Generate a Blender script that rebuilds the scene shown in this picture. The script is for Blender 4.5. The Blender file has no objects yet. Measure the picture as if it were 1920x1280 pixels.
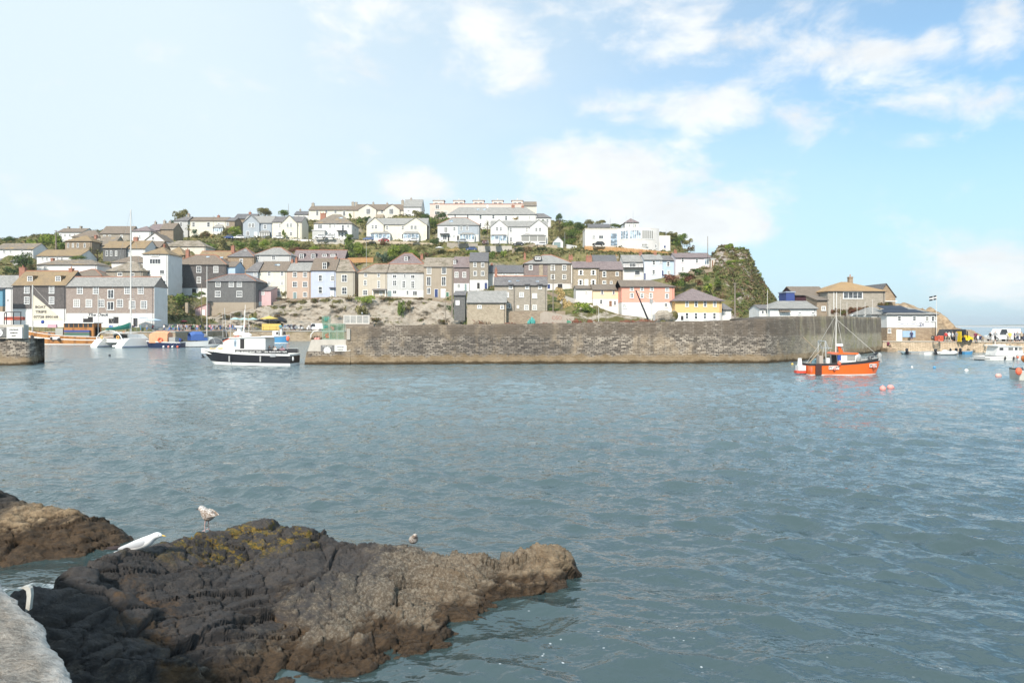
import bpy, bmesh, math, random
import numpy as np
from mathutils import Vector, Matrix, noise as mnoise
random.seed(7); R = math.radians
scene = bpy.context.scene
COL = scene.collection
# ------------------------------------------------------------------ camera
CH = 4.3; S = 1280.0; HZ = 612.0           # eye height, focal length and horizon row measured on the photo
cam_d = bpy.data.cameras.new('camera'); cam = bpy.data.objects.new('camera', cam_d); COL.objects.link(cam)
cam.location = (0, 0, CH); cam.rotation_euler = (R(90), 0, 0)
cam_d.sensor_width = 36; cam_d.lens = 24.0; cam_d.shift_y = -(640-HZ)/1920.0
cam_d.clip_start = 0.1; cam_d.clip_end = 30000
scene.camera = cam
# ------------------------------------------------------------------ light
SUN_EL, SUN_AZ = 39.0, -164.0              # azimuth measured clockwise from +Y
sd = Vector((math.sin(R(SUN_AZ))*math.cos(R(SUN_EL)), math.cos(R(SUN_AZ))*math.cos(R(SUN_EL)), math.sin(R(SUN_EL))))
sun_d = bpy.data.lights.new('sun', 'SUN'); sun = bpy.data.objects.new('sun', sun_d); COL.objects.link(sun)
sun_d.energy = 3.2; sun_d.angle = R(3.0); sun_d.color = (1.0, 0.92, 0.82)
sun.rotation_euler = sd.to_track_quat('Z', 'Y').to_euler()
scene.view_settings.view_transform = 'Standard'; scene.view_settings.look = 'None'
scene.view_settings.gamma = 1.0; scene.view_settings.exposure = 0.80
world = bpy.data.worlds.new('World'); scene.world = world; world.use_nodes = True

class NT:
    def __init__(s, tree): s.t = tree; s.n = tree.nodes; s.l = tree.links
    def new(s, typ, **k):
        n = s.n.new(typ)
        for a, v in k.items(): setattr(n, a, v)
        return n
    def put(s, sock, v):
        if v is None: return
        if isinstance(v, bpy.types.NodeSocket): s.l.new(v, sock)
        else:
            if hasattr(sock.default_value, '__len__') and not hasattr(v, '__len__'): v = [v]*len(sock.default_value)
            if hasattr(v, '__len__') and len(v) == 3 and len(sock.default_value) == 4: v = (*v, 1)
            sock.default_value = v
    def math(s, op, a, b=None, clamp=False):
        n = s.new('ShaderNodeMath', operation=op, use_clamp=clamp); s.put(n.inputs[0], a); s.put(n.inputs[1], b); return n.outputs[0]
    def vmath(s, op, a, b=None):
        n = s.new('ShaderNodeVectorMath', operation=op); s.put(n.inputs[0], a); s.put(n.inputs[1], b)
        return n.outputs['Value'] if op in ('DOT_PRODUCT', 'LENGTH', 'DISTANCE') else n.outputs[0]
    def mix(s, f, a, b, bt='MIX'):
        n = s.new('ShaderNodeMix', data_type='RGBA', blend_type=bt); s.put(n.inputs[0], f); s.put(n.inputs[6], a); s.put(n.inputs[7], b); return n.outputs[2]
    def ramp(s, f, lo, hi, a=0.0, b=1.0):
        n = s.new('ShaderNodeMapRange', interpolation_type='SMOOTHSTEP'); s.put(n.inputs[0], f); s.put(n.inputs[1], lo); s.put(n.inputs[2], hi)
        s.put(n.inputs[3], a); s.put(n.inputs[4], b); return n.outputs[0]
    def noise(s, vec, scale, detail=4, rough=0.55, dist=0.0):
        n = s.new('ShaderNodeTexNoise'); s.put(n.inputs['Vector'], vec); s.put(n.inputs['Scale'], scale); s.put(n.inputs['Detail'], detail)
        s.put(n.inputs['Roughness'], rough); s.put(n.inputs['Distortion'], dist); return n.outputs['Fac']
    def mapping(s, vec, scale=(1,1,1), rot=(0,0,0), loc=(0,0,0)):
        n = s.new('ShaderNodeMapping'); s.put(n.inputs[0], vec); n.inputs['Scale'].default_value = scale
        n.inputs['Rotation'].default_value = rot; n.inputs['Location'].default_value = loc; return n.outputs[0]
    def sep(s, vec):
        n = s.new('ShaderNodeSeparateXYZ'); s.put(n.inputs[0], vec); return n.outputs
    def comb(s, x, y, z):
        n = s.new('ShaderNodeCombineXYZ'); s.put(n.inputs[0], x); s.put(n.inputs[1], y); s.put(n.inputs[2], z); return n.outputs[0]
    def bump(s, h, strength=0.5, dist=0.05, normal=None):
        n = s.new('ShaderNodeBump'); s.put(n.inputs['Height'], h); n.inputs['Strength'].default_value = strength
        n.inputs['Distance'].default_value = dist
        if normal is not None: s.put(n.inputs['Normal'], normal)
        return n.outputs[0]

def build_sky():
    w = NT(world.node_tree); w.n.clear()
    out = w.new('ShaderNodeOutputWorld'); bg = w.new('ShaderNodeBackground'); w.l.new(bg.outputs[0], out.inputs[0])
    sky = w.new('ShaderNodeTexSky', sky_type='NISHITA', sun_disc=False); sky.sun_elevation = R(SUN_EL); sky.sun_rotation = R(SUN_AZ)
    sky.air_density = 1.0; sky.dust_density = 0.6; sky.ozone_density = 2.0
    tc = w.new('ShaderNodeTexCoord'); d = w.vmath('NORMALIZE', tc.outputs['Generated'])
    x, y, z = w.sep(d)
    zz = w.math('ADD', w.math('MAXIMUM', z, 0.0), 0.16)
    p = w.comb(w.math('DIVIDE', x, zz), w.math('DIVIDE', y, zz), 0.0)
    # thin high veil: thick to the left and low down, open blue to the upper right
    veil = w.math('ADD', w.math('MULTIPLY', x, -1.25), 0.70)
    veil = w.math('SUBTRACT', veil, w.math('MULTIPLY', w.math('SUBTRACT', z, 0.12), 0.35))
    veil = w.math('ADD', veil, w.math('MULTIPLY', w.math('SUBTRACT', w.noise(p, 0.45, 5, 0.55), 0.5), 0.9))
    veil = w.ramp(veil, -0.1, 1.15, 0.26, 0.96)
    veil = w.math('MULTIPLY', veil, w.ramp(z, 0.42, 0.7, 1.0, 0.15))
    low = w.ramp(z, 0.0, 0.34, 0.86, 0.0)
    # puffy clouds where the photo has them: blobs in real sky directions
    def blob(px, py, rx, ry):
        ax = (px-960)/S; az = (HZ-py)/S
        yy = w.math('MAXIMUM', y, 0.05)
        u = w.math('DIVIDE', w.math('SUBTRACT', w.math('DIVIDE', x, yy), ax), rx/S)
        v = w.math('DIVIDE', w.math('SUBTRACT', w.math('DIVIDE', z, yy), az), ry/S)
        r = w.math('SQRT', w.math('ADD', w.math('MULTIPLY', u, u), w.math('MULTIPLY', v, v)))
        return w.math('MULTIPLY', w.ramp(r, 2.3, 0.1, 0.0, 1.0), w.ramp(y, 0.05, 0.3, 0, 1))
    bl = None
    for b in [(1180,350,150,70),(1310,400,120,55),(1130,330,70,40),(820,70,190,60),(690,60,120,50),(975,120,50,60),(1400,60,230,60),(1560,130,170,70),
              (1340,200,170,40),(1500,215,80,40),(1760,190,130,45),(1720,260,70,30),(1750,80,50,35),(1880,50,60,90),(775,350,60,25),(1840,480,130,60),(1300,30,130,50),(1650,90,80,50)]:
        s = blob(*b)
        if b[1] > 320 and b[0] < 1500: s = w.math('MULTIPLY', s, 1.7)
        bl = s if bl is None else w.math('MAXIMUM', bl, s)
    n1 = w.noise(w.mapping(d, (1,1,1.9)), 9.0, 9, 0.6, 0.25)
    cl = w.math('ADD', w.math('MULTIPLY', bl, 0.58), w.math('MULTIPLY', w.math('SUBTRACT', n1, 0.5), 2.3))
    cl = w.ramp(cl, 0.16, 0.85, 0.0, 0.92)
    shade = w.ramp(w.noise(w.mapping(d, (1,1,2), loc=(0.02,0,0.03)), 9.0, 6, 0.6, 0.25), 0.3, 0.7, 0.9, 1.04)
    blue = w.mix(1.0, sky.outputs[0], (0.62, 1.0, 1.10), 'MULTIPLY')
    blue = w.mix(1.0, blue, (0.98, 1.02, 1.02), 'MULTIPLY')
    c = w.mix(w.ramp(z, 0.42, 0.70, 0.0, 0.75), blue, (5.4, 6.9, 7.7)); c = w.mix(low, c, (3.6, 4.85, 5.5)); c = w.mix(veil, c, (4.75, 5.55, 5.95))  # sky above the view is brightened to lighten the water's reflections
    cc = w.mix(1.0, (5.9, 6.05, 6.1), w.comb(shade, shade, shade), 'MULTIPLY')
    c = w.mix(cl, c, cc)
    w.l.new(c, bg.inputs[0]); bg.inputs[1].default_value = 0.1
build_sky()

# ------------------------------------------------------------------ helpers
def PX(px, Y): return (px-960.0)/S*Y
def PZ(py, Y): return CH+(HZ-py)/S*Y
def P(px, py, Y): return Vector((PX(px, Y), Y, PZ(py, Y)))
def DW(py, z=0.0): return (CH-z)*S/(py-HZ)      # depth of a point at height z seen at row py

def tag(o, label=None, cat=None, group=None, kind=None):
    if label: o['label'] = label
    if cat: o['category'] = cat
    if group: o['group'] = group
    if kind: o['kind'] = kind
    return o
def empty(name, loc=(0,0,0), rz=0.0, label=None, cat=None, group=None, kind=None):
    o = bpy.data.objects.new(name, None); COL.objects.link(o); o.location = loc; o.rotation_euler = (0, 0, rz)
    o.empty_display_size = 0.2
    return tag(o, label, cat, group, kind)
def link_mesh(name, me, mat=None, parent=None, smooth=False):
    o = bpy.data.objects.new(name, me); COL.objects.link(o)
    if mat is not None:
        for m in (mat if isinstance(mat, (list, tuple)) else [mat]): me.materials.append(m)
    if smooth: me.polygons.foreach_set('use_smooth', [True]*len(me.polygons))
    if parent is not None: o.parent = parent
    return o
class MB:
    def __init__(s): s.v = []; s.f = []; s.m = []
    def add(s, vs, fs, m=0):
        b = len(s.v); s.v += [tuple(v) for v in vs]; s.f += [tuple(b+i for i in f) for f in fs]; s.m += [m]*len(fs); return s
    def box(s, x0, x1, y0, y1, z0, z1, m=0):
        return s.add([(x0,y0,z0),(x1,y0,z0),(x1,y1,z0),(x0,y1,z0),(x0,y0,z1),(x1,y0,z1),(x1,y1,z1),(x0,y1,z1)],
                     [(0,3,2,1),(4,5,6,7),(0,1,5,4),(1,2,6,5),(2,3,7,6),(3,0,4,7)], m)
    def cbox(s, c, d, m=0): return s.box(c[0]-d[0]/2, c[0]+d[0]/2, c[1]-d[1]/2, c[1]+d[1]/2, c[2]-d[2]/2, c[2]+d[2]/2, m)
    def prism_y(s, poly, y0, y1, m=0):   # poly in (x, z), counterclockwise seen from -y
        n = len(poly)
        return s.add([(x,y0,z) for x,z in poly]+[(x,y1,z) for x,z in poly],
                     [tuple(range(n)), tuple(range(2*n-1, n-1, -1))]+[((i+1)%n, i, i+n, (i+1)%n+n) for i in range(n)], m)
    def prism_x(s, poly, x0, x1, m=0):   # poly in (y, z)
        n = len(poly)
        return s.add([(x0,y,z) for y,z in poly]+[(x1,y,z) for y,z in poly],
                     [tuple(range(n-1, -1, -1)), tuple(range(n, 2*n))]+[(i, (i+1)%n, (i+1)%n+n, i+n) for i in range(n)], m)
    def prism_z(s, poly, z0, z1, m=0):
        n = len(poly)
        return s.add([(x,y,z0) for x,y in poly]+[(x,y,z1) for x,y in poly],
                     [tuple(range(n-1, -1, -1)), tuple(range(n, 2*n))]+[(i, (i+1)%n, (i+1)%n+n, i+n) for i in range(n)], m)
    def tube(s, p0, p1, r0, r1=None, n=6, m=0, cap=True):
        p0 = Vector(p0); p1 = Vector(p1); r1 = r0 if r1 is None else r1
        d = (p1-p0); q = d.to_track_quat('Z', 'Y') if d.length > 1e-9 else Vector((0,0,1)).to_track_quat('Z','Y')
        vs = []
        for p, r in ((p0, r0), (p1, r1)):
            for i in range(n):
                a = 2*math.pi*i/n; vs.append(p+q@Vector((r*math.cos(a), r*math.sin(a), 0)))
        fs = [(i, (i+1)%n, (i+1)%n+n, i+n) for i in range(n)]
        if cap: fs += [tuple(range(n-1,-1,-1)), tuple(range(n, 2*n))]
        return s.add(vs, fs, m)
    def path(s, pts, r, n=6, m=0):
        for a, b in zip(pts[:-1], pts[1:]): s.tube(a, b, r, r, n, m)
        return s
    def rings(s, rings, m=0, cap=True, closed=True):
        n = len(rings[0]); b = len(s.v); vs = [p for r in rings for p in r]; fs = []
        for k in range(len(rings)-1):
            for i in range(n if closed else n-1):
                j = (i+1) % n
                fs.append((k*n+i, k*n+j, (k+1)*n+j, (k+1)*n+i))
        if cap and closed: fs += [tuple(range(n-1,-1,-1)), tuple((len(rings)-1)*n+i for i in range(n))]
        return s.add(vs, fs, m)
    def ball(s, c, r, n=10, k=6, m=0):
        if not hasattr(r, '__len__'): r = (r, r, r)
        rs = []
        for j in range(k+1):
            t = math.pi*(j/k); t = min(max(t, 0.03), math.pi-0.03)
            rs.append([(c[0]+r[0]*math.sin(t)*math.cos(2*math.pi*i/n), c[1]+r[1]*math.sin(t)*math.sin(2*math.pi*i/n), c[2]-r[2]*math.cos(t)) for i in range(n)])
        return s.rings(rs, m)
    def solid_sheet(s, vs, fs, t, m=0):   # faces given counterclockwise seen from above; thickness t downwards
        n = len(vs); bot = [(v[0], v[1], v[2]-t) for v in vs]; out = list(fs)+[tuple(i+n for i in reversed(f)) for f in fs]
        cnt = {}
        for f in fs:
            for i in range(len(f)): cnt[(f[i], f[(i+1)%len(f)])] = 1
        for (a, b) in cnt:
            if (b, a) not in cnt: out.append((b, a, a+n, b+n))
        return s.add(list(vs)+bot, out, m)
    def build(s, name, mat=None, parent=None, smooth=False):
        me = bpy.data.meshes.new(name); me.from_pydata(s.v, [], s.f)
        if any(s.m): me.polygons.foreach_set('material_index', s.m)
        me.update(); return link_mesh(name, me, mat, parent, smooth)
def children(o): return [c for c in bpy.data.objects if c.parent == o]
def copy_tree(o, parent=None, kids=None):
    kids = kids or {}
    c = o.copy(); COL.objects.link(c)
    if parent is not None: c.parent = parent
    for ch in list(o.children): copy_tree(ch, c)
    return c
def text_mesh(name, body, height, mat, parent=None, loc=(0,0,0), rz=0.0, width=None, shear=0.0, thick=0.006, bold=0.0, align='CENTER'):
    cu = bpy.data.curves.new(name, 'FONT'); cu.body = body; cu.size = 1.0; cu.align_x = align; cu.align_y = 'CENTER'; cu.extrude = 0.004
    cu.shear = shear; cu.offset = bold; cu.resolution_u = 2
    t = bpy.data.objects.new(name, cu); COL.objects.link(t)
    bpy.context.view_layer.update()
    dg = bpy.context.evaluated_depsgraph_get(); me = bpy.data.meshes.new_from_object(t.evaluated_get(dg))
    bpy.data.objects.remove(t)
    co = np.empty(len(me.vertices)*3); me.vertices.foreach_get('co', co); co = co.reshape(-1, 3)
    h = co[:,1].max()-co[:,1].min(); k = height/h; kx = k if width is None else width/(co[:,0].max()-co[:,0].min())
    co[:,0] *= kx; co[:,1] = (co[:,1]-(co[:,1].max()+co[:,1].min())/2)*k; co[:,2] *= thick/0.004
    new = np.stack([co[:,0], -co[:,2], co[:,1]], 1)
    me.vertices.foreach_set('co', new.ravel()); me.update()
    o = link_mesh(name, me, mat, parent); o.location = loc; o.rotation_euler = (0, 0, rz); return o

# ------------------------------------------------------------------ materials
MATS = {}
def bsdf(name):
    m = bpy.data.materials.new(name); m.use_nodes = True; nt = NT(m.node_tree); nt.n.clear()
    out = nt.new('ShaderNodeOutputMaterial'); b = nt.new('ShaderNodeBsdfPrincipled'); nt.l.new(b.outputs[0], out.inputs[0])
    return m, nt, b
def paint(col, rough=0.6, dirt=0.12, metal=0.0, scale=0.8, key=None, bump=0.0, spec=None):
    k = key or ('paint', tuple(col), rough, dirt, metal)
    if k in MATS: return MATS[k]
    m, nt, b = bsdf('paint'); tc = nt.new('ShaderNodeTexCoord')
    n = nt.noise(nt.mapping(tc.outputs['Object'], (1,1,0.45)), scale, 5, 0.65); n2 = nt.noise(tc.outputs['Object'], scale*9, 3)
    f = nt.math('ADD', nt.math('MULTIPLY', nt.ramp(n, 0.35, 0.75), dirt), nt.math('MULTIPLY', n2, dirt*0.6))
    c = nt.mix(f, col, tuple(x*0.45+0.01 for x in col)); nt.put(b.inputs['Base Color'], c)
    b.inputs['Roughness'].default_value = rough; b.inputs['Metallic'].default_value = metal
    if spec is not None: b.inputs['Specular IOR Level'].default_value = spec
    if bump: nt.put(b.inputs['Normal'], nt.bump(n2, bump, 0.02))
    MATS[k] = m; return m
def render_wall(col, dirt=0.28):      # painted render, streaked by rain
    k = ('wall', tuple(col), dirt)
    if k in MATS: return MATS[k]
    m, nt, b = bsdf('render'); tc = nt.new('ShaderNodeTexCoord'); o = tc.outputs['Object']
    x, y, z = nt.sep(o)
    st = nt.noise(nt.comb(nt.math('ADD', x, y), nt.math('MULTIPLY', z, 0.12), 0.0), 1.6, 5, 0.7)
    bl = nt.noise(o, 0.5, 4, 0.6); fi = nt.noise(o, 7.0, 3)
    f = nt.math('MULTIPLY', nt.math('ADD', nt.ramp(st, 0.42, 0.8), nt.ramp(bl, 0.45, 0.8)), dirt)
    g = tuple(c*0.55 for c in col)
    c = nt.mix(f, col, (g[0]*1.0, g[1]*0.97, g[2]*0.9)); c = nt.mix(nt.math('MULTIPLY', fi, 0.12), c, (0.2,0.19,0.17))
    nt.put(b.inputs['Base Color'], c); b.inputs['Roughness'].default_value = 0.85
    b.inputs['Specular IOR Level'].default_value = 0.25
    nt.put(b.inputs['Normal'], nt.bump(fi, 0.25, 0.02)); MATS[k] = m; return m
def courses(col, col2, sx=0.9, sz=0.32, mortar=(0.12,0.11,0.10), msize=0.03, patch=None, pamt=0.0, vary=1.0, name='stone', warp=0.12, rough=0.85, pscale=0.35):
    k = (name, tuple(col), tuple(col2), sx, sz, tuple(mortar), tuple(patch or ()), pamt, msize)
    if k in MATS: return MATS[k]
    g_ = {'stone': 1.55, 'roof': 1.3, 'slate_hung': 1.55}.get(name, 1.0); col = tuple(min(.8, c*g_*t) for c, t in zip(col, (1.08,1.0,.91))); col2 = tuple(min(.8, c*g_*t) for c, t in zip(col2, (1.08,1.0,.91)))
    if name == 'stone': sx, sz, mortar = sx*0.62, sz*0.55, tuple(c*0.72 for c in col)
    m, nt, b = bsdf(name); tc = nt.new('ShaderNodeTexCoord'); o = tc.outputs['Object']; x, y, z = nt.sep(o)
    wv = nt.math('MULTIPLY', nt.math('SUBTRACT', nt.noise(o, 1.3, 3), 0.5), warp*2)
    v = nt.comb(nt.math('DIVIDE', nt.math('ADD', nt.math('ADD', x, y), wv), sx), nt.math('DIVIDE', nt.math('ADD', z, wv), sz), 0.0)
    br = nt.new('ShaderNodeTexBrick', offset=0.5, squash=1.0); nt.put(br.inputs['Vector'], v)
    br.inputs['Scale'].default_value = 1.0; br.inputs['Brick Width'].default_value = 1.0; br.inputs['Row Height'].default_value = 1.0
    br.inputs['Mortar Size'].default_value = msize; br.inputs['Mortar Smooth'].default_value = 0.3; br.inputs['Bias'].default_value = 0.0
    nt.put(br.inputs['Color1'], col); nt.put(br.inputs['Color2'], col2); nt.put(br.inputs['Mortar'], mortar)
    n = nt.noise(o, 0.6, 5, 0.65); fi = nt.noise(o, 6.0, 4, 0.6)
    c = nt.mix(nt.math('MULTIPLY', nt.ramp(fi, 0.3, 0.75), 0.45*vary), br.outputs['Color'], tuple(q*0.5 for q in col))
    c = nt.mix(nt.math('MULTIPLY', nt.ramp(n, 0.4, 0.7), 0.3*vary), c, tuple(q*0.6+0.02 for q in col2))
    if patch: c = nt.mix(nt.math('MULTIPLY', nt.ramp(nt.noise(nt.mapping(o, loc=(3,7,1)), pscale, 6, 0.7), 0.62-0.3*pamt, 0.78-0.25*pamt), min(1, 0.5+pamt*0.5)), c, patch)
    nt.put(b.inputs['Base Color'], c); b.inputs['Roughness'].default_value = rough; b.inputs['Specular IOR Level'].default_value = 0.3
    h = nt.math('ADD', nt.math('MULTIPLY', br.outputs['Fac'], -1.0), nt.math('MULTIPLY', fi, 0.6))
    nt.put(b.inputs['Normal'], nt.bump(h, 0.5, 0.05)); MATS[k] = m; return m
def roofmat(col, col2, lichen=0.0, lcol=(0.42,0.27,0.09)):
    return courses(col, col2, 0.45, 0.24, tuple(c*0.5 for c in col), 0.05, lcol if lichen else None, lichen, 1.0, 'roof', 0.05, 0.75, 0.5)
# ------------------------------------------------------------------ numpy noise
def vnoise(x, y, seed=0):
    xi = np.floor(x).astype(np.int64); yi = np.floor(y).astype(np.int64); fx = x-xi; fy = y-yi
    def h(a, b):
        n = (a*374761393+b*668265263+seed*1274126177) & 0x7fffffff
        n = (n ^ (n >> 13))*1274126177 & 0x7fffffff
        return ((n ^ (n >> 16)) & 0xffff)/65535.0
    u = fx*fx*(3-2*fx); v = fy*fy*(3-2*fy)
    return (h(xi,yi)*(1-u)+h(xi+1,yi)*u)*(1-v)+(h(xi,yi+1)*(1-u)+h(xi+1,yi+1)*u)*v-0.5
def fbm(x, y, o=5, seed=0, gain=0.5):
    s = 0; a = 1.0; f = 1.0
    for i in range(o): s = s+a*vnoise(x*f, y*f, seed+i*17); a *= gain; f *= 2.03
    return s
def grid_mesh(name, X, Y, Z, mat, parent=None, smooth=True):
    ny, nx = X.shape; me = bpy.data.meshes.new(name)
    me.vertices.add(nx*ny); me.vertices.foreach_set('co', np.stack([X,Y,Z],-1).astype(np.float32).ravel())
    i = np.arange(ny*nx).reshape(ny, nx); q = np.stack([i[:-1,:-1], i[:-1,1:], i[1:,1:], i[1:,:-1]], -1).reshape(-1, 4)
    me.loops.add(q.size); me.loops.foreach_set('vertex_index', q.ravel().astype(np.int32))
    me.polygons.add(len(q)); me.polygons.foreach_set('loop_start', np.arange(0, q.size, 4, dtype=np.int32))
    me.update(calc_edges=True); me.validate()
    if smooth: me.polygons.foreach_set('use_smooth', np.ones(len(q), bool))
    return link_mesh(name, me, mat, parent)
def rbf(pts, vals, qx, qy, eps=0.15, lam=0.10):
    p = np.array(pts, float); v = np.array(vals, float); n = len(p)
    d = np.sqrt(((p[:,None]-p[None])**2).sum(-1)+eps**2)
    A = np.zeros((n+1, n+1)); A[:n,:n] = d; A[:n,:n] -= np.eye(n)*lam; A[:n,n] = 1; A[n,:n] = 1
    w = np.linalg.lstsq(A, np.append(v, 0), rcond=None)[0]
    out = np.full(qx.shape, w[n])
    for k in range(n): out += w[k]*np.sqrt((qx-p[k,0])**2+(qy-p[k,1])**2+eps**2)
    return out
def cells(x, y, n, seed, box):
    rng = np.random.default_rng(seed); sx = rng.uniform(box[0], box[1], n); sy = rng.uniform(box[2], box[3], n)
    f1 = np.full(x.shape, 1e9); f2 = np.full(x.shape, 1e9); idx = np.zeros(x.shape, int)
    for k in range(n):
        d = np.hypot(x-sx[k], y-sy[k]); c = d < f1
        f2 = np.where(c, f1, np.minimum(f2, d)); idx = np.where(c, k, idx); f1 = np.minimum(f1, d)
    r1 = rng.uniform(-1, 1, n)[idx]; gx = rng.uniform(-1, 1, n)[idx]; gy = rng.uniform(-1, 1, n)[idx]
    return f2-f1, r1, gx*(x-sx[idx])+gy*(y-sy[idx])

# ------------------------------------------------------------------ water
def water():
    m, nt, b = bsdf('water'); g = nt.new('ShaderNodeNewGeometry'); pos = g.outputs['Position']; x, y, z = nt.sep(pos)
    cd = nt.math('SQRT', nt.math('ADD', nt.math('MULTIPLY', x, x), nt.math('MULTIPLY', y, y)))
    big = nt.noise(nt.mapping(pos, (0.4, 1.0, 0), (0,0,0.12)), 0.9, 3, 0.6)
    mid = nt.noise(nt.mapping(pos, (0.75, 1.0, 0), (0,0,-0.25)), 2.0, 3, 0.6)
    fine = nt.noise(nt.mapping(pos, (0.7, 1.0, 0), (0,0,0.3)), 9.0, 3, 0.55)
    far = nt.ramp(cd, 14, 60)
    hb = nt.math('ADD', nt.math('MULTIPLY', nt.math('MULTIPLY', big, far), 0.08), nt.math('MULTIPLY', nt.math('MULTIPLY', mid, nt.ramp(cd, 8, 35, 0.35, 1.0)), 0.25))
    hb = nt.math('ADD', hb, nt.math('MULTIPLY', fine, 0.012))
    calm = nt.noise(nt.mapping(pos, (0.05, 0.16, 0)), 1.0, 3, 0.5)
    hb = nt.math('MULTIPLY', hb, nt.ramp(calm, 0.35, 0.65, 0.65, 1.1))
    nrm = nt.bump(hb, 1.0, 1.0)
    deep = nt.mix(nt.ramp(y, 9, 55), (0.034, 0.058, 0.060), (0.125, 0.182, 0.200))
    # foam: in the gully between the rocks, along the rocks and behind the trip boat
    def ell(cx, cy, rx, ry, rot=0.0):
        c, s = math.cos(rot), math.sin(rot); dx = nt.math('SUBTRACT', x, cx); dy = nt.math('SUBTRACT', y, cy)
        u = nt.math('DIVIDE', nt.math('ADD', nt.math('MULTIPLY', dx, c), nt.math('MULTIPLY', dy, s)), rx)
        v = nt.math('DIVIDE', nt.math('SUBTRACT', nt.math('MULTIPLY', dy, c), nt.math('MULTIPLY', dx, s)), ry)
        return nt.ramp(nt.math('SQRT', nt.math('ADD', nt.math('MULTIPLY', u, u), nt.math('MULTIPLY', v, v))), 1.0, 0.3)
    fm = ell(-7.6, 11.2, 2.6, 0.9, 0.35)
    for e in [(-33.2, 74.6, 1.6, 1.3, 0.0), (-27.5, 74.3, 5.0, 0.9, 0.0), (-22.8, 75.2, 2.0, 0.9, 0.0)]: fm = nt.math('MAXIMUM', fm, ell(*e))
    fn = nt.noise(nt.mapping(pos, (1,1.8,0), (0,0,0.35)), 3.2, 8, 0.75, 0.8)
    foam = nt.math('MULTIPLY', nt.ramp(nt.math('ADD', nt.math('MULTIPLY', fm, 0.26), fn), 0.74, 0.95), nt.ramp(fm, 0.0, 0.25))
    vo = nt.new('ShaderNodeTexVoronoi', feature='F1'); nt.put(vo.inputs['Vector'], pos); vo.inputs['Scale'].default_value = 7.0
    spot = nt.math('MULTIPLY', nt.ramp(vo.outputs['Distance'], 0.16, 0.09), nt.ramp(nt.noise(pos, 0.9, 2), 0.52, 0.62))
    spot = nt.math('MULTIPLY', spot, nt.ramp(nt.math('SUBTRACT', nt.math('ADD', y, nt.math('MULTIPLY', nt.math('ABSOLUTE', nt.math('SUBTRACT', x, 1.5)), 0.35)), 10.5), 1.2, -1.5))
    spot = nt.math('MULTIPLY', spot, nt.ramp(nt.sep(vo.outputs['Color'])[0], 0.35, 0.6))
    foam = nt.math('MAXIMUM', foam, nt.math('MULTIPLY', spot, 0.8))
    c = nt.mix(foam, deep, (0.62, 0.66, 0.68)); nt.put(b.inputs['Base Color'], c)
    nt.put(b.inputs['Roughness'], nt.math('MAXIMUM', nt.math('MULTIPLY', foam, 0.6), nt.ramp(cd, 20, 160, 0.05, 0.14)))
    b.inputs['IOR'].default_value = 1.75; nt.put(b.inputs['Normal'], nrm)
    # graded sheet: fine near the rocks, coarse far out
    def grade(lim, s0, k):
        v = [0.0]
        while v[-1] < lim: v.append(v[-1]+s0+k*max(0, min(v[-1], 85)-4)+0.06*max(0, v[-1]-85))
        return np.array(v)
    gx = grade(6500, 0.055, 0.0072); xs = np.concatenate([-gx[:0:-1], gx])
    gy = grade(7000, 0.036, 0.0058); ys = np.concatenate([np.linspace(-60, 4.4, 24), 4.5+gy])
    X, Y = np.meshgrid(xs, ys); Z = np.zeros_like(X); DX = np.zeros_like(X); DY = np.zeros_like(X)
    sx = np.gradient(xs)[None]; sy = np.gradient(ys)[:, None]; sp = np.maximum(sx, sy)
    near = (np.abs(xs) < 130); nearY = (ys < 130); ix = np.where(near)[0]; iy = np.where(nearY)[0]
    sl = (slice(iy[0], iy[-1]+1), slice(ix[0], ix[-1]+1)); x = X[sl]; y = Y[sl]; spn = sp[sl]; z = np.zeros_like(x); dx = np.zeros_like(x); dy = np.zeros_like(x)
    rng = np.random.default_rng(5)
    gust = 0.75+0.8*fbm(x*0.11, y*0.16, 3, 3)
    for k in range(64):
        lam = 0.26*(1.068**k)*rng.uniform(0.9, 1.1)       # 0.3 m to 17 m
        th = R(250)+rng.normal(0, 0.62); kk = 2*math.pi/lam
        slope = 0.070*(1.0 if lam < 1.5 else (1.5/lam)**2.1)
        a = slope/kk; ph = rng.uniform(0, 6.28)
        fade = np.clip((lam/spn-2.0)/2.5, 0, 1)*gust
        arg = kk*(x*math.cos(th)+y*math.sin(th))+ph
        z += a*fade*np.cos(arg); dx -= 0.9*a*fade*math.cos(th)*np.sin(arg); dy -= 0.9*a*fade*math.sin(th)*np.sin(arg)
    Z[sl] = z; DX[sl] = dx; DY[sl] = dy
    o = grid_mesh('sea_water', X+DX, Y+DY, Z, m); tag(o, kind='structure')
    bed, nt2, b2 = bsdf('seabed'); b2.inputs['Base Color'].default_value = (0.05,0.06,0.05,1)
    s = MB().box(-6600, 6600, -80, 7100, -6.2, -6.0).build('seabed', bed); tag(s, kind='structure')
water()

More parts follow.
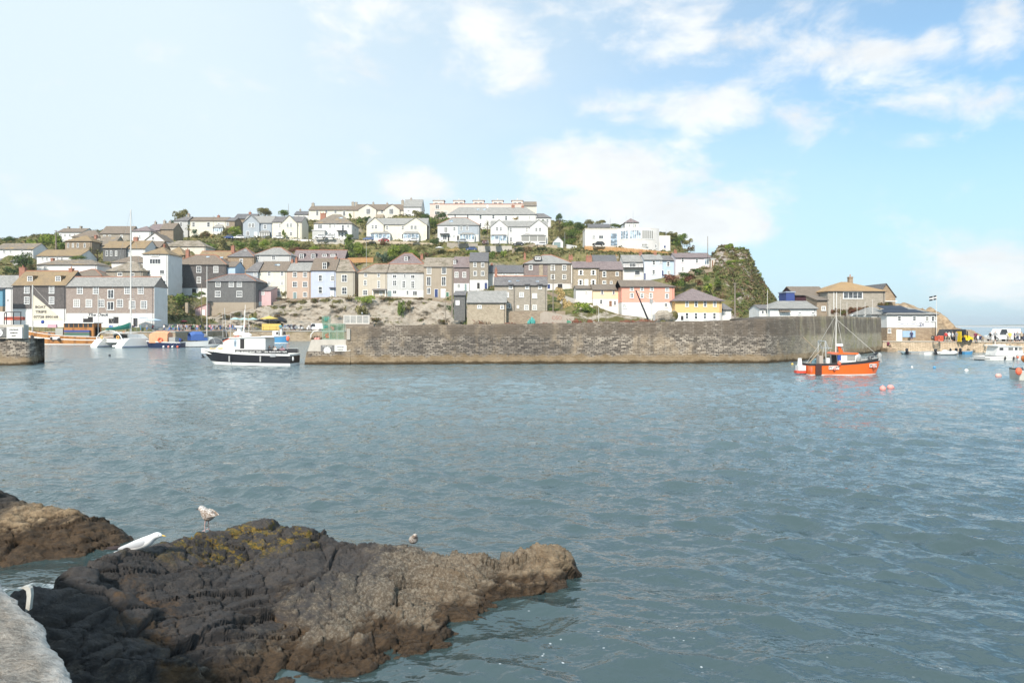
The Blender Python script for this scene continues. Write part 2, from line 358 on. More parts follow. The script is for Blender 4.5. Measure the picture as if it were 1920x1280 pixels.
# ------------------------------------------------------------------ foreground rocks
def rock_mat(name, left=False):
    m, nt, b = bsdf(name); g = nt.new('ShaderNodeNewGeometry'); pos = g.outputs['Position']; x, y, z = nt.sep(pos)
    n1 = nt.noise(pos, 1.3, 5, 0.65); n2 = nt.noise(nt.mapping(pos, (1,1,2), (0.3,0.2,0.5)), 5.0, 6, 0.7); n3 = nt.noise(pos, 28.0, 4, 0.7)
    n4 = nt.noise(nt.mapping(pos, loc=(5,2,1)), 0.9, 5, 0.7)
    at = nt.new('ShaderNodeAttribute', attribute_name='cell'); cell = at.outputs['Fac']
    slate = nt.mix(cell, (0.024,0.0225,0.023), (0.076,0.070,0.069))
    slate = nt.mix(nt.ramp(n2, 0.35, 0.75), slate, (0.082,0.068,0.058)); slate = nt.mix(nt.math('MULTIPLY', nt.ramp(n4, 0.6, 0.72), 0.7), slate, (0.16,0.085,0.03))
    buff = nt.mix(nt.ramp(n2, 0.3, 0.7), (0.18,0.122,0.070), (0.42,0.31,0.19))
    barn = nt.mix(nt.ramp(n3, 0.45, 0.62), (0.12,0.095,0.070), (0.35,0.30,0.23))
    weed = nt.mix(nt.ramp(n2, 0.3, 0.7), (0.028,0.018,0.010), (0.105,0.066,0.035))
    nz = nt.math('ADD', z, nt.math('MULTIPLY', nt.math('SUBTRACT', n1, 0.5), 0.55))
    if left:
        c = nt.mix(nt.ramp(nz, 0.5, 0.62), weed, buff); c = nt.mix(nt.ramp(nt.math('SUBTRACT', nt.math('MULTIPLY', x, -1), nt.math('MULTIPLY', n1, 1.0)), 8.9, 9.5), c, (0.05,0.042,0.035))
        c = nt.mix(nt.ramp(nz, 0.30, 0.42), weed, c)
    else:
        # the point of the rock is buff and barnacled, its high shoulder dark slate
        t = nt.math('ADD', nt.math('SUBTRACT', x, nt.math('MULTIPLY', nt.math('SUBTRACT', y, 10.5), 0.48)), 2.2)
        t = nt.math('ADD', t, nt.math('MULTIPLY', nt.math('SUBTRACT', n1, 0.5), 1.6))
        base = nt.mix(nt.ramp(t, 0.2, 1.1), slate, buff)
        bz = nt.math('MULTIPLY', nt.math('MULTIPLY', nt.ramp(nt.math('ADD', t, nt.math('MULTIPLY', nt.math('SUBTRACT', n2, 0.5), 2.4)), -0.35, 0.45), nt.ramp(t, 2.6, 1.2, 0.25, 0.85)), nt.ramp(n2, 0.3, 0.5, 0.4, 1.0))
        c = nt.mix(bz, base, barn)
        c = nt.mix(nt.ramp(nt.math('ADD', nz, nt.math('MULTIPLY', nt.ramp(x, -3.2, -1.5), 0.10)), 0.37, 0.25), c, weed)
        # yellow lichen and weed along the crest
        cr = nt.math('MULTIPLY', nt.ramp(z, 0.72, 0.88), nt.ramp(x, -1.9, -2.9)); ln = nt.noise(nt.mapping(pos, (1,1.6,1), (0,0,0.5)), 3.6, 7, 0.78)
        ri = nt.math('SUBTRACT', nt.math('SUBTRACT', y, nt.math('MULTIPLY', x, 0.92)), 14.35)
        lf = nt.math('MULTIPLY', nt.math('MULTIPLY', nt.ramp(ln, 0.50, 0.57), cr), nt.ramp(nt.math('ADD', ri, nt.math('MULTIPLY', n1, 0.8)), -0.75, 0.1))
        lc = nt.mix(nt.ramp(n3, 0.4, 0.6), (0.27,0.16,0.02), (0.13,0.115,0.025)); c = nt.mix(nt.math('MULTIPLY', lf, 0.9), c, lc)
    c = nt.mix(nt.math('MULTIPLY', nt.ramp(n3, 0.35, 0.7), 0.35), c, (0.03,0.026,0.022))
    nt.put(b.inputs['Base Color'], c)
    nt.put(b.inputs['Roughness'], nt.ramp(nz, 0.1, 0.35, 0.5, 0.85)); b.inputs['Specular IOR Level'].default_value = 0.4
    n5 = nt.noise(nt.mapping(pos, (1.0,3.2,3.2), (0.5,0.0,0.55)), 7.0, 7, 0.72); h = nt.math('ADD', nt.math('MULTIPLY', n5, 0.9), nt.math('MULTIPLY', n3, 0.25)); nt.put(b.inputs['Normal'], nt.bump(h, 1.0, 0.06))
    return m
def rock(name, pts, box, step, mat, rot, seed, amp=1.0, rfun=None, tipx=-1.9):
    xs = np.arange(box[0], box[1], step); ys = np.arange(box[2], box[3], step); X0, Y0 = np.meshgrid(xs, ys)
    Z0 = np.maximum(rbf([(p[0], p[1]) for p in pts], [p[2] for p in pts], X0, Y0), -1.2)
    kk_ = np.ones(5)/5
    for ax in (0, 1): Z0 = np.apply_along_axis(lambda q: np.convolve(np.pad(q, 2, 'edge'), kk_, 'valid'), ax, Z0)
    # re-space every column evenly along the surface, so steep faces keep their detail
    ds = np.hypot(np.diff(Y0, axis=0), np.diff(Z0, axis=0)); sl = np.vstack([np.zeros((1, len(xs))), np.cumsum(ds, 0)])
    n = int(sl[-1].max()/step); X = np.repeat(xs[None], n, 0); Y = np.empty((n, len(xs))); Z = np.empty_like(Y); V = np.empty_like(Y)
    for i in range(len(xs)):
        t = np.linspace(0, sl[-1,i], n); Y[:,i] = np.interp(t, sl[:,i], ys); Z[:,i] = np.interp(Y[:,i], ys, Z0[:,i])
    V = Y+Z*1.1                                           # unrolled coordinate: steep faces stretch out
    gY, gX = np.gradient(Z0, step, step); tx = np.empty_like(Y); ty = np.empty_like(Y)
    for i in range(len(xs)): tx[:,i] = np.interp(Y[:,i], ys, gX[:,i]); ty[:,i] = np.interp(Y[:,i], ys, gY[:,i])
    tx = np.clip(tx, -3, 3); ty = np.clip(ty, -4, 4)
    k = np.ones(9)/9
    for a_ in (tx, ty):
        for ax in (0, 1): a_[:] = np.apply_along_axis(lambda q: np.convolve(np.pad(q, 4, 'edge'), k, 'valid'), ax, a_)
    nl = np.sqrt(1+tx**2+ty**2); nx, ny, nz = -tx/nl, -ty/nl, 1/nl
    wx = X+0.14*fbm(X*1.1, V*1.1, 3, seed+2); wy = V+0.14*fbm(X*1.1+9, V*1.1, 3, seed+5)
    rr = rot-(rot-0.08)*np.clip((X-tipx)/1.2, 0, 1)
    u = (wx-tipx)*np.cos(rr)+(wy-11)*np.sin(rr); v = -(wx-tipx)*np.sin(rr)+(wy-11)*np.cos(rr)
    u2 = u*0.62; v2 = v*1.2; bb = (u2.min(), u2.max(), v2.min(), v2.max()); area = (bb[1]-bb[0])*(bb[3]-bb[2])
    rough = rfun(X, Y) if rfun else 0.10
    e1, r1, t1 = cells(u2, v2, int(area*1.7), seed, bb)
    rot2 = rot+1.0; u3 = (wx*math.cos(rot2)+wy*math.sin(rot2))*0.8; v3 = (-wx*math.sin(rot2)+wy*math.cos(rot2))*1.35; b3 = (u3.min(), u3.max(), v3.min(), v3.max())
    e2, r2, t2 = cells(u3, v3, int((b3[1]-b3[0])*(b3[3]-b3[2])*7), seed+1, b3)
    e3, r3, t3 = cells(u3*1.3+0.2*v3, v3, int((b3[1]-b3[0])*(b3[3]-b3[2])*34), seed+2, (b3[0]*1.3-1, b3[1]*1.3+1, b3[2], b3[3]))
    d = 0.035*r1+0.24*t1+0.012*r2+0.13*t2+0.05*t3
    d -= 0.12*np.clip(1-e1/0.034, 0, 1)+0.06*np.clip(1-e2/0.026, 0, 1)+0.018*(e3 < 0.012)
    bd = 0.10*(((v*2.1+0.5*fbm(u*0.6, v*0.8, 3, seed+50)) % 1.0)-0.5)+0.05*(((v*5.3+0.6*fbm(u*1.1, v, 3, seed+51)) % 1.0)-0.5); d += bd*(0.45+0.55*np.clip((X+2.6)/1.0, 0, 1))
    strat = (v*3.6+0.8*fbm(u*0.8, v*0.8, 3, seed+8)); d += 0.032*np.abs((strat % 1.0)-0.5)*2*(0.6+fbm(X, V, 2, seed+4))*(1+1.8*np.clip((X+2.4)/1.2, 0, 1))
    d += 0.03*fbm(X*3, V*3, 5, seed+9, 0.6)+rough*fbm(X*5, V*5, 5, seed+19, 0.65)
    d += 0.12*(np.abs(((u*0.8+0.35*fbm(X*0.7,V*0.7,3,seed+30)) % 1.0)-0.5)-0.25)
    d += 0.012*fbm(X*14, V*14, 3, seed+40)
    d *= amp*(1-0.5*np.clip((X-0.2)/0.5, 0, 1)); X2, Y2, Z2 = X+nx*d, Y+ny*d, Z+nz*d
    o = grid_mesh(name, X2, Y2, Z2, mat, smooth=False)
    at = o.data.attributes.new('cell', 'FLOAT', 'POINT'); at.data.foreach_set('value', np.clip(0.5+0.35*r1+0.25*r2, 0, 1).astype(np.float32).ravel())
    return o, (X2, Y2, Z2)
def hsample(h, x, y):
    X2, Y2, Z2 = h; d = (X2-x)**2+(Y2-y)**2; m = d < 0.0036
    return float(Z2[m].max()) if m.any() else float(Z2.ravel()[d.argmin()])
def q3(px, py, Y): return (PX(px,Y), Y, PZ(py,Y))
def q0(px, py): Y = DW(py); return (PX(px,Y), Y, 0.0)
def qz(px, py, z): Y = DW(py, z); return (PX(px,Y), Y, z)
ridge = [(-40,1092,6.7),(35,1080,7.3),(100,1057,8.0),(150,1047,8.5),(210,1044,9.0),(300,1018,9.8),(350,1000,10.4),(440,988,11.2),(500,986,11.5),(600,997,11.6),(650,1010,11.5),
         (668,1024,11.3),(700,1018,11.4),(750,1020,11.4),(790,1035,11.3),(850,1040,11.3),(930,1049,11.2),(1000,1035,11.6),(1045,1018,11.9),(1060,1022,11.9)]
rp = [q3(*r) for r in ridge]
pts = list(rp)
for (x, y, z) in rp: pts.append((x-0.25, y+0.75, -0.35)); pts.append((x-0.4, y+1.5, -1.1))
wl = [(1064,1093),(1030,1108),(1000,1113),(960,1122),(930,1138),(900,1150),(870,1165),(840,1180),(825,1203),(780,1220),(700,1240),(640,1260),(580,1282),(500,1310),(430,1360)]
for w_ in wl: a = q0(*w_); pts.append(a); pts.append((a[0]+0.22, a[1]-0.45, -0.65)); pts.append((a[0]+0.3, a[1]-1.2, -1.1))
for w_ in [(500,1040,.78),(500,1100,.62),(500,1200,.32),(400,1060,.86),(400,1130,.72),(400,1220,.5),(400,1290,.25),(300,1080,1.02),(300,1150,.86),(300,1220,.66),(300,1300,.4),
           (200,1100,1.16),(200,1180,.97),(200,1270,.7),(200,1400,.25),(120,1120,1.25),(120,1200,1.02),(100,1300,.8),(600,1060,.62),(600,1130,.46),(600,1200,.24),(700,1070,.52),(700,1130,.36),(700,1190,.16),
           (660,1050,.50),(800,1080,.40),(800,1130,.22),(870,1090,.36),(870,1125,.16),(930,1080,.33),(950,1100,.14),(1000,1075,.33),(1045,1062,.34),(20,1180,1.25),(0,1250,.95)]:
    pts.append(qz(*w_))
for a in [(1.35,11.5,-.8),(1.6,12.3,-1.1),(1.3,10.8,-1.1),(-8,5.2,0.2),(-5,4.6,-.6),(-3,5.6,-1.0),(-2,6.5,-1.0),(-9.5,8,-.8),(-9.5,6.5,.3)]: pts.append(a)
rk, RH = rock('foreground_rock', pts, (-8.6, 1.5, 5.2, 12.6), 0.022, rock_mat('wet_slate'), 0.55, 11, 1.0, lambda X, Y: 0.012+0.10*np.clip((X+2.6+(9.8-Y)*0.9)/1.6, 0, 1))
tag(rk, 'large dark slate rock with yellow lichen and barnacles in the foreground water', 'rock')
pl = [q3(-260,900,15), q3(-100,925,14.6), q3(0,931,14.5), q3(40,937,14.3), q3(90,950,14.1), q3(140,957,13.9), q3(180,975,13.6), q3(215,990,13.4)]
pts = list(pl)+[q0(252,1012)]
for (x, y, z) in pl: pts.append((x, y+0.9, -.3)); pts.append((x, y+1.9, -1.1))
for w_ in [(225,1022),(180,1032),(130,1042),(60,1052),(0,1060),(-120,1070),(-260,1080)]: a = q0(*w_); pts.append(a); pts.append((a[0], a[1]-0.7, -.7))
for w_ in [(0,980,.62),(0,1010,.4),(80,985,.5),(80,1015,.28),(150,995,.38),(150,1015,.2),(-120,1000,.6),(200,1008,.15)]: pts.append(qz(*w_))
pts += [(-7.6,14.3,-1),(-7.0,13.4,-1),(-7.0,12.6,-.9),(-7.2,11.5,-1)]
rk2, RH2 = rock('seaweed_rock', pts, (-16.5, -6.7, 10.8, 16.6), 0.03, rock_mat('weedy_rock', True), 0.3, 23, 0.75, None, -13)
tag(rk2, 'brown seaweed-covered rock at the left edge beyond the gully', 'rock')

# ------------------------------------------------------------------ near quay (the camera stands on it)
def near_quay():
    m, nt, b = bsdf('old_concrete'); g = nt.new('ShaderNodeNewGeometry'); pos = g.outputs['Position']
    n = nt.noise(pos, 3.0, 6, 0.7); n2 = nt.noise(nt.mapping(pos, (1,2.2,1), (0,0,-0.7)), 22.0, 5, 0.7); n3 = nt.noise(pos, 90.0, 3, 0.6)
    c = nt.mix(nt.ramp(n2, 0.3, 0.7), (0.10,0.085,0.070), (0.28,0.255,0.22)); c = nt.mix(nt.math('MULTIPLY', nt.ramp(n, 0.45, 0.7), 0.5), c, (0.24,0.19,0.14))
    c = nt.mix(nt.math('MULTIPLY', nt.ramp(n3, 0.55, 0.7), 0.4), c, (0.45,0.43,0.40)); at = nt.new('ShaderNodeAttribute', attribute_name='edge')
    c = nt.mix(nt.math('MULTIPLY', at.outputs['Fac'], nt.ramp(n2, 0.25, 0.6, 0.3, 0.9)), c, (0.50,0.48,0.45))
    nt.put(b.inputs['Base Color'], c); b.inputs['Roughness'].default_value = 0.9
    nt.put(b.inputs['Normal'], nt.bump(nt.math('ADD', n2, nt.math('MULTIPLY', n3, 0.4)), 0.8, 0.02))
    e = np.array([(-7.4,7.9),(-5.2,6.1),(-3.6,4.62),(-3.27,4.36),(-3.08,4.2),(-2.85,3.98),(-2.52,3.69),(-2.38,3.52),(-1.95,3.10),(-0.9,2.15),(1.5,-0.1),(4,-2.5)])
    t = np.concatenate([[0], np.cumsum(np.hypot(*np.diff(e, axis=0).T))]); tt = np.linspace(0, t[-1], 700)
    ex = np.interp(tt, t, e[:,0]); ey = np.interp(tt, t, e[:,1]); jx = 0.035*fbm(tt*2.5, tt*0, 5, 31, 0.65)
    dn = np.array([-0.69, -0.72]); s = np.concatenate([[0,0.004,0.012], np.linspace(0.03, 2.4, 150), [3.5, 6, 9]])
    Sg, T = np.meshgrid(s, np.arange(700)); X = ex[T]+dn[0]*Sg+(jx[T]*np.exp(-Sg*3))*0.7; Y = ey[T]+dn[1]*Sg+(jx[T]*np.exp(-Sg*3))*0.7
    Z = 2.7+0.035*fbm(X*3, Y*3, 5, 41, 0.6)+0.012*fbm(X*25, Y*25, 3, 43)-0.05*np.exp(-Sg*22)
    # vertical face continues below the lip
    wall_s = np.array([-1.2, 0.0, 1.0, 2.0, 2.45, 2.6])
    Xw = np.repeat((ex+jx*0.7)[:,None], len(wall_s), 1)+0.03*fbm(tt*4, tt*0, 3, 5)[:,None]; Yw = np.repeat((ey+jx*0.7)[:,None], len(wall_s), 1); Zw = np.repeat(wall_s[None], 700, 0)
    Zw[:, -1] = Z[:,0]-0.02
    o = grid_mesh('near_quay', np.concatenate([Xw, X], 1), np.concatenate([Yw, Y], 1), np.concatenate([Zw, Z], 1), m); tag(o, kind='structure')
    ed = np.concatenate([np.ones((700, len(wall_s)))*0.4, np.clip(1-(Sg-0.015)/0.10-0.4*fbm(X*8, Y*8, 3, 2), 0, 1)], 1)
    at = o.data.attributes.new('edge', 'FLOAT', 'POINT'); at.data.foreach_set('value', ed.astype(np.float32).ravel())
    # painted end of the ladder rail hooked over the lip
    h = MB(); c = Vector((-2.93, 4.10, 2.69)); prof = [(-0.03,0.045),(-0.012,0.055),(0.012,0.052),(0.026,0.04),(0.03,0.0),(0.026,-0.04),(0.02,-0.09)]
    fr = []
    for (a, z) in prof:
        p = c+Vector((a, 0.1*a, z)); fr.append([p+Vector((-0.008,-0.012,-0.012)), p+Vector((0.018,-0.012,0.002)), p+Vector((0.018,0.012,0.002)), p+Vector((-0.008,0.012,-0.012))])
    h.rings(fr); o = h.build('ladder_rail', paint((0.50,0.48,0.43), 0.7, 0.5, key='railpaint', scale=20), None); tag(o, 'white painted end of a ladder rail hooked over the concrete quay edge', 'ladder rail')
near_quay()
# ------------------------------------------------------------------ shared town materials
SL = roofmat((0.115,0.115,0.125), (0.19,0.19,0.20)); SLL = roofmat((0.20,0.21,0.215), (0.30,0.31,0.315)); SLM = roofmat((0.15,0.135,0.12), (0.22,0.20,0.175), 0.35)
SLB = roofmat((0.145,0.125,0.105), (0.20,0.17,0.145), 0.15, (0.26,0.2,0.12)); MUS = roofmat((0.19,0.15,0.10), (0.26,0.20,0.13), 0.6, (0.30,0.215,0.115)); SLD = roofmat((0.10,0.105,0.12), (0.14,0.145,0.16))
SLP = roofmat((0.15,0.125,0.135), (0.22,0.19,0.20)); MOT = roofmat((0.20,0.18,0.155), (0.30,0.275,0.24), 0.5, (0.12,0.10,0.06))
HUNG = courses((0.068,0.066,0.070), (0.11,0.107,0.110), 0.3, 0.22, (0.02,0.02,0.022), 0.05, name='slate_hung')
HUNGG = courses((0.090,0.098,0.106), (0.13,0.138,0.147), 0.3, 0.22, (0.04,0.04,0.045), 0.05, name='slate_hung')
HUNGP = courses((0.155,0.130,0.135), (0.21,0.185,0.19), 0.3, 0.24, (0.07,0.06,0.06), 0.05, name='slate_hung')
HUNGT = courses((0.20,0.19,0.17), (0.27,0.255,0.225), 0.3, 0.24, (0.10,0.09,0.08), 0.05, name='slate_hung')
STG = courses((0.215,0.21,0.19), (0.30,0.285,0.26), 0.8, 0.35, (0.22,0.21,0.19), 0.06, name='stone')
STP = courses((0.19,0.165,0.16), (0.26,0.235,0.22), 0.7, 0.3, (0.13,0.12,0.11), 0.06, name='stone')
STB = courses((0.19,0.15,0.11), (0.28,0.235,0.18), 0.8, 0.38, (0.18,0.155,0.13), 0.07, name='stone')
STL = courses((0.225,0.20,0.16), (0.34,0.305,0.25), 0.7, 0.4, (0.25,0.22,0.18), 0.08, name='stone')
STD = courses((0.17,0.14,0.11), (0.27,0.235,0.19), 0.8, 0.36, (0.12,0.105,0.09), 0.07, (0.30,0.26,0.2), 0.3, name='stone')
WH = render_wall((0.72,0.71,0.69)); WHP = render_wall((0.69,0.66,0.63)); CR = render_wall((0.74,0.69,0.575)); CRP = render_wall((0.68,0.63,0.54)); PKC = render_wall((0.68,0.56,0.49))
LAV = render_wall((0.50,0.54,0.66)); PBL = render_wall((0.46,0.58,0.70)); PEA = render_wall((0.52,0.39,0.31)); BEI = render_wall((0.54,0.48,0.39)); BEG = render_wall((0.46,0.42,0.35)); GRY = render_wall((0.54,0.54,0.53)); GB = render_wall((0.38,0.42,0.46))
PNK = render_wall((0.62,0.42,0.42)); COR = render_wall((0.78,0.37,0.28), 0.15); YEL = render_wall((0.74,0.49,0.22), 0.15); PYL = render_wall((0.78,0.62,0.42), 0.15); BRN = render_wall((0.37,0.31,0.24)); TEAL = render_wall((0.12,0.28,0.38))
FRM = paint((0.80,0.80,0.78), 0.5, 0.08, key='frame'); DKF = paint((0.03,0.03,0.035), 0.5, 0.1, key='darkframe'); TER = paint((0.40,0.17,0.10), 0.8, 0.3, key='ridge', scale=3); BRK = courses((0.36,0.14,0.09), (0.46,0.22,0.15), 0.25, 0.09, (0.3,0.27,0.24), 0.08, name='brick')
GUT = paint((0.05,0.05,0.055), 0.5, 0.1, key='gutter')
def glass_mat(key, col, rough=0.08):
    if key in MATS: return MATS[key]
    m, nt, b = bsdf('window_glass'); tc = nt.new('ShaderNodeTexCoord'); oi = nt.new('ShaderNodeObjectInfo')
    n = nt.noise(nt.vmath('ADD', tc.outputs['Object'], nt.comb(nt.math('MULTIPLY', oi.outputs['Random'], 50), 0, 0)), 0.9, 2)
    c = nt.mix(nt.ramp(n, 0.42, 0.6), col, tuple(min(1, q*2.6+0.03) for q in col))
    nt.put(b.inputs['Base Color'], nt.mix(nt.ramp(oi.outputs['Random'], 0.72, 0.95), c, (0.30,0.29,0.27)))
    b.inputs['Roughness'].default_value = rough; b.inputs['IOR'].default_value = 1.5; MATS[key] = m; return m
GLS = glass_mat('glass', (0.035,0.038,0.042)); GLB = glass_mat('glassblue', (0.16,0.20,0.24)); DRK = paint((0.02,0.018,0.018), 0.6, 0.1, key='dark')
DOORS = {'w': FRM, 'b': paint((0.03,0.05,0.16), 0.4, 0.1, key='doorblue'), 'd': DRK, 'g': paint((0.05,0.16,0.10), 0.5, 0.1, key='doorgreen'), 'n': paint((0.25,0.13,0.07), 0.5, 0.2, key='doorbrown'), 't': paint((0.20,0.27,0.27), 0.5, 0.1, key='doorteal')}

# ------------------------------------------------------------------ terrain
TP = []      # control points for the hillside: (X, Y, Z)
def ground(px, py, Y): TP.append((PX(px, Y), Y, PZ(py, Y)))
# ------------------------------------------------------------------ house builder
def add_window(par, x, z, w, h, y=0.0, style='s', glass=None, frame=None, face='f'):
    """x, z centre in the wall's own frame; y = wall plane, outward is -y"""
    fr = MB(); fw = min(0.16, w*0.16); t = 0.09
    def B(a, b, c, d, y0, y1, mb): mb.box(a, b, y+y0, y+y1, c, d)
    x0, x1, z0, z1 = x-w/2, x+w/2, z-h/2, z+h/2
    if style != 'p':
        B(x0, x0+fw, z0, z1, -t, 0.02, fr); B(x1-fw, x1, z0, z1, -t, 0.02, fr); B(x0+fw, x1-fw, z1-fw, z1, -t, 0.02, fr); B(x0-0.05, x1+0.05, z0-0.06, z0+fw*0.8, -t-0.05, 0.02, fr)
        bw = fw*0.55; zi0 = z0+fw*0.8; zi1 = z1-fw
        nv, nh = {'s': (1, 1), 'S': (2, 3), 'v': (1, 0), 'h': (0, 1), 'W': (3, 0), 'o': (0, 0), 'C': (3, 1), 'F': (1, 2)}.get(style, (1, 1))
        for i in range(1, nv+1):
            c = x0+fw+(w-2*fw)*i/(nv+1); B(c-bw/2, c+bw/2, zi0, zi1, -t+0.02, 0.02, fr)
        for i in range(1, nh+1):
            c = zi0+(zi1-zi0)*i/(nh+1); B(x0+fw, x1-fw, c-bw/2, c+bw/2, -t+0.015, 0.02, fr)
        f = fr.build('window', frame or FRM, par)
        g = MB().box(x0+fw*0.6, x1-fw*0.6, y-0.03, y+0.01, z0+fw*0.5, z1-fw*0.6).build('pane', glass or GLS, f)
    else:
        f = MB().box(x0, x1, y-0.03, y+0.01, z0, z1).build('window', glass or GLS, par)
    return f
def add_door(par, x, z0, w, h, mat, y=0.0):
    d = MB().box(x-w/2, x+w/2, y-0.05, y+0.01, z0, z0+h).build('door', mat, par)
    f = MB(); f.box(x-w/2-0.1, x-w/2, y-0.09, y+0.02, z0, z0+h); f.box(x+w/2, x+w/2+0.1, y-0.09, y+0.02, z0, z0+h); f.box(x-w/2-0.1, x+w/2+0.1, y-0.09, y+0.02, z0+h, z0+h+0.1)
    f.build('door_frame', FRM, d); return d
def roof_sheet(kind, W, D, ze, zr, ov=0.3, hl=None, hr=None, gx=None):
    """returns verts, faces (from above, ccw); eave z=ze, ridge z=zr"""
    x0, x1, y0, y1 = -ov*0.5, W+ov*0.5, -ov, D+ov; ym = D/2
    if kind == 'gx':
        return [(x0,y0,ze),(x1,y0,ze),(x1,ym,zr),(x0,ym,zr),(x1,y1,ze),(x0,y1,ze)], [(0,1,2,3),(3,2,4,5)], [(x0,ym,zr),(x1,ym,zr)]
    if kind == 'hip':
        x0 -= ov*0.5; x1 += ov*0.5; a = D/2 if hl is None else hl; b = D/2 if hr is None else hr
        a = min(a, W*0.49); b = min(b, W*0.49); r0 = max(x0, 0+a) if a > 0 else x0; r1 = W-b if b > 0 else x1
        v = [(x0,y0,ze),(x1,y0,ze),(x1,y1,ze),(x0,y1,ze),(r0,ym,zr),(r1,ym,zr)]; f = [(0,1,5,4),(2,3,4,5)]
        f.append((1,2,5)); f.append((3,0,4)); return v, f, [(r0,ym,zr),(r1,ym,zr)]
    if kind == 'gy':
        g = W/2 if gx is None else gx
        return [(x0,y0,ze),(g,y0,zr),(g,y1,zr),(x0,y1,ze),(x1,y0,ze),(x1,y1,ze)], [(0,1,2,3),(1,4,5,2)], [(g,y0,zr),(g,y1,zr)]
    if kind == 'mono':
        return [(x0,y0,ze),(x1,y0,ze),(x1,y1,zr),(x0,y1,zr)], [(0,1,2,3)], None
    if kind == 'monoR':   # rises to the right
        return [(x0,y0,ze),(x1,y0,zr),(x1,y1,zr),(x0,y1,ze)], [(0,1,2,3)], None
def wall_poly(kind, W, D, ze, zr, mb, zb, hl, hr, gx, m=0):
    e = 0.12
    if kind == 'gx' or (kind == 'hip' and (hl == 0 or hr == 0)):
        mb.box(0, W, 0, D, zb, ze-0.02, m)
        if kind == 'gx' or hl == 0: mb.prism_x([(0.02,ze-0.02),(D-0.02,ze-0.02),(D/2,zr-e)], 0.0, 0.25, m)
        if kind == 'gx' or hr == 0: mb.prism_x([(0.02,ze-0.02),(D-0.02,ze-0.02),(D/2,zr-e)], W-0.25, W, m)
    elif kind == 'gy':
        g = W/2 if gx is None else gx
        mb.prism_y([(0,zb),(W,zb),(W,ze-e),(g,zr-e),(0,ze-e)], 0, D, m)
    elif kind == 'mono': mb.prism_x([(0,zb),(D,zb),(D,zr-e),(0,ze-e)], 0, W, m)
    elif kind == 'monoR': mb.prism_y([(0,zb),(W,zb),(W,zr-e),(0,ze-e)], 0, D, m)
    else: mb.box(0, W, 0, D, zb, ze, m)
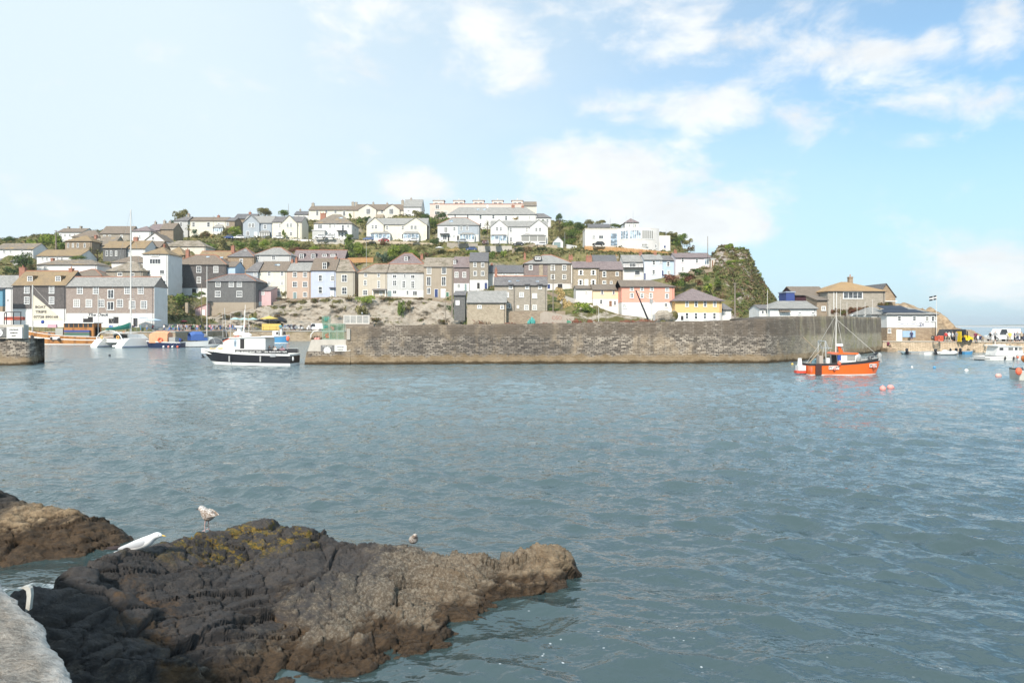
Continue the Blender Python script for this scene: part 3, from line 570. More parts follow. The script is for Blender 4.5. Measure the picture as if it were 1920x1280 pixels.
def house(name, label, x0, x1, eave, base, ridge, Y, wall, roof, kind='gx', dp=7.5, rows=(), doors=(), low=None, ch=(), hl=None, hr=None, gx=None,
          terra=False, dorm=(), gut=True, yaw=0.0, cat='house', group=None, side=None, parent=None, extra=None, pad=True, below=3.0, ov=0.3, sky=()):
    k = Y/S; W = (x1-x0)*k; c = P(x0, base, Y)
    par = empty(name, c, yaw, label, cat, group) if parent is None else empty(name, (c-parent.location), 0.0)
    if parent is not None: par.parent = parent
    lx = lambda px: (px-x0)*k
    lz = lambda py: (base-py)*k
    ze = lz(eave); zr = (CH+(HZ-ridge)/S*(Y+(dp/2 if kind in ('gx','hip') else dp if kind == 'mono' else 0)))-c.z if ridge is not None else ze
    zb = -below; body = MB()
    if low:                                              # (row, material): lower storey in another finish, its own part
        zl = lz(low[0]); lo = MB(); lo.box(0.03, W-0.03, 0.04, dp, zb, zl); lo.build('lower_wall', low[1], par); wall_poly(kind, W, dp, ze, zr, body, zl, hl, hr, gx)
    else: wall_poly(kind, W, dp, ze, zr, body, zb, hl, hr, gx)
    body.build('wall', wall, par)
    ylow = 0.04 if low else 0.0
    if kind == 'flat':
        MB().box(-0.15, W+0.15, -0.15, dp+0.15, ze, ze+0.25).build('roof', roof, par)
    else:
        v, f, rg = roof_sheet(kind, W, dp, ze, zr, ov, hl, hr, gx)
        r = MB().solid_sheet(v, f, 0.14).build('roof', roof, par)
        if terra and rg:
            t = MB(); t.tube(Vector(rg[0])+Vector((0,0,0.03)), Vector(rg[1])+Vector((0,0,0.03)), 0.14, n=6)
            if kind == 'hip':
                for a, b in ((4,0),(4,3),(5,1),(5,2)):
                    if (a == 4 and hl == 0) or (a == 5 and hr == 0): continue
                    t.tube(Vector(v[a])+Vector((0,0,0.03)), Vector(v[b])+Vector((0,0,0.03)), 0.12, n=6)
            t.build('ridge_tiles', TER, r)
        if gut and kind in ('gx', 'hip', 'mono'):
            g = MB(); g.tube((-ov*0.5, -ov-0.03, ze-0.12), (W+ov*0.5, -ov-0.03, ze-0.12), 0.07, n=5)
            if W > 6: g.tube((W-0.35, -0.06, ze-0.15), (W-0.35, -0.06, zb), 0.05, n=5)
            g.build('gutter', GUT, par)
        for (cx, cy_, w, h) in sky:                      # skylights on the front slope
            if kind in ('gx','hip'):
                s0 = lz(cy_); X = lx(cx); ww = w*k/2; n = Vector((0, -(zr-ze), dp/2+ov)).normalized(); up = Vector((0, dp/2+ov, zr-ze)).normalized()
                zz = (cy_-eave)/(ridge-eave); c0 = Vector((X, -ov+zz*(dp/2+ov), ze+zz*(zr-ze))); hh = h*k*0.9
                vs = [c0+up*a*hh/2+Vector((1,0,0))*b*ww+n*q for q in (-0.05,0.09) for a, b in ((-1,-1),(-1,1),(1,1),(1,-1))]
                MB().add(vs, [(0,3,2,1),(4,5,6,7),(0,1,5,4),(1,2,6,5),(2,3,7,6),(3,0,4,7)]).build('skylight', GLB, r)
    for row in rows:
        y, xs, w, h = row[:4]; st = row[4] if len(row) > 4 else 's'; gl = row[5] if len(row) > 5 else None
        for x in xs: add_window(par, lx(x), lz(y), w*k, h*k, ylow if (low and y > low[0]) else 0.0, st, gl)
    for dd in doors:
        x, yb, w, h, cc = dd; add_door(par, lx(x), lz(yb), w*k, h*k, DOORS[cc], ylow if low else 0.0)
    for (cx, w, top, mat, pots) in ch:
        ym = dp/2; z1 = CH+(HZ-top)/S*(Y+ym)-c.z; X = lx(cx)*(1+ym/Y)+(x0-960)*k*ym/Y; ww = w*k; cm = MB()
        cm.box(X-ww/2, X+ww/2, ym-0.45, ym+0.45, (zr+ze)/2, z1); cm.box(X-ww/2-0.08, X+ww/2+0.08, ym-0.53, ym+0.53, z1-0.22, z1-0.08)
        cc = cm.build('chimney', mat, par)
        for i in range(pots):
            xp = X+(i-(pots-1)/2)*ww*0.5; MB().tube((xp, ym, z1), (xp, ym, z1+0.55), 0.13, 0.1, 8).build('chimney_pot', TER, cc)
    for (cx, cy_, w, h) in dorm:                          # dormer windows standing in the front slope
        X = lx(cx); ww = w*k; hh = h*k; zc = lz(cy_); zb_ = zc-hh/2; fy = max(0.05, (zb_-ze)/(max(zr-ze, 0.1))*(dp/2))-0.05; z1 = zc+hh/2
        by = min(dp/2, (z1+0.25-ze)/max(zr-ze, 0.1)*(dp/2)+0.3); d = MB(); d.box(X-ww/2-0.12, X+ww/2+0.12, fy, by, zb_-0.25, z1+0.06); d.box(X-ww/2-0.3, X+ww/2+0.3, fy-0.2, by+0.2, z1+0.062, z1+0.2)
        dd = d.build('dormer', roof, par); add_window(dd, X, zc, ww, hh, fy, 's')
    if side:                                              # windows in the right (r) or left (l) flank: (which, depth, row, w, h)
        for (wh, yd, y, w, h) in side:
            s = empty('window', (W if wh == 'r' else 0, yd, lz(y)), R(90) if wh == 'r' else R(-90)); s.parent = par
            bpy.data.objects.remove(s); f = MB(); sx = W if wh == 'r' else 0.0; sg = 1 if wh == 'r' else -1; a = w*k/2; hh = h*k/2; zc = lz(y)
            f.box(min(sx, sx+sg*0.06), max(sx, sx+sg*0.06), yd-a, yd+a, zc-hh, zc+hh); g = f.build('window', FRM, par)
            MB().box(min(sx+sg*0.05, sx+sg*0.08), max(sx+sg*0.05, sx+sg*0.08), yd-a+0.12, yd+a-0.12, zc-hh+0.12, zc+hh-0.12).build('pane', GLS, g)
    if extra: extra(par, lx, lz, k)
    if pad and parent is None:
        for X in np.linspace(0, W, max(2, int(W/5)+1)):
            for dy in (-1.0, dp*0.5, dp): TP.append((c.x+X, Y+dy, c.z-0.12))
    return par
def awn(par, x0, x1, z0, z1, y0, y1, mat, name='porch_roof'):
    return MB().solid_sheet([(x0,y0,z0),(x1,y0,z0),(x1,y1,z1),(x0,y1,z1)], [(0,1,2,3)], 0.12).build(name, mat, par)
def conserv(par, lx, lz, x0, x1, top, eave, base, n, dp=2.4, hip=True):
    X0, X1 = lx(x0), lx(x1); zb, ze, zt = lz(base), lz(eave), lz(top); b = MB()
    b.box(X0, X1, -dp, 0.0, zb-1.5, zb+0.5); w = b.build('conservatory', WH, par); r = MB(); i = (X1-X0)*0.18 if hip else 0
    r.solid_sheet([(X0-.15,-dp-.2,ze),(X1+.15,-dp-.2,ze),(X1-i,0,zt),(X0+i,0,zt)], [(0,1,2,3)], 0.1)
    if hip: r.solid_sheet([(X0-.15,-dp-.2,ze),(X0+i,0,zt),(X0-.15,0,ze)], [(0,1,2)], 0.1).solid_sheet([(X1+.15,-dp-.2,ze),(X1+.15,0,ze),(X1-i,0,zt)], [(0,1,2)], 0.1)
    r.build('conservatory_roof', SLL, w); f = MB(); 
    for k in range(n+1):
        x = X0+(X1-X0)*k/n; f.box(x-0.09, x+0.09, -dp, -dp+0.15, zb+0.5, ze)
    f.box(X0, X1, -dp+0.01, -dp+0.14, ze-0.2, ze-0.02); f.build('conservatory_frame', FRM, w)
    MB().box(X0+0.05, X1-0.05, -dp+0.05, -0.05, zb+0.51, ze-0.21).build('conservatory_glazing', GLB, w)

def hs(*a, **k): return house(*a, **k)
# ================= west quay buildings
def deck_extra(par, lx, lz, k):
    for x in (165, 213): 
        o = MB().box(lx(x-9), lx(x+9), -0.03, 0.02, lz(606), lz(594)).build('opening', DRK, par)
        MB().box(lx(x-8), lx(x), -0.10, -0.035, lz(597), lz(594.5)).build('blind', FRM, o)
    add_door(par, lx(254), lz(612), 8*k, 19*k, DOORS['d'], 0.04); MB().box(lx(289)+0.002, lx(289)+0.08, -0.05, 7.02, -3, lz(537)-0.2).build('end_wall', WH, par)
    text_mesh('shop_lettering', 'The Deck', 5.6*k, paint((0.05,0.06,0.07), 0.5, key='ltr'), par, (lx(183), 0.025, lz(590)), width=39*k, shear=0.35, bold=0.035)
hs('stone_building', 'long mauve stone building with white ground floor and script lettering on the west quay', 124, 289, 537, 614, 519, 184, STP, SLL, 'gx', 7, 
   rows=[(544,(150,180,239,264),11,14,'S'),(551,(208,),12,17,'v'),(568.5,(144,167,190,225),12,15,'S'),(573,(207.5,),13,16,'v'),(571,(248,270),12,15,'S')], low=(587,WH), terra=True, cat='building', extra=deck_extra)
hs('slate_building', 'slate-hung quay building with mustard roof, two dormers and white base behind the tan boat', 24, 123.6, 535, 614, 508, 184, HUNG, MUS, 'gx', 10,
   rows=[(543,(50.5,97),10,14,'S'),(563,(50.5,97),10,14,'S')], low=(579,WH), dorm=[(50,522,10,10),(103,522,10,10)], ch=[(43,11,501,BRK,1),(134,7,503,BRK,1)], terra=True, cat='building')
hs('white_building', 'plain white rendered building with pale slate roof at the far left of the quay', -30, 23.5, 539, 614, 516, 185, WH, SLL, 'gx', 9, rows=[(563,(15,),2,3,'p')], cat='building')
hs('blue_kiosk', 'small blue boarded kiosk with dark eaves at the left frame edge', -20, 5, 543, 577, 540, 178, TEAL, DKF, 'mono', 1.0, below=1, pad=False, gut=False, cat='kiosk', low=(574,STB))
hs('roof_house', 'brown hipped roof just behind the mustard quay building', 125, 190, 517, 530, 505, 202, WHP, SLB, 'hip', 9, terra=True)
# ================= far west hillside
hs('white_bungalow', 'white bungalow with patchy mustard roof highest at the far left', -10, 62, 467, 479, 456, 215, WH, SLM, 'gx', 8, rows=[(472,(8,20,42),5,6)])
hs('low_house', 'low house with plain grey roof at the left frame edge', -15, 34, 490, 500, 478, 212, WHP, SL, 'hip', 8)
hs('white_bungalow', 'white bungalow with bright mustard roof and white gable above the slate-hung building', 69, 150, 480, 500, 468, 214, WH, MUS, 'gx', 9, rows=[(485,(80,88),5,6),(485,(108,116),5,6)])
hs('white_house', 'long low white house with grey and mustard roof and pink chimney', 69, 182, 496, 512, 487, 208, WH, SLM, 'hip', 8, rows=[(502,(85,),7,6)], ch=[(99,5,484,BRK,0)])
hs('stone_house', 'square brown stone house with mustard hipped roof and four small windows', 122, 172, 452, 478, 441, 235, STD, MUS, 'hip', 9, rows=[(460,(128,137,146,159),3.5,8,'h')], ch=[(180,4,441,BRK,0)])
hs('white_house', 'white house with tan roof on the skyline above the stone house', 108, 156, 435, 456, 428, 270, WH, SLB, 'gx', 8, rows=[(441,(114,122,131,140),4,6),(450,(118,130),5,4)], ch=[(129,3,425,STG,0),(152,3,424,STG,0)])
hs('tan_roof_house', 'house almost hidden under a broad tan roof behind the stone house', 135, 187, 444, 456, 432, 262, BEI, SLB, 'hip', 8)
hs('gabled_house', 'grey stone house with brown roof and cross gable on the skyline', 188, 244, 438, 452, 424, 262, STG, SLB, 'gx', 8, rows=[(443,(196,206,228),5,5)])
hs('slate_cottage', 'cottage with slate-hung front under a long mustard roof beside the palm', 193, 236, 465, 490, 452, 228, HUNGG, MUS, 'gx', 9, rows=[(475,(200.5,208.5,218),4,10,'h')])
hs('white_cottage', 'white cottage end under a mustard roof with a red brick chimney', 236.5, 272, 466, 484, 451, 229, WH, MUS, 'gx', 9, rows=[(471,(243,),5,7)], ch=[(255,8,445,BRK,2)])
hs('curved_roof_house', 'house with a lichened grey roof rising behind the slate cottage', 180, 212, 460, 470, 443, 240, STG, SLM, 'gx', 9)
hs('white_house', 'white house with flat brown roof tucked below the mustard cottages', 209, 272, 492, 506, 480, 215, WHP, SLB, 'hip', 8)
hs('grey_roof_house', 'wide house with flat grey roof and two white windows left of the tall white house', 199, 268, 508, 522, 491, 207, HUNGT, MOT, 'hip', 9, rows=[(514,(225,),9,7,'v'),(515,(248,),8,7,'v')])
hs('tall_white_house', 'tall white four-storey house with mustard hipped roof above the hedge', 268, 315, 476, 553, 463, 210, WH, MUS, 'hip', 9, rows=[(490,(291,),22,10,'W'),(510,(278,304),9,9,'v'),(530.5,(303,),17,10,'v'),(550,(306,),8,8,'v')], dorm=[(291,478,14,4)])
hs('grey_roof_house', 'pale house with broad flat-pitched cream roof above the big slate-hung house', 303, 385, 462, 470, 451, 245, CRP, MOT, 'hip', 8)
hs('white_house', 'white house with square grey hipped roof on the skyline', 247, 282, 433, 456, 424, 262, WH, SLP, 'hip', 8, rows=[(444,(262,),4,6)])
hs('gabled_house', 'white house with black-edged gable and red-brown bay behind the brick chimney', 270, 310, 452, 462, 436, 246, WH, SLB, 'gy', 8, rows=[(447,(287,),6,7)])
hs('terraced_house', 'pink-roofed terrace house stepping up at the skyline left of the tree', 278, 300, 432, 448, 420, 268, STG, SLP, 'gx', 8, ch=[(292,3,416,STG,1)])
hs('terraced_house', 'brown-roofed terrace house beside the tree at the skyline', 300.5, 325, 430, 452, 418, 268, STD, SLB, 'gx', 8, ch=[(309,4,414,STG,1),(319,4,416,STG,1)])
hs('brown_roof_cottage', 'cottage with dark lichened roof just above the tall white house', 258, 300, 464, 474, 452, 236, STB, SLB, 'gx', 7)
hs('brown_roof_cottage', 'cottage with brown pyramid roof right of the tall white house', 305, 345, 478, 486, 463, 234, STB, MUS, 'hip', 8, ch=[(308,4,460,BRK,2)])
# ================= middle: front terrace
hs('slate_house', 'large slate-hung house with terracotta-ridged hipped roof above the ivy', 317, 424, 496, 553, 478, 222, HUNG, SLB, 'hip', 12, rows=[(504.5,(338,),7,11),(505,(373,405),9,12),(525,(338,),8,12),(525,(373,),8,12,'h')], low=(540,WH),
   doors=[(338,553,7,13,'d'),(364,553,8,12,'d')], terra=True, ch=[(352,6,468,BRK,1)], sky=[(378,482,6,4),(405,483,6,4)])
hs('blue_cottage', 'pale blue cottage end joined to the large slate-hung house', 424.5, 441, 500, 540, 490, 223, PBL, SLB, 'gx', 8)
def black_extra(par, lx, lz, k):
    for x, w in ((404,8),(415,12),(440,10),(449,6)): add_window(par, lx(x), lz(571), w*k, 8*k, 0.35, 'S')
    add_door(par, lx(425.5), lz(581), 6*k, 11*k, DOORS['w'], 0.35)
    MB().box(0.2, lx(476), 0.35, 6, -0.5, lz(567.5)).build('brick_base', courses((0.20,0.10,0.07),(0.26,0.15,0.10),0.4,0.2,(0.15,0.11,0.09),0.05,name='brick'), par)
hs('black_house', 'black slate-hung house with six white windows over a brick base on the quay slope', 388, 479, 527, 583, 514, 216, HUNGG, SL, 'hip', 10, rows=[(533,(409,434,449),9.5,9.5,'C'),(551,(408.5,449),10.5,11.5,'C')], low=(566.5,BRN), terra=True, extra=black_extra)
hs('pink_cottage', 'pink boarded cottage with small slate roof beside the black house', 477.5, 508, 544, 573, 537, 219, PNK, SL, 'mono', 6, rows=[(549,(493,),6,7.5)], doors=[(486,573,8,7,'w')])
hs('pink_shed', 'small pink lean-to shed with white door below the black house', 366, 388, 578, 592, 569, 214, PNK, TER, 'monoR', 4, doors=[(381,591,6,10,'w')])
hs('cream_house', 'cream terrace house with brown roof and skylight at the left end of the cliff terrace', 484, 537.5, 508, 562, 490, 226, CR, SLB, 'gx', 9, rows=[(513,(505,529),6,8.5),(531,(505,529),6,7.5),(550,(522,),8,10,'S')], sky=[(515,497,10,5)], ch=[(556,4,484,BRK,1)])
hs('blue_grey_house', 'blue-grey narrow house with hipped roof beside the cream terrace house', 461, 483.5, 509, 558, 491, 225, GB, SL, 'hip', 9, hr=0, rows=[(512.5,(479,),6.5,9,'S')])
hs('peach_house', 'peach terrace house with white windows and arched white door', 538, 582.5, 508, 562, 492, 226, PEA, SLL, 'gx', 9, rows=[(515,(553,572),8,9.5),(533,(553,572),9,11),(552,(572,),8,9)], doors=[(553,560,6,12,'t')], ch=[(548,4,487,BRK,1)])
def lav_extra(par, lx, lz, k):
    awn(par, lx(618), lx(629), lz(540), lz(538.5), -0.9, 0, GUT)
hs('lavender_house', 'lavender terrace house with brown mansard roof and tall white dormer', 583, 629.5, 507, 558, 484, 226, LAV, SLB, 'gx', 9, rows=[(521.5,(600.6,),7.5,12,'h'),(521.5,(623.6,),6.5,10),(543.5,(600.6,),8,13,'h')], doors=[(623,556,5.5,12,'w')], dorm=[(608,498,8,13)], extra=lav_extra, ch=[(630,5,482,BRK,1)])
hs('beige_house', 'beige house with steep pyramid roof at the end of the cliff terrace', 630, 665, 509, 557, 486, 226, BEG, MOT, 'hip', 10, rows=[(521.5,(645.7,),10.5,13.5),(545,(645.7,),10,13.5)], hl=0, terra=True)
def porch_extra(par, lx, lz, k):
    awn(par, lx(699), lx(725), lz(544), lz(541.5), -1.3, 0, SL); m = MB()
    for x in (700, 724): m.box(lx(x)-0.1, lx(x)+0.1, -1.2, -1.0, lz(556), lz(544.5))
    m.build('porch_post', FRM, par)
hs('grey_house', 'warm grey terrace house with shaded porch left of the long grey house', 672, 725.5, 511, 556, 495, 225, BEI, MOT, 'hip', 9, hr=0, rows=[(515.5,(685.6,),6,7,'v'),(516,(710,),5,7,'v'),(530,(685,),6,10),(533,(710,),5,14,'F'),(548.5,(684.7,),9,10),(549,(714,),6,9,'S')], terra=True, extra=porch_extra)
hs('grey_house', 'long grey terrace house with mossy roof, French windows and white ground floor', 726, 796.5, 511, 558, 495, 225, GRY, MOT, 'gx', 9, rows=[(518,(740,),8,7,'v'),(518.5,(774,),8,7,'v'),(517,(759,),4,6,'h'),(530.5,(740,),8,10),(533,(757,),6.5,14,'F'),(533.5,(774,),7,14,'F'),(547.5,(740,),8,7,'v'),(548.5,(764,),5,8,'h'),(549.5,(778,),9,9,'v')],
   low=(543.5,WH), doors=[(730.5,556,7,11,'t')], terra=True)
hs('pyramid_roof_house', 'house with dark purple pyramid roof and small dormer behind the grey terrace', 727, 795, 496, 505, 475, 242, BEI, SLP, 'hip', 10, terra=True, dorm=[(760,484,7,8)], ch=[(791,5,478,BRK,2)])
hs('brown_tall_house', 'tall brown three-storey house with tall white windows above the cliff', 795, 850, 500, 562, 483, 222, BRN, MOT, 'gx', 9, rows=[(507.5,(804.5,832.5),8.5,13,'v'),(527,(804,832),8.5,17,'v'),(545,(804,),7,12,'v')], doors=[(818,557,6,15,'b'),(831,558,8,16,'w'),(839,556,5,8,'g')], extra=None)
hs('lilac_house', 'lilac slate-hung house with purple roof between brown and stone houses', 850.5, 880, 501, 549, 481, 221, HUNGP, SLP, 'gx', 9, rows=[(515,(856,870.5),7,10.5),(536,(860,),6,9,'v')], low=(531,WH), doors=[(873,545,4,13,'t')], dorm=[(852,491,5,8)])
hs('stone_tall_house', 'tall narrow stone house with dark slate roof and white ground floor', 880.5, 915, 490, 545, 473, 220, HUNGT, SLD, 'gx', 8, rows=[(496,(890.5,),6,9),(496.5,(905,),6,9,'v'),(512.5,(891,905),6.5,9,'v')], low=(524.5,WH), doors=[(897,541,5,11,'d'),(911,542,5,12,'b')])
hs('white_cottage', 'low white cottage with dark slate roof and brick chimney behind the stone house', 915.5, 986, 511, 526, 497, 225, WHP, SLD, 'gx', 8, rows=[(514,(930,945,968),6,4)], ch=[(922,4,496,BRK,2)])
# ================= behind the front terrace
hs('stone_cottage', 'brown stone cottage with slate hip and skylight behind the big slate-hung house', 427, 476, 481, 515, 465, 238, STB, SL, 'hip', 9, rows=[(491,(452.5,),6,12)], terra=True, sky=[(454,470,6,5)], ch=[(437,6,461,BRK,1)])
hs('grey_house', 'grey house with pale hipped roof below the green hedge', 477, 545, 478, 496, 464, 240, GRY, SLL, 'hip', 10, rows=[(483,(483,),7,9),(483,(513,),7,8)], terra=True)
hs('long_roof_cottage', 'cottage showing only a long mossy roof beside the slate hip', 370, 436, 485, 492, 471, 240, STB, MUS, 'gx', 8, terra=True)
hs('dormered_cottage', 'dark boarded cottage with four dormers and terracotta ridge above the terrace', 548, 645, 489, 500, 469, 246, DKF, SLP, 'gx', 9, dorm=[(564,480,8,9),(586,480,8,9),(606,478,9,5),(622,478,9,5)], terra=True, ch=[(594,4,474,BRK,1)])
# ================= middle tier below the skyline
def cc1(par, lx, lz, k): conserv(par, lx, lz, 403, 421, 421, 428, 438, 5, 2.0)
hs('cream_terrace', 'long cream terrace with brown roof and glazed porch below the left skyline', 352.5, 424, 414, 444, 407, 285, CR, SLB, 'gx', 8, rows=[(421,(363,391),6,9,'h'),(421,(410,),5,6),(436,(385,),6,6)], extra=cc1, ch=[(410,4,404,BRK,1)])
hs('grey_terrace_house', 'grey end-of-terrace house joined to the long cream terrace', 325, 352, 414, 446, 406, 284, GRY, SL, 'hip', 8, hr=0, rows=[(421,(339.5,),6,9,'v'),(436,(339.5,),6.5,9,'v')], ch=[(354,4,402,STG,2)])
hs('stone_end_house', 'small dark stone house at the right end of the cream terrace', 424.5, 440, 414, 440, 408, 285, STD, SL, 'gx', 8, rows=[(420,(427,),5,6)])
hs('dark_house', 'dark slate-roofed house with two windows behind the blue-grey gable', 439, 478, 410, 430, 401, 292, STD, SLD, 'gx', 8, rows=[(417,(448,462),6,9)], ch=[(469,4,398,BRK,1)])
def twin(x0, g0, g1, x1, apex, eave, ridge, base, Y, wall, roof):
    def ex(par, lx, lz, k):
        for (a, b) in ((x0, g0), (g1, x1)):
            w = MB(); X0, X1 = lx(a), lx(b); m = (X0+X1)/2; ze, za = lz(eave), lz(apex)
            w.prism_y([(X0,-3),(X1,-3),(X1,ze),(m,za-0.12),(X0,ze)], -0.9, 4.0); w.build('gable_wall', wall, par)
            MB().solid_sheet([(X0-.25,-1.2,ze-.1),(m,-1.2,za),(m,6,za),(X0-.25,6,ze-.1),(X1+.25,-1.2,ze-.1),(X1+.25,6,ze-.1)], [(0,1,2,3),(1,4,5,2)], 0.14).build('gable_roof', roof, par)
    return ex
def cg(par, lx, lz, k):
    twin(457, 487.5, 487.5, 487.5, 404, 418, 406, 447, 279, GB, SLL)
    w = MB(); X0, X1 = lx(457), lx(487.5); m = (X0+X1)/2; w.prism_y([(X0,-2),(X1,-2),(X1,lz(418)),(m,lz(404)-.12),(X0,lz(418))], -0.8, 4); w.build('gable_wall', GB, par)
    MB().solid_sheet([(X0-.2,-1.1,lz(418)-.1),(m,-1.1,lz(404)),(m,6,lz(404)),(X0-.2,6,lz(418)-.1),(X1+.2,-1.1,lz(418)-.1),(X1+.2,6,lz(418)-.1)], [(0,1,2,3),(1,4,5,2)], 0.14).build('gable_roof', SLL, par)
    for x in (469.5, 476): add_window(par, lx(x), lz(423), 5.5*k, 8*k, -0.8)
    add_window(par, lx(466), lz(438), 6*k, 8*k, -0.8); add_door(par, lx(481), lz(447), 5*k, 11*k, DOORS['w'], -0.8); conserv(par, lx, lz, 489, 507, 432, 436, 447, 4, 1.5)
hs('blue_grey_gabled_house', 'blue-grey house with a front gable and white bay on the upper road', 457, 510, 418, 447, 405, 279, GB, SLL, 'gx', 8, rows=[(425,(497,),6,8)], extra=cg)
def cg2(par, lx, lz, k):
    w = MB(); X0, X1 = lx(529), lx(558); m = lx(543.5); w.prism_y([(X0,-2),(X1,-2),(X1,lz(419)),(m,lz(404)-.12),(X0,lz(419))], -0.8, 4); w.build('gable_wall', CR, par)
    MB().solid_sheet([(X0-.2,-1.1,lz(419)-.1),(m,-1.1,lz(404)),(m,6,lz(404)),(X0-.2,6,lz(419)-.1),(X1+.2,-1.1,lz(419)-.1),(X1+.2,6,lz(419)-.1)], [(0,1,2,3),(1,4,5,2)], 0.14).build('gable_roof', SLL, par)
    for x in (540.5, 547): add_window(par, lx(x), lz(423), 5*k, 8*k, -0.8)
    add_window(par, lx(547), lz(439), 6*k, 7*k, -0.8)
hs('cream_gabled_house', 'small cream house with one pointed front gable beside the blue-grey gabled house', 510.5, 566, 416, 449, 406, 279, CR, SL, 'gx', 9, rows=[(423,(524.5,),5,8),(439,(524.5,),6,9)], extra=cg2)
hs('distant_cottage', 'small white cottage with dark roof left of the big cream skyline house', 552, 579, 402, 416, 396, 318, WH, SLD, 'gx', 7, rows=[(406,(560,570),3,4)], ch=[(563,2.5,393,STG,1)])
def wh1(par, lx, lz, k):
    MB().box(lx(589), lx(612), -2.5, 0.5, lz(449)-1, lz(434)).build('garage_block', GRY, par); MB().box(lx(588), lx(613), -2.8, 0.2, lz(434), lz(433)).build('balcony', FRM, par)
    MB().box(lx(633), lx(651), -2.0, 0.3, lz(434), lz(433)).build('balcony', GUT, par)
    for x in (636, 642, 649): add_window(par, lx(x), lz(440), 5*k, 9*k, -0.02, 'h')
hs('white_hipped_house', 'big white house with hipped slate roof, garage block and brick chimney', 588.5, 660, 419, 449, 402, 277, WH, SLM, 'hip', 12, rows=[(425,(600,),9,9,'W'),(424,(619,),5,8,'h'),(424,(627,),4.5,7),(427,(643,),5,11,'h'),(424,(653,),5,6),(439,(619,),5,6),(440,(627,),4,5)], extra=wh1, ch=[(606,10,400,BRK,3)], sky=[(635,409,7,4)], side=[('r',6,427,4,5)])
def ct(par, lx, lz, k):
    twin(688, 720, 759, 801, 408, 422, 409, 450, 276, CR, SLL)(par, lx, lz, k)
    for x in (699.5, 706): add_window(par, lx(x), lz(426), 5*k, 8*k, -0.9)
    for x in (772.5, 779.5): add_window(par, lx(x), lz(427), 5.5*k, 8*k, -0.9)
    conserv(par, lx, lz, 697, 733, 433, 439, 450, 5, 2.2); conserv(par, lx, lz, 758, 787, 432, 439, 450, 4, 2.4)
hs('cream_double_gabled_house', 'wide cream house with twin front gables and two conservatories', 688, 801, 421, 450, 409, 276, CR, SLL, 'gx', 9, rows=[(427,(726,755),5,8),(443,(755,),4,9,'h')], extra=ct)
def gh(par, lx, lz, k):
    conserv(par, lx, lz, 863, 890, 436, 440, 452, 5, 1.6); MB().box(lx(858), lx(897.4), -0.012, 0.5, lz(440), lz(424)).build('blue_render', GB, par)
    for x, w in ((865,5),(876,5)): add_window(par, lx(x), lz(428), w*k, 8*k, -0.015)
    MB().box(lx(825), lx(843), -1.4, 0.1, lz(439.5), lz(438.5)).build('balcony', GUT, par)
hs('white_and_blue_house', 'hipped house painted half white half blue-grey below the white terrace', 820.5, 898, 422, 453, 408, 275, WH, SLL, 'hip', 11, rows=[(431,(836,),7,12,'v'),(429,(852,),5,8),(445,(834,),8,9,'v'),(443,(851,),6,4,'W')], doors=[(841,452,3,10,'d'),(859,452,4,10,'d')], terra=True, extra=gh, sky=[(845,415,7,7)])
def wt(par, lx, lz, k):
    twin(920, 952, 993, 1027, 412, 426, 414, 457, 273, WH, SLL)(par, lx, lz, k)
    for x in (932, 939): add_window(par, lx(x), lz(430), 5*k, 8*k, -0.9)
    for x in (1005.5, 1012.5): add_window(par, lx(x), lz(431), 5*k, 8*k, -0.9)
    conserv(par, lx, lz, 921, 950, 438, 442, 455, 4, 2.0); conserv(par, lx, lz, 977, 1023, 438, 443, 456, 3, 2.6)
hs('white_double_gabled_house', 'wide white house with twin front gables and blue-glazed sun room', 920, 1027, 425, 457, 414, 273, WH, SLL, 'gx', 9, rows=[(431,(957.5,987.5),5,9),(449,(958,),5,9)], extra=wt)
hs('white_garage', 'small white gabled garage with grey door right of the white twin-gabled house', 1037, 1056, 453, 465, 443, 262, WH, SLL, 'gy', 7, doors=[(1044.5,464,13,10,'t')], cat='garage')
# ================= skyline
hs('cream_villa', 'long cream villa with dark brown roof on the left skyline', 579, 664, 394, 416, 386, 315, CR, SLB, 'gx', 9, rows=[(400,(595,),5,10,'v'),(397.5,(612,629),5,6,'v'),(400.5,(645.5,),5,10,'v')], ch=[(587,5,381,STG,1),(662,5,379,STG,1)])
def sk(par, lx, lz, k):
    twin(673, 706, 722, 750, 383, 393, 386, 412, 312, CRP, SLP)(par, lx, lz, k)
    for x in (691.5, 734.5): add_window(par, lx(x), lz(397), 8.5*k, 11*k, -0.9, 'W')
    MB().box(lx(706.5), lx(721), -2.5, 0, lz(412), lz(404)).build('porch', BRN, par)
hs('cream_twin_gabled_house', 'cream skyline house with twin bay gables and dark window frames', 664.5, 758, 394, 412, 383, 312, CRP, SLB, 'gx', 9, rows=[(397,(716,),6,6)], extra=sk, ch=[(668,4,379,STG,0),(700,3,380,STG,1),(726,3,381,STG,1),(755,5,376,STG,1)])
hs('slate_gabled_house', 'slate-hung skyline house with steep dark gable facing right', 757, 790, 388, 405, 374, 308, WH, SLL, 'gx', 11, rows=[(395,(766,),5,4)], side=None, ch=[(771,3,372,STG,1)])
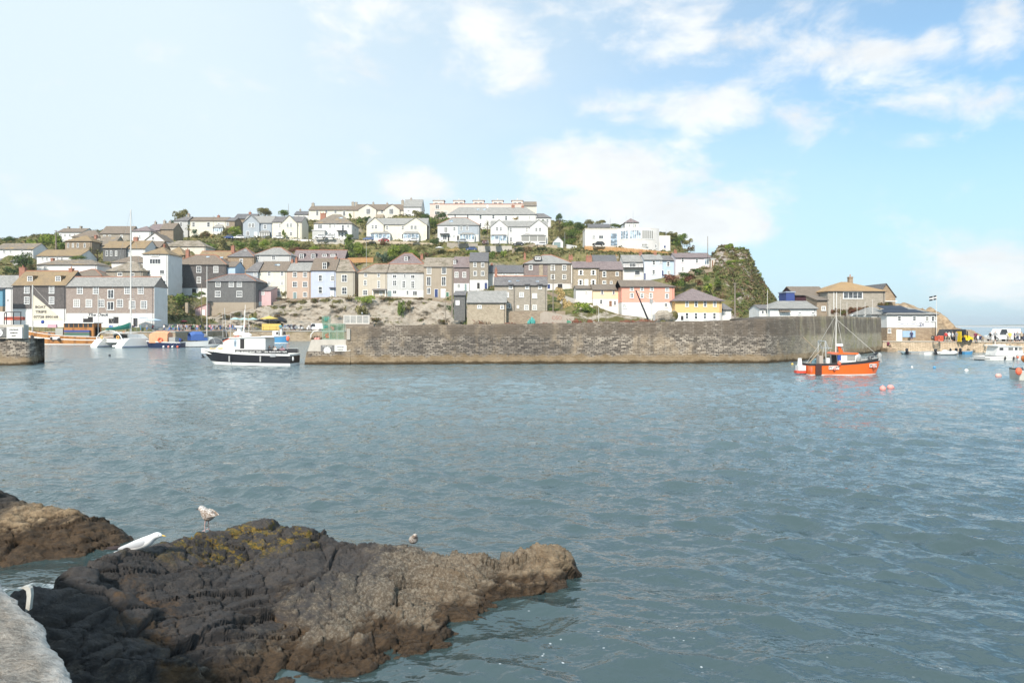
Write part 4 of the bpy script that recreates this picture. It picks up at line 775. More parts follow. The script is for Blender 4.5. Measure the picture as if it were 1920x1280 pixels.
def ap(par, lx, lz, k):
    for x in (822, 860, 897, 933, 970):
        d = MB().box(lx(x-10), lx(x+10), 0.5, 5, lz(386), lz(375.5)).build('roof_box', PKC, par); MB().box(lx(x-11.5), lx(x+11.5), 0.2, 5.3, lz(375.4), lz(374.4)).build('flat_roof', GRY, d)
        for q in (-4.5, 4.5): add_window(d, lx(x+q), lz(380), 7*k, 4.5*k, 0.5, 'W')
        MB().box(lx(x-1), lx(x+1), 2, 2.6, lz(375), lz(370.5)).build('chimney', GRY, d)
    add_window(par, lx(820), lz(388), 8*k, 8*k, 0.0, 'v'); add_window(par, lx(820), lz(399), 10*k, 6*k, 0.0, 'W'); add_window(par, lx(836), lz(399), 7*k, 6*k, 0.0, 'W')
hs('pink_apartment_terrace', 'long pinkish apartment terrace with five roof boxes on the skyline', 806, 996, 383, 412, None, 322, PKC, TER, 'flat', 9, extra=ap, cat='apartment building')
hs('cream_gable_block', 'cream gabled block at the right end of the apartment terrace', 982, 1006, 386, 405, 378, 320, CRP, SLM, 'gx', 7)
hs('white_terrace', 'long white two-storey terrace with patched grey and dark roof under the apartments', 840, 1006, 402, 430, 388.5, 300, WH, SLL, 'hip', 9, rows=[(406,(853.5,877),4,8,'h'),(407,(901,925),5,8,'h'),(409,(949,),5,9,'h'),(408,(970.5,),5,7),(408,(992.5,),4,6),(422,(901,),4,8,'h'),(411,(925,),6,2)], ch=[(914,3,384,FRM,1),(962,6,385,BRK,2),(980,5,386,BRK,1)], sky=[(896,393,5,4),(908,393,5,4)],
   extra=lambda par, lx, lz, k: None)
hs('white_villa', 'white two-storey house with slate hip at the right end of the white terrace', 1006.5, 1033, 408, 432, 400, 300, WH, SL, 'hip', 8, hl=0, rows=[(414,(1018,1026.5),5,7)])
# ================= eastern rows
def oval(par, lx, lz, k):
    d = MB(); c = (lx(1008.5), lz(483)); n = 20; poly = [(c[0]+8*k*math.cos(2*math.pi*i/n), c[1]+5*k*math.sin(2*math.pi*i/n)) for i in range(n)]
    d.prism_y(poly, 0.6, 4.5); q = d.build('dormer', HUNG, par)
    for x in (1006, 1011.5): add_window(q, lx(x), lz(483.5), 4.5*k, 5.5*k, 0.58, 'v')
    MB().box(lx(1027), lx(1071), -0.02, 0.5, lz(531), lz(495.2)).build('tan_render', HUNGT, par); MB().box(lx(1071), lx(1073.4), -0.05, 0.4, lz(531), lz(495.2)).build('quoin_strip', FRM, par)
    for x in (1036.5, 1058):
        add_window(par, lx(x), lz(502), 8*k, 10*k, -0.03); add_window(par, lx(x), lz(519), 7.5*k, 9*k, -0.03)
    MB().box(lx(1011), lx(1018), -0.25, 0.1, lz(518), lz(497)).build('yellow_stain', STL, par)
hs('hipped_house', 'large house, left half slate-hung and right half tan, with an oval dormer', 983, 1073, 494, 546, 478, 190, HUNGP, SLL, 'hip', 11, rows=[(501.5,(995,),7,9,'h')], low=(531.5,WHP), doors=[(1029,541,5,8,'b'),(1050,540,9,8,'d')], terra=True, extra=oval, ch=[(1070,8,480,BRK,2),(984,4,476,BRK,1)])
def big(par, lx, lz, k):
    for x in (958, 988.5, 1012.5): awn(par, lx(x-5), lx(x+5), lz(532.5), lz(530.5), -0.45, 1.2, SLD, 'window_hood')
    MB().path([(lx(964), -0.08, lz(534)), (lx(964), -0.08, lz(582))], 0.06).path([(lx(994.5), -0.08, lz(534)), (lx(994.5), -0.08, lz(582))], 0.06).build('drainpipe', GUT, par)
hs('stone_mill', 'big grey stone building with slate roof, terracotta ridge and nine windows behind the pier', 927, 1026, 534.5, 583, 518, 158, STG, SL, 'gx', 9, rows=[(537.5,(957.5,988.5,1012.5),7,8.5),(552.5,(950,978),8.5,9.5,'S'),(554.5,(1002.5,),9,9,'o',FRM),(573.5,(954,),8,8.5),(576,(987,1002.5),8.5,9.5,'S')], doors=[(971,578,3,5,'w')], terra=True, extra=big, cat='building', ch=[(930,5,505,BRK,1)], sky=[(956,528,6,3),(971,527,6,4),(1008,528,6,3)])
hs('stone_store', 'low buff stone store with grey slate roof standing right behind the pier', 876, 949, 567, 609, 545, 150, STL, SLL, 'gx', 9, rows=[(575,(899,),8,6.5),(575.5,(941.5,),7,7)], cat='building')
hs('dark_shed', 'narrow dark lean-to with a white door between cliff and stone store', 851, 872, 553, 578, 545, 165, HUNGG, SL, 'mono', 5, doors=[(858,572,6,8,'w')], cat='shed')
def quoin(x0, x1, ws, y0, y1):
    def ex(par, lx, lz, k):
        m = MB()
        for (x, y, w, h) in ws:
            for i in range(4): 
                e = 1.2 if i % 2 else 0.3; zz = lz(y)+h*k*(0.5-0.25*i)
                m.box(lx(x-w/2-e-1), lx(x+w/2+e+1), -0.03, 0.2, zz-h*k*0.25+0.02, zz)
        m.build('quoins', FRM, par)
    return ex
hs('quoined_stone_cottage', 'buff stone cottage with white-painted quoins around its windows', 1075, 1123, 502, 541, 490, 186, STL, SLP, 'gx', 8, rows=[(511,(1089,1112.5),6,9.5,'h'),(529.5,(1088.5,1112.5),6,9.5,'h')], doors=[(1099.5,538,6,14,'w')], extra=quoin(1075,1123,[(1089,511,6,10),(1112.5,511,6,10),(1088.5,529,6,11),(1112.5,529,6,11)],0,0))
hs('brown_stone_cottage', 'brown stone cottage with shuttered look joined right of the quoined cottage', 1123.5, 1168, 505.5, 540, 490, 186, STD, SLP, 'gx', 8, rows=[(514,(1133,),7,11,'h'),(513.5,(1157,),6,8,'v'),(529,(1133,),7,6,'v'),(529.5,(1146,),5,5,'v')], ch=[(1104,11,480,BRK,2)])
hs('dark_roof_cottage', 'cottage with nearly black roof squeezed behind the stone cottages', 1113, 1156, 490, 500, 478, 206, STD, SLD, 'gx', 8, ch=[(1156,7,480,STG,1)])
def bal(par, lx, lz, k):
    MB().box(lx(1168), lx(1208), -1.3, 0.1, lz(503), lz(501.8)).build('balcony', GUT, par); r = MB()
    for i in range(14): x = lx(1168)+(lx(1208)-lx(1168))*i/13; r.tube((x,-1.25,lz(501.8)), (x,-1.25,lz(497)), 0.03, n=4)
    r.tube((lx(1168),-1.25,lz(497)), (lx(1208),-1.25,lz(497)), 0.04, n=4); r.build('railing', DKF, par)
    add_window(par, lx(1186), lz(497), 13*k, 8*k, -0.02, 'W')
hs('white_balcony_house', 'white house with a balcony of dark railings and grey slate roof', 1168.5, 1207.5, 491, 525, 478, 196, WH, SLL, 'gx', 8, rows=[(511.5,(1195,),11,9,'o')], extra=bal, ch=[(1201,5,473,BRK,2)])
hs('pale_blue_house', 'very pale blue terrace house with three windows on the east row', 1208, 1242.5, 487, 527, 477, 194, render_wall((0.60,0.64,0.70)), SLL, 'gx', 8, rows=[(492.5,(1225.7,),6,8.5,'h'),(491,(1239,),4,6),(510,(1225.5,),6,9,'h')], doors=[(1209,524,3,12,'b')])
hs('light_blue_house', 'narrow light blue terrace house between pale blue and pinkish white', 1243, 1266, 488, 520, 479, 194, PBL, SL, 'gx', 8, rows=[(495,(1253,),6,9,'h'),(511,(1253.5,),6,8,'h')], doors=[(1242.5,517,3,10,'b')], ch=[(1228,5,474,BRK,2)])
hs('pinkish_white_house', 'long pinkish white house under the timber fence near the headland', 1266.5, 1333, 483, 518, 474, 192, render_wall((0.68,0.62,0.65)), SLP, 'gx', 8, rows=[(487,(1280,),5,9,'h'),(489,(1306.5,),5,8,'h'),(504.5,(1280,),5,9,'h'),(505,(1306.5,),5,6,'h'),(491,(1325,),10,11,'v',GLB)], ch=[(1266,5,471,BRK,2)])
hs('flat_roof_annex', 'beige flat-roofed annex with brown door at the end of the east row', 1333.5, 1341, 486, 510, None, 190, BEI, GRY, 'flat', 6, doors=[(1336,500,3,12,'n')], cat='annex')
def sch(par, lx, lz, k):
    b = MB(); n = 14; W0, W1 = lx(1157), lx(1236); pts = []
    for i in range(n+1):
        t = i/n; pts.append((W0+(W1-W0)*t, -2.6*math.sin(math.pi*t)**0.8))
    poly = pts+[(W1, 6), (W0, 6)]; b.prism_z(poly, -3, lz(428.5)); b.build('curved_wing', WHP, par)
    w = MB(); g = MB(); fz0, fz1 = lz(449), lz(434)
    def arc(a, c, zz0, zz1, off, mb):
        m_ = 6
        for j in range(m_):
            t0, t1 = a+(c-a)*j/m_, a+(c-a)*(j+1)/m_; q = [(W0+(W1-W0)*t, -2.6*math.sin(math.pi*t)**0.8-off) for t in (t0, t1)]
            mb.add([(q[0][0],q[0][1],zz0),(q[1][0],q[1][1],zz0),(q[1][0],q[1][1],zz1),(q[0][0],q[0][1],zz1)], [(0,1,2,3)])
    for a, c in ((0.07,0.24),(0.28,0.53),(0.56,0.84)):
        g2 = MB(); arc(a, c, fz0, fz1, 0.05, g2); f = g2.build('window', GLB, par); ff = MB(); nb = max(3, int((c-a)*22))
        for j in range(nb+1):
            t = a+(c-a)*j/nb; X, Yq = W0+(W1-W0)*t, -2.6*math.sin(math.pi*t)**0.8; ff.box(X-0.06, X+0.06, Yq-0.16, Yq, fz0, fz1)
        arc(a, c, fz0-0.2, fz0, 0.12, ff); arc(a, c, fz1, fz1+0.2, 0.12, ff); ff.build('frame', FRM, f)
    MB().box(lx(1236), lx(1257), 0.2, 6, -3, lz(441.5)).build('low_wing', WHP, par); add_window(par, lx(1246.7), lz(462.5), 5*k, 6*k, 0.2, 'o', DOORS['b']); add_window(par, lx(1227), lz(462), 7*k, 7*k, -1.0, 'v')
    add_window(par, lx(1206), lz(461), 12*k, 6*k, -2.6, 'W')
    MB().box(lx(1145), lx(1157), -0.2, 0.3, lz(460), lz(438)).build('entrance_glazing', GLB, par)
hs('modern_white_building', 'white flat-roofed modernist building with curved glazed wing above the timber fence', 1097, 1157, 429.5, 463, None, 238, WHP, CRP, 'flat', 8, rows=[(444,(1113,),6,6),(444.5,(1127,),9,7,'v')], extra=sch, cat='building')
hs('lookout_house', 'small white lookout house with pyramid roof on the hilltop', 1172, 1197, 417, 432, 409.5, 262, WH, SLP, 'hip', 5, rows=[(423,(1180,1191),3,5)], cat='lookout')
hs('long_dark_shed', 'low dark-roofed building among the bushes on the eastern skyline', 1104, 1144, 426, 432, 420, 262, GRY, SLD, 'gx', 6, cat='shed', rows=[(428.5,(1112,1122,1132),5,3)])
def yl(par, lx, lz, k):
    pass
hs('pale_yellow_house', 'pale yellow and white house with small windows left of the coral house', 1112, 1165, 543, 579, 533, 160, PYL, SLB, 'gx', 8, rows=[(548,(1129,1150.5),5,8,'h'),(565.5,(1127,),6,8.5,'h'),(568,(1153,),5,8,'h')], low=(560,WH), doors=[(1144.6,574,5,10,'n')])
hs('white_wing', 'plain white sloping wing with one tiny window left of the pale yellow house', 1080, 1111.5, 541, 566, 535, 162, WH, SLB, 'gx', 6, rows=[(548,(1099,),4,4,'v')])
hs('coral_house', 'coral pink house over a white ground floor above the pier', 1165.5, 1264.5, 537, 600, 525, 155, COR, SLB, 'hip', 9, hl=0, rows=[(541.5,(1184.5,1203.5,1222),7,7.5),(543,(1251,),7,7.5),(554,(1184.5,1203.5,1220.5),7,9.5),(555,(1250.5,),7,9.5),(571.5,(1248.5,),7,8,'v'),(573,(1171.5,),9,9,'S'),(573,(1204,),9,9,'S')], low=(566.5,WH))
hs('yellow_house', 'yellow hipped house over a white ground floor at the foot of the headland', 1266, 1353, 563.5, 601, 541, 152, YEL, SLP, 'hip', 10, rows=[(569,(1288,1305,1322,1340),6.5,12,'h'),(592,(1288,1305,1321.5,1339.5),6.5,12.5,'h')], low=(586,WH), doors=[(1279,600,5,8,'d')], ov=0.6)
hs('white_annex', 'small white annex with round slate roof right of the yellow house', 1354, 1371, 580, 601, 568, 155, WH, SL, 'hip', 5, rows=[(583,(1359,),4,8)], cat='annex')
# ================= east quay
hs('white_quay_house', 'long low white house with grey slate roof behind the high pier wall', 1444, 1531, 578, 600, 564, 134, WH, SLL, 'hip', 9, hl=3.2, hr=0.01, rows=[(586,(1469,),9,5,'W'),(586.5,(1499,),6,5,'v'),(586.5,(1524,),6,5,'v')],
   extra=lambda par, lx, lz, k: awn(par, lx(1460), lx(1480), lz(584), lz(581), -0.8, 0, SLB))
hs('small_shed', 'small grey-roofed shed with dark windows left of the long white house', 1424, 1443.5, 578, 600, 571, 136, WH, SL, 'gx', 6, rows=[(585,(1430,1437),5,7,'o')], cat='shed')
hs('open_shed', 'open-fronted shed with maroon shade and grey roof behind the white quay house', 1491, 1552, 553, 575, 537, 150, paint((0.05,0.012,0.02), 0.7, 0.2, key='maroon'), SLB, 'gx', 9, cat='shed')
hs('blue_container', 'bright blue boxy cabin beside the open shed', 1474, 1490, 548.5, 572, None, 148, paint((0.04,0.07,0.24), 0.6, 0.2, key='blue'), paint((0.3,0.35,0.45), 0.5, 0.1, key='blueroof'), 'flat', 4, cat='cabin')
hs('stone_wing', 'small stone wing with one white window left of the orange-roofed house', 1531.5, 1551, 562, 598, 553, 136, STD, SLB, 'mono', 5, rows=[(578,(1544,),8,8.5,'v')])
def bh(par, lx, lz, k):
    m = MB()
    for x in (1563, 1568): m.tube((lx(x),-0.1,lz(582)), (lx(x),-0.1,lz(547)), 0.08, n=5)
    m.build('drainpipe', FRM, par)
hs('orange_roof_house', 'stone house with lichen-orange hipped roof and four-light white window', 1552, 1660, 545.5, 590, 528.5, 146, STG, roofmat((0.27,0.19,0.11), (0.34,0.24,0.14), 0.7, (0.38,0.25,0.12)), 'hip', 11, rows=[(553.5,(1599,),37,13,'W')], ch=[(1594,7,519,STB,1)], extra=bh)
def gbh(par, lx, lz, k):
    MB().box(lx(1640), lx(1672), -2.2, 0.1, lz(566), lz(564.6)).build('balcony', FRM, par)
    for x in (1645, 1653): MB().box(lx(x)-0.12, lx(x)+0.12, -0.12, 0.05, lz(564), lz(549)).build('post', FRM, par)
    add_window(par, lx(1648.5), lz(556), 7*k, 12*k, -0.02, 'v')
hs('brick_gabled_house', 'tall brown gabled house with a white balcony at the end of the quay hill', 1643, 1679, 557, 580, 531, 151, STB, SLD, 'gy', 9, gx=None, extra=gbh)
def off(par, lx, lz, k):
    n = Vector((0, -1, 0)); 
    MB().box(lx(1681), lx(1722), -0.09, -0.02, lz(610.5), lz(604.5)).build('name_board', FRM, par)
    text_mesh('board_lettering', 'HARBOUR  OFFICE', 2.6*k, paint((0.05,0.07,0.18), 0.5, key='navy'), par, (lx(1701), -0.10, lz(607.5)), width=37*k)
    cr = MB(); c = Vector((lx(1726), -0.04, lz(608.5)))
    for i in range(16):
        a0, a1 = 2*math.pi*i/16, 2*math.pi*(i+1)/16; cr.tube(c+Vector((math.cos(a0),0,math.sin(a0)))*0.33, c+Vector((math.cos(a1),0,math.sin(a1)))*0.33, 0.035, n=4)
    cr.box(c.x-0.5, c.x-0.42, -0.06, -0.02, c.z-0.3, c.z+0.3); cr.box(c.x+0.42, c.x+0.5, -0.06, -0.02, c.z-0.3, c.z+0.3); cr.tube(c-Vector((0,0,0.2)), c+Vector((0,0,0.2)), 0.05, n=4); cr.tube(c-Vector((0.14,0,0.1)), c+Vector((0.14,0,-0.1)), 0.04, n=4)
    cr.build('crest', paint((0.05,0.07,0.18), 0.5, key='navy'), par)
    pn = MB(); k2 = (lz(574.5)-lz(588))
    def on(px, py, q=0.10):   # a point on the front roof slope
        t = (588.5-py)/(588.5-572.5); Y = -0.3+t*(4.5+0.3); return (lx(px), Y, zE+t*(zR-zE)+q)
    zE = lz(588.5); zR = CH+(HZ-572.5)/S*(121+4.5)-par.location.z
    for quad in (((1672,580.5),(1716,580.5),(1714,574),(1666,574)), ((1657,586.5),(1738,586.5),(1728,581),(1664,581))):
        v = [on(*q) for q in quad]+[on(q[0], q[1], 0.02) for q in quad]; pn.add(v, [(0,1,2,3),(7,6,5,4),(0,4,5,1),(1,5,6,2),(2,6,7,3),(3,7,4,0)])
    pn.build('solar_panels', paint((0.02,0.022,0.035), 0.4, 0.1, key='solar'), par)
    b = MB().box(lx(1692), lx(1716), -0.08, 0.05, lz(632), lz(620)).build('notice_board', paint((0.35,0.5,0.68), 0.4, 0.3, key='notice', scale=1.2), par)
    for x in (1738, 1749): pass
hs('harbour_office', 'harbour office, white upper floor on stone, with solar panels and name board', 1663, 1757, 588.5, 640, 572.5, 121, WH, SLL, 'hip', 9, rows=[(597,(1686,1714),7.5,9.5,'h'),(597.5,(1738,1749),7.5,9.5,'h'),(620,(1667.5,),6,8,'v')], low=(614,STB), doors=[(1686,639,8.5,20,'w')], extra=off, cat='building')
hs('white_side_wing', 'low white wing with grey roof left of the harbour office', 1634, 1662.5, 589, 610, 576, 124, WH, SLL, 'hip', 8, hr=0.01, rows=[(594,(1648,1657.5),7,8,'h')], cat='wing')
# ------------------------------------------------------------------ hillside ground, from the house plots
for a in [(-150,455,300),(0,452,320),(100,444,330),(200,436,330),(320,424,330),(420,412,330),(500,408,330),(600,404,340),(700,402,340),(800,402,345),(900,404,345),(1000,406,335),
          (1045,414,300),(1080,420,290),(1110,424,285),(1150,430,280),(1200,432,275),(1250,440,262),(1270,440,262),
          (1045,470,250),(1080,462,255),(1060,440,275),(1080,430,285),(1090,470,230),(1150,473,225),(1200,477,222),(1260,479,218),
          (-150,520,190),(0,510,190),(-100,480,230),(60,470,225),(90,455,262),(40,452,290),(170,478,228),(300,460,245),(330,452,275),(380,455,268),(440,452,272),
          (580,470,262),(620,472,262),(660,480,255),(700,482,250),(740,480,255),(800,478,258),(840,478,262),(690,455,268),(800,458,268),(880,478,255),(920,485,245),(960,480,250),(1000,470,258),(1040,480,240),
          (850,500,240),(660,520,236),(665,556,224),(1050,475,245),(300,553,214),(295,570,206),(340,556,214),(300,600,190),(360,592,202),(390,592,205),
          (1030,583,162),(1060,560,172),(1100,580,158),(1130,590,155),(1180,597,152),(1075,600,150),(1260,520,182),(1300,530,178),(1340,520,184),(1300,560,166),(1345,560,168)]: ground(*a)
for x0, x1, yt, yb, Ya, Yb in ((588,654,449,468,271,271),(838,896,455,475,266,266),(896,960,461,480,262,262),(960,1045,460,476,259,260),(1062,1082,459,477,255,255),(1096,1150,464,475,235,233),(1150,1265,467,480,233,226),(655,812,454,461,269,268)):
    for t in np.linspace(0, 1, max(3, int((x1-x0)/12))):
        px = x0+(x1-x0)*t; Y = Ya+(Yb-Ya)*t; TP.append((PX(px, Y), Y-1.6, PZ(yb, Y-1.6))); TP.append((PX(px, Y), Y-3.4, PZ(yb+1, Y-3.4))); TP.append((PX(px, Y), Y+1.2, PZ(yt+1.5, Y)))
for px in range(-300, 1700, 60): ground(px, 621 if px < 860 else 604, 150 if px > 860 else 183)
for px in range(390, 880, 35): TP.append((PX(px, 216), 216, 3.6)); TP.append((PX(px, 211), 211, 3.0)); TP.append((PX(px, 204), 204, 2.9))
for px in range(-250, 1500, 110): TP.append((PX(px, 400), 400, PZ(440 if px < 1150 else 560, 400)-12)); TP.append((PX(px, 460), 460, 12))
for px in (1440, 1500, 1560, 1620): TP.append((PX(px, 152), 152, 6.2)); TP.append((PX(px, 175), 175, 6.5)); TP.append((PX(px,131),131,5.4))
def idw(X, Y, p=4.0):
    num = np.zeros_like(X); den = np.zeros_like(X)
    for (a, b, z) in TP:
        w = 1.0/(((X-a)**2+(Y-b)**2)+0.6)**(p/2); num += w*z; den += w
    return num/den
def hill_mat():
    m, nt, b = bsdf('hillside'); g = nt.new('ShaderNodeNewGeometry'); pos = g.outputs['Position']; x, y, z = nt.sep(pos); nz = nt.sep(g.outputs['Normal'])[2]
    n = nt.noise(pos, 0.12, 6, 0.7); n2 = nt.noise(pos, 1.1, 6, 0.7)
    veg = nt.mix(nt.ramp(n, 0.35, 0.65), (0.06,0.082,0.026), (0.15,0.14,0.055)); veg = nt.mix(nt.ramp(n2, 0.4, 0.7), veg, (0.24,0.19,0.10))
    rk = nt.mix(nt.ramp(n2, 0.35, 0.65), (0.16,0.14,0.12), (0.30,0.26,0.21))
    c = nt.mix(nt.ramp(nt.math('ADD', nz, nt.math('MULTIPLY', nt.math('SUBTRACT', n, 0.5), 0.5)), 0.45, 0.65), rk, veg)
    c = nt.mix(nt.math('MULTIPLY', nt.ramp(z, 5.4, 4.8), nt.ramp(nz, 0.8, 0.95)), c, (0.26,0.25,0.23))
    nt.put(b.inputs['Base Color'], c); b.inputs['Roughness'].default_value = 0.95; b.inputs['Specular IOR Level'].default_value = 0.1
    nt.put(b.inputs['Normal'], nt.bump(n2, 0.8, 0.3)); return m
HILL = hill_mat()
xs = np.arange(-300, 150, 1.6); ys = np.arange(148, 470, 1.6); GX, GY = np.meshgrid(xs, ys); GZ = idw(GX, GY)
# shoreline: inner harbour water reaches further back in the middle
def shore(x): return np.where(x < -84.8, 172, np.where(x < -14, 203, np.where(x < -10, 203-(x+14)*13, 150)))
GZ = np.where((GX > -93) & (GX < -78) & (GY < 207), np.minimum(GZ, 2.9), GZ)
east = np.interp(GX, [52,57,61,65,68,71,75], [60,39.2,38,34.5,29,12,-3]); GZ = np.where(GY > 188, np.minimum(GZ, east), GZ)
GZ = np.where((GX > 62) & (GY > 160), np.where(GY > 178, -3.0, GZ), GZ)
GZ = np.where(GX > 87, -3.0, GZ)
GZ = np.where(GY < shore(GX)+2.0, -2.0, GZ)
GZ = GZ+0.35*fbm(GX*0.25, GY*0.25, 4, 3)*(GZ > 6)
hill = grid_mesh('hillside', GX, GY, GZ, HILL); tag(hill, kind='structure')
def gz(x, y):
    i = (x-xs[0])/1.6; j = (y-ys[0])/1.6; i0 = int(min(max(i, 0), len(xs)-2)); j0 = int(min(max(j, 0), len(ys)-2)); a = i-i0; c = j-j0
    return float((GZ[j0,i0]*(1-a)+GZ[j0,i0+1]*a)*(1-c)+(GZ[j0+1,i0]*(1-a)+GZ[j0+1,i0+1]*a)*c)
# quay deck and walls of the inner harbour
def quays():
    st = courses((0.20,0.17,0.13), (0.32,0.28,0.22), 0.9, 0.4, (0.13,0.115,0.10), 0.08, (0.16,0.13,0.06), 0.4, name='stone')
    cap = paint((0.42,0.40,0.36), 0.9, 0.35, key='quaydeck', scale=0.4)
    for nm, x0, x1, y, y1 in (('west_quay', -330, -84.8, 172, 208), ('inner_quay', -84.79, -14, 203, 217)):
        m = MB(); m.box(x0, x1, y, y+6, -3, 2.8); tag(m.build(nm+'_wall', st), kind='structure')
        m = MB(); m.box(x0, x1-0.002, y-0.15, y1, 2.81, 3.05); tag(m.build(nm, cap), kind='structure')
    m = MB(); m.box(-86, -84.83, 178.01, 203, -3, 2.79); tag(m.build('side_quay_wall', st), kind='structure')
    # east quay: low wall running out to the right of the harbour office
    st2 = courses((0.30,0.25,0.19), (0.44,0.38,0.30), 0.7, 0.35, (0.18,0.155,0.13), 0.09, (0.17,0.13,0.08), 0.3, name='stone')
    a = Vector((PX(1655,119.6), 119.6)); b = Vector((PX(2100,108), 108)); d = (b-a).normalized(); n = Vector((-d.y, d.x))
    m = MB(); m.prism_z([a, b, b+n*40, a+n*40], -3, 1.62); tag(m.build('east_quay_wall', st2), kind='structure')
    e = 0.12; m = MB(); m.prism_z([a-n*e, b-n*e, b+n*40, a+n*40], 1.63, 1.78); tag(m.build('east_quay', paint((0.50,0.44,0.36), 0.9, 0.3, key='eastdeck', scale=0.3)), kind='structure')
quays()
# ------------------------------------------------------------------ cliff below the terrace
def cliff_sheet(name, top, bot, mat, n=260, rows=44, amp=1.6, seed=3, kind='structure', label=None, cat=None):
    tp = np.array(top, float); bt = np.array(bot, float); t = np.linspace(0, 1, n)
    def res(a):
        d = np.concatenate([[0], np.cumsum(np.linalg.norm(np.diff(a, axis=0), axis=1))]); d /= d[-1]; return np.stack([np.interp(t, d, a[:,i]) for i in range(3)], 1)
    A, B = res(tp), res(bt); v = np.linspace(0, 1, rows)[:,None,None]; Pp = B[None]*(1-v)+A[None]*v
    X, Y, Z = Pp[...,0], Pp[...,1], Pp[...,2]; edge = np.minimum(1, np.minimum(v[...,0]*8, (1-v[...,0])*8+0.15))
    dsp = (fbm(X*0.22, Z*0.35+X*0.05, 6, seed, 0.58)*amp*2.2+0.35*np.abs(((Z*0.9+X*0.35+2*fbm(X*0.2, Z*0.2, 2, seed+3)) % 1)-0.5))*edge
    o = grid_mesh(name, X, Y-dsp-0.4*edge, Z+0.2*fbm(X*0.8, Z*0.8, 3, seed+5), mat, smooth=False)
    return tag(o, label, cat, kind=kind)
def cliff_mat(green=0.45):
    m, nt, b = bsdf('cliff_rock'); g = nt.new('ShaderNodeNewGeometry'); pos = g.outputs['Position']; x, y, z = nt.sep(pos)
    n = nt.noise(nt.mapping(pos, (1,1,2.2), (0.2,0.5,0)), 0.35, 8, 0.72); n2 = nt.noise(nt.mapping(pos, (1,1,3), (0,0.5,0)), 1.6, 6, 0.7); n3 = nt.noise(nt.mapping(pos, loc=(9,4,2)), 0.22, 7, 0.7)
    c = nt.mix(nt.ramp(n, 0.35, 0.65), (0.27,0.235,0.19), (0.40,0.355,0.295)); c = nt.mix(nt.ramp(n2, 0.56, 0.72), c, (0.16,0.135,0.11)); c = nt.mix(nt.ramp(n2, 0.38, 0.28), c, (0.44,0.395,0.33))
    c = nt.mix(nt.ramp(n3, 1.0-green, 1.08-green), c, nt.mix(n2, (0.05,0.06,0.02), (0.16,0.13,0.05)))
    nt.put(b.inputs['Base Color'], c); b.inputs['Roughness'].default_value = 0.95; b.inputs['Specular IOR Level'].default_value = 0.15
    nt.put(b.inputs['Normal'], nt.bump(n2, 0.8, 0.25)); return m
CLM = cliff_mat(0.44)
cliff_sheet('quay_cliff', [P(352,600,211),P(388,595,212),P(440,583,214.5),P(485,576,217.5),P(540,567,221),P(600,560,221.5),P(665,557,221.5),P(730,559,220.5),P(800,562,219),P(850,569,217),P(872,585,214)],
            [P(345,619,209),P(440,619,211),P(520,619,212),P(600,619,212),P(700,619,212),P(800,619,212),P(872,619,210)], CLM)
cliff_sheet('bank_cliff', [P(1060,550,176),P(1085,563,166),P(1110,574,160),P(1165,590,154),P(1230,599,151),P(1262,602,150)], [P(1040,610,146),P(1090,610,146),P(1150,610,146),P(1200,610,147),P(1262,608,148)], cliff_mat(0.58), 120, 20, 0.8, 9)
# headland
def headland():
    xs2 = np.arange(PX(1240,185), 86.0, 0.55); ys2 = np.arange(150, 262, 0.7); X, Y = np.meshgrid(xs2, ys2)
    pp = [(1225,0),(1262,500),(1300,497),(1335,484),(1343,466),(1352,461),(1366,462),(1378,470),(1390,468),(1402,476),(1411,486),(1416,500),(1425,517),(1440,541),(1452,560),(1460,585),(1475,640)]
    px = np.array([p[0] for p in pp[1:]], float); hz = np.array([CH+(HZ-p[1])/S*198 for p in pp[1:]])
    H = np.interp(X/np.minimum(Y, 206)*S+960, px, hz)
    prof = np.interp(Y, [150,158,166,176,186,196,206,225,245,262], [-0.25,0.0,0.20,0.46,0.72,0.95,1.0,0.9,0.6,0.1])
    base = 4.5; Z = base+(H-base)*prof; Z += (1.5*fbm(X*0.16, Y*0.16, 6, 77, 0.62)+0.9*np.abs(fbm(X*0.4, Y*0.4, 4, 78)))*np.clip((Z-5)/6, 0, 1)
    # keep the west part low where the white row stands
    w = np.clip((X-PX(1300,185))/(7.0), 0, 1); Z = np.where(w < 1, np.minimum(Z, idw(X, Y)+w*30), Z)
    m, nt, b = bsdf('headland'); g = nt.new('ShaderNodeNewGeometry'); pos = g.outputs['Position']; nz = nt.sep(g.outputs['Normal'])[2]
    n = nt.noise(nt.mapping(pos, (1,0.4,1), (0,0.7,0)), 0.20, 7, 0.7); n2 = nt.noise(pos, 0.9, 6, 0.7)
    veg = nt.mix(nt.ramp(n, 0.42, 0.62), (0.075,0.105,0.032), (0.15,0.105,0.06)); veg = nt.mix(nt.ramp(n2, 0.45, 0.7), veg, (0.15,0.14,0.045))
    c = nt.mix(nt.ramp(nt.noise(nt.mapping(pos, (1,0.3,1), (0,0.75,0), (4,0,0)), 0.16, 6, 0.7), 0.50, 0.58), veg, nt.mix(n2, (0.22,0.19,0.17), (0.42,0.37,0.33)))
    nt.put(b.inputs['Base Color'], c); b.inputs['Roughness'].default_value = 0.95; b.inputs['Specular IOR Level'].default_value = 0.1; nt.put(b.inputs['Normal'], nt.bump(n2, 0.9, 0.5))
    tag(grid_mesh('headland', X, Y, Z, m), kind='structure'); return (xs2, ys2, Z)
HD = headland()
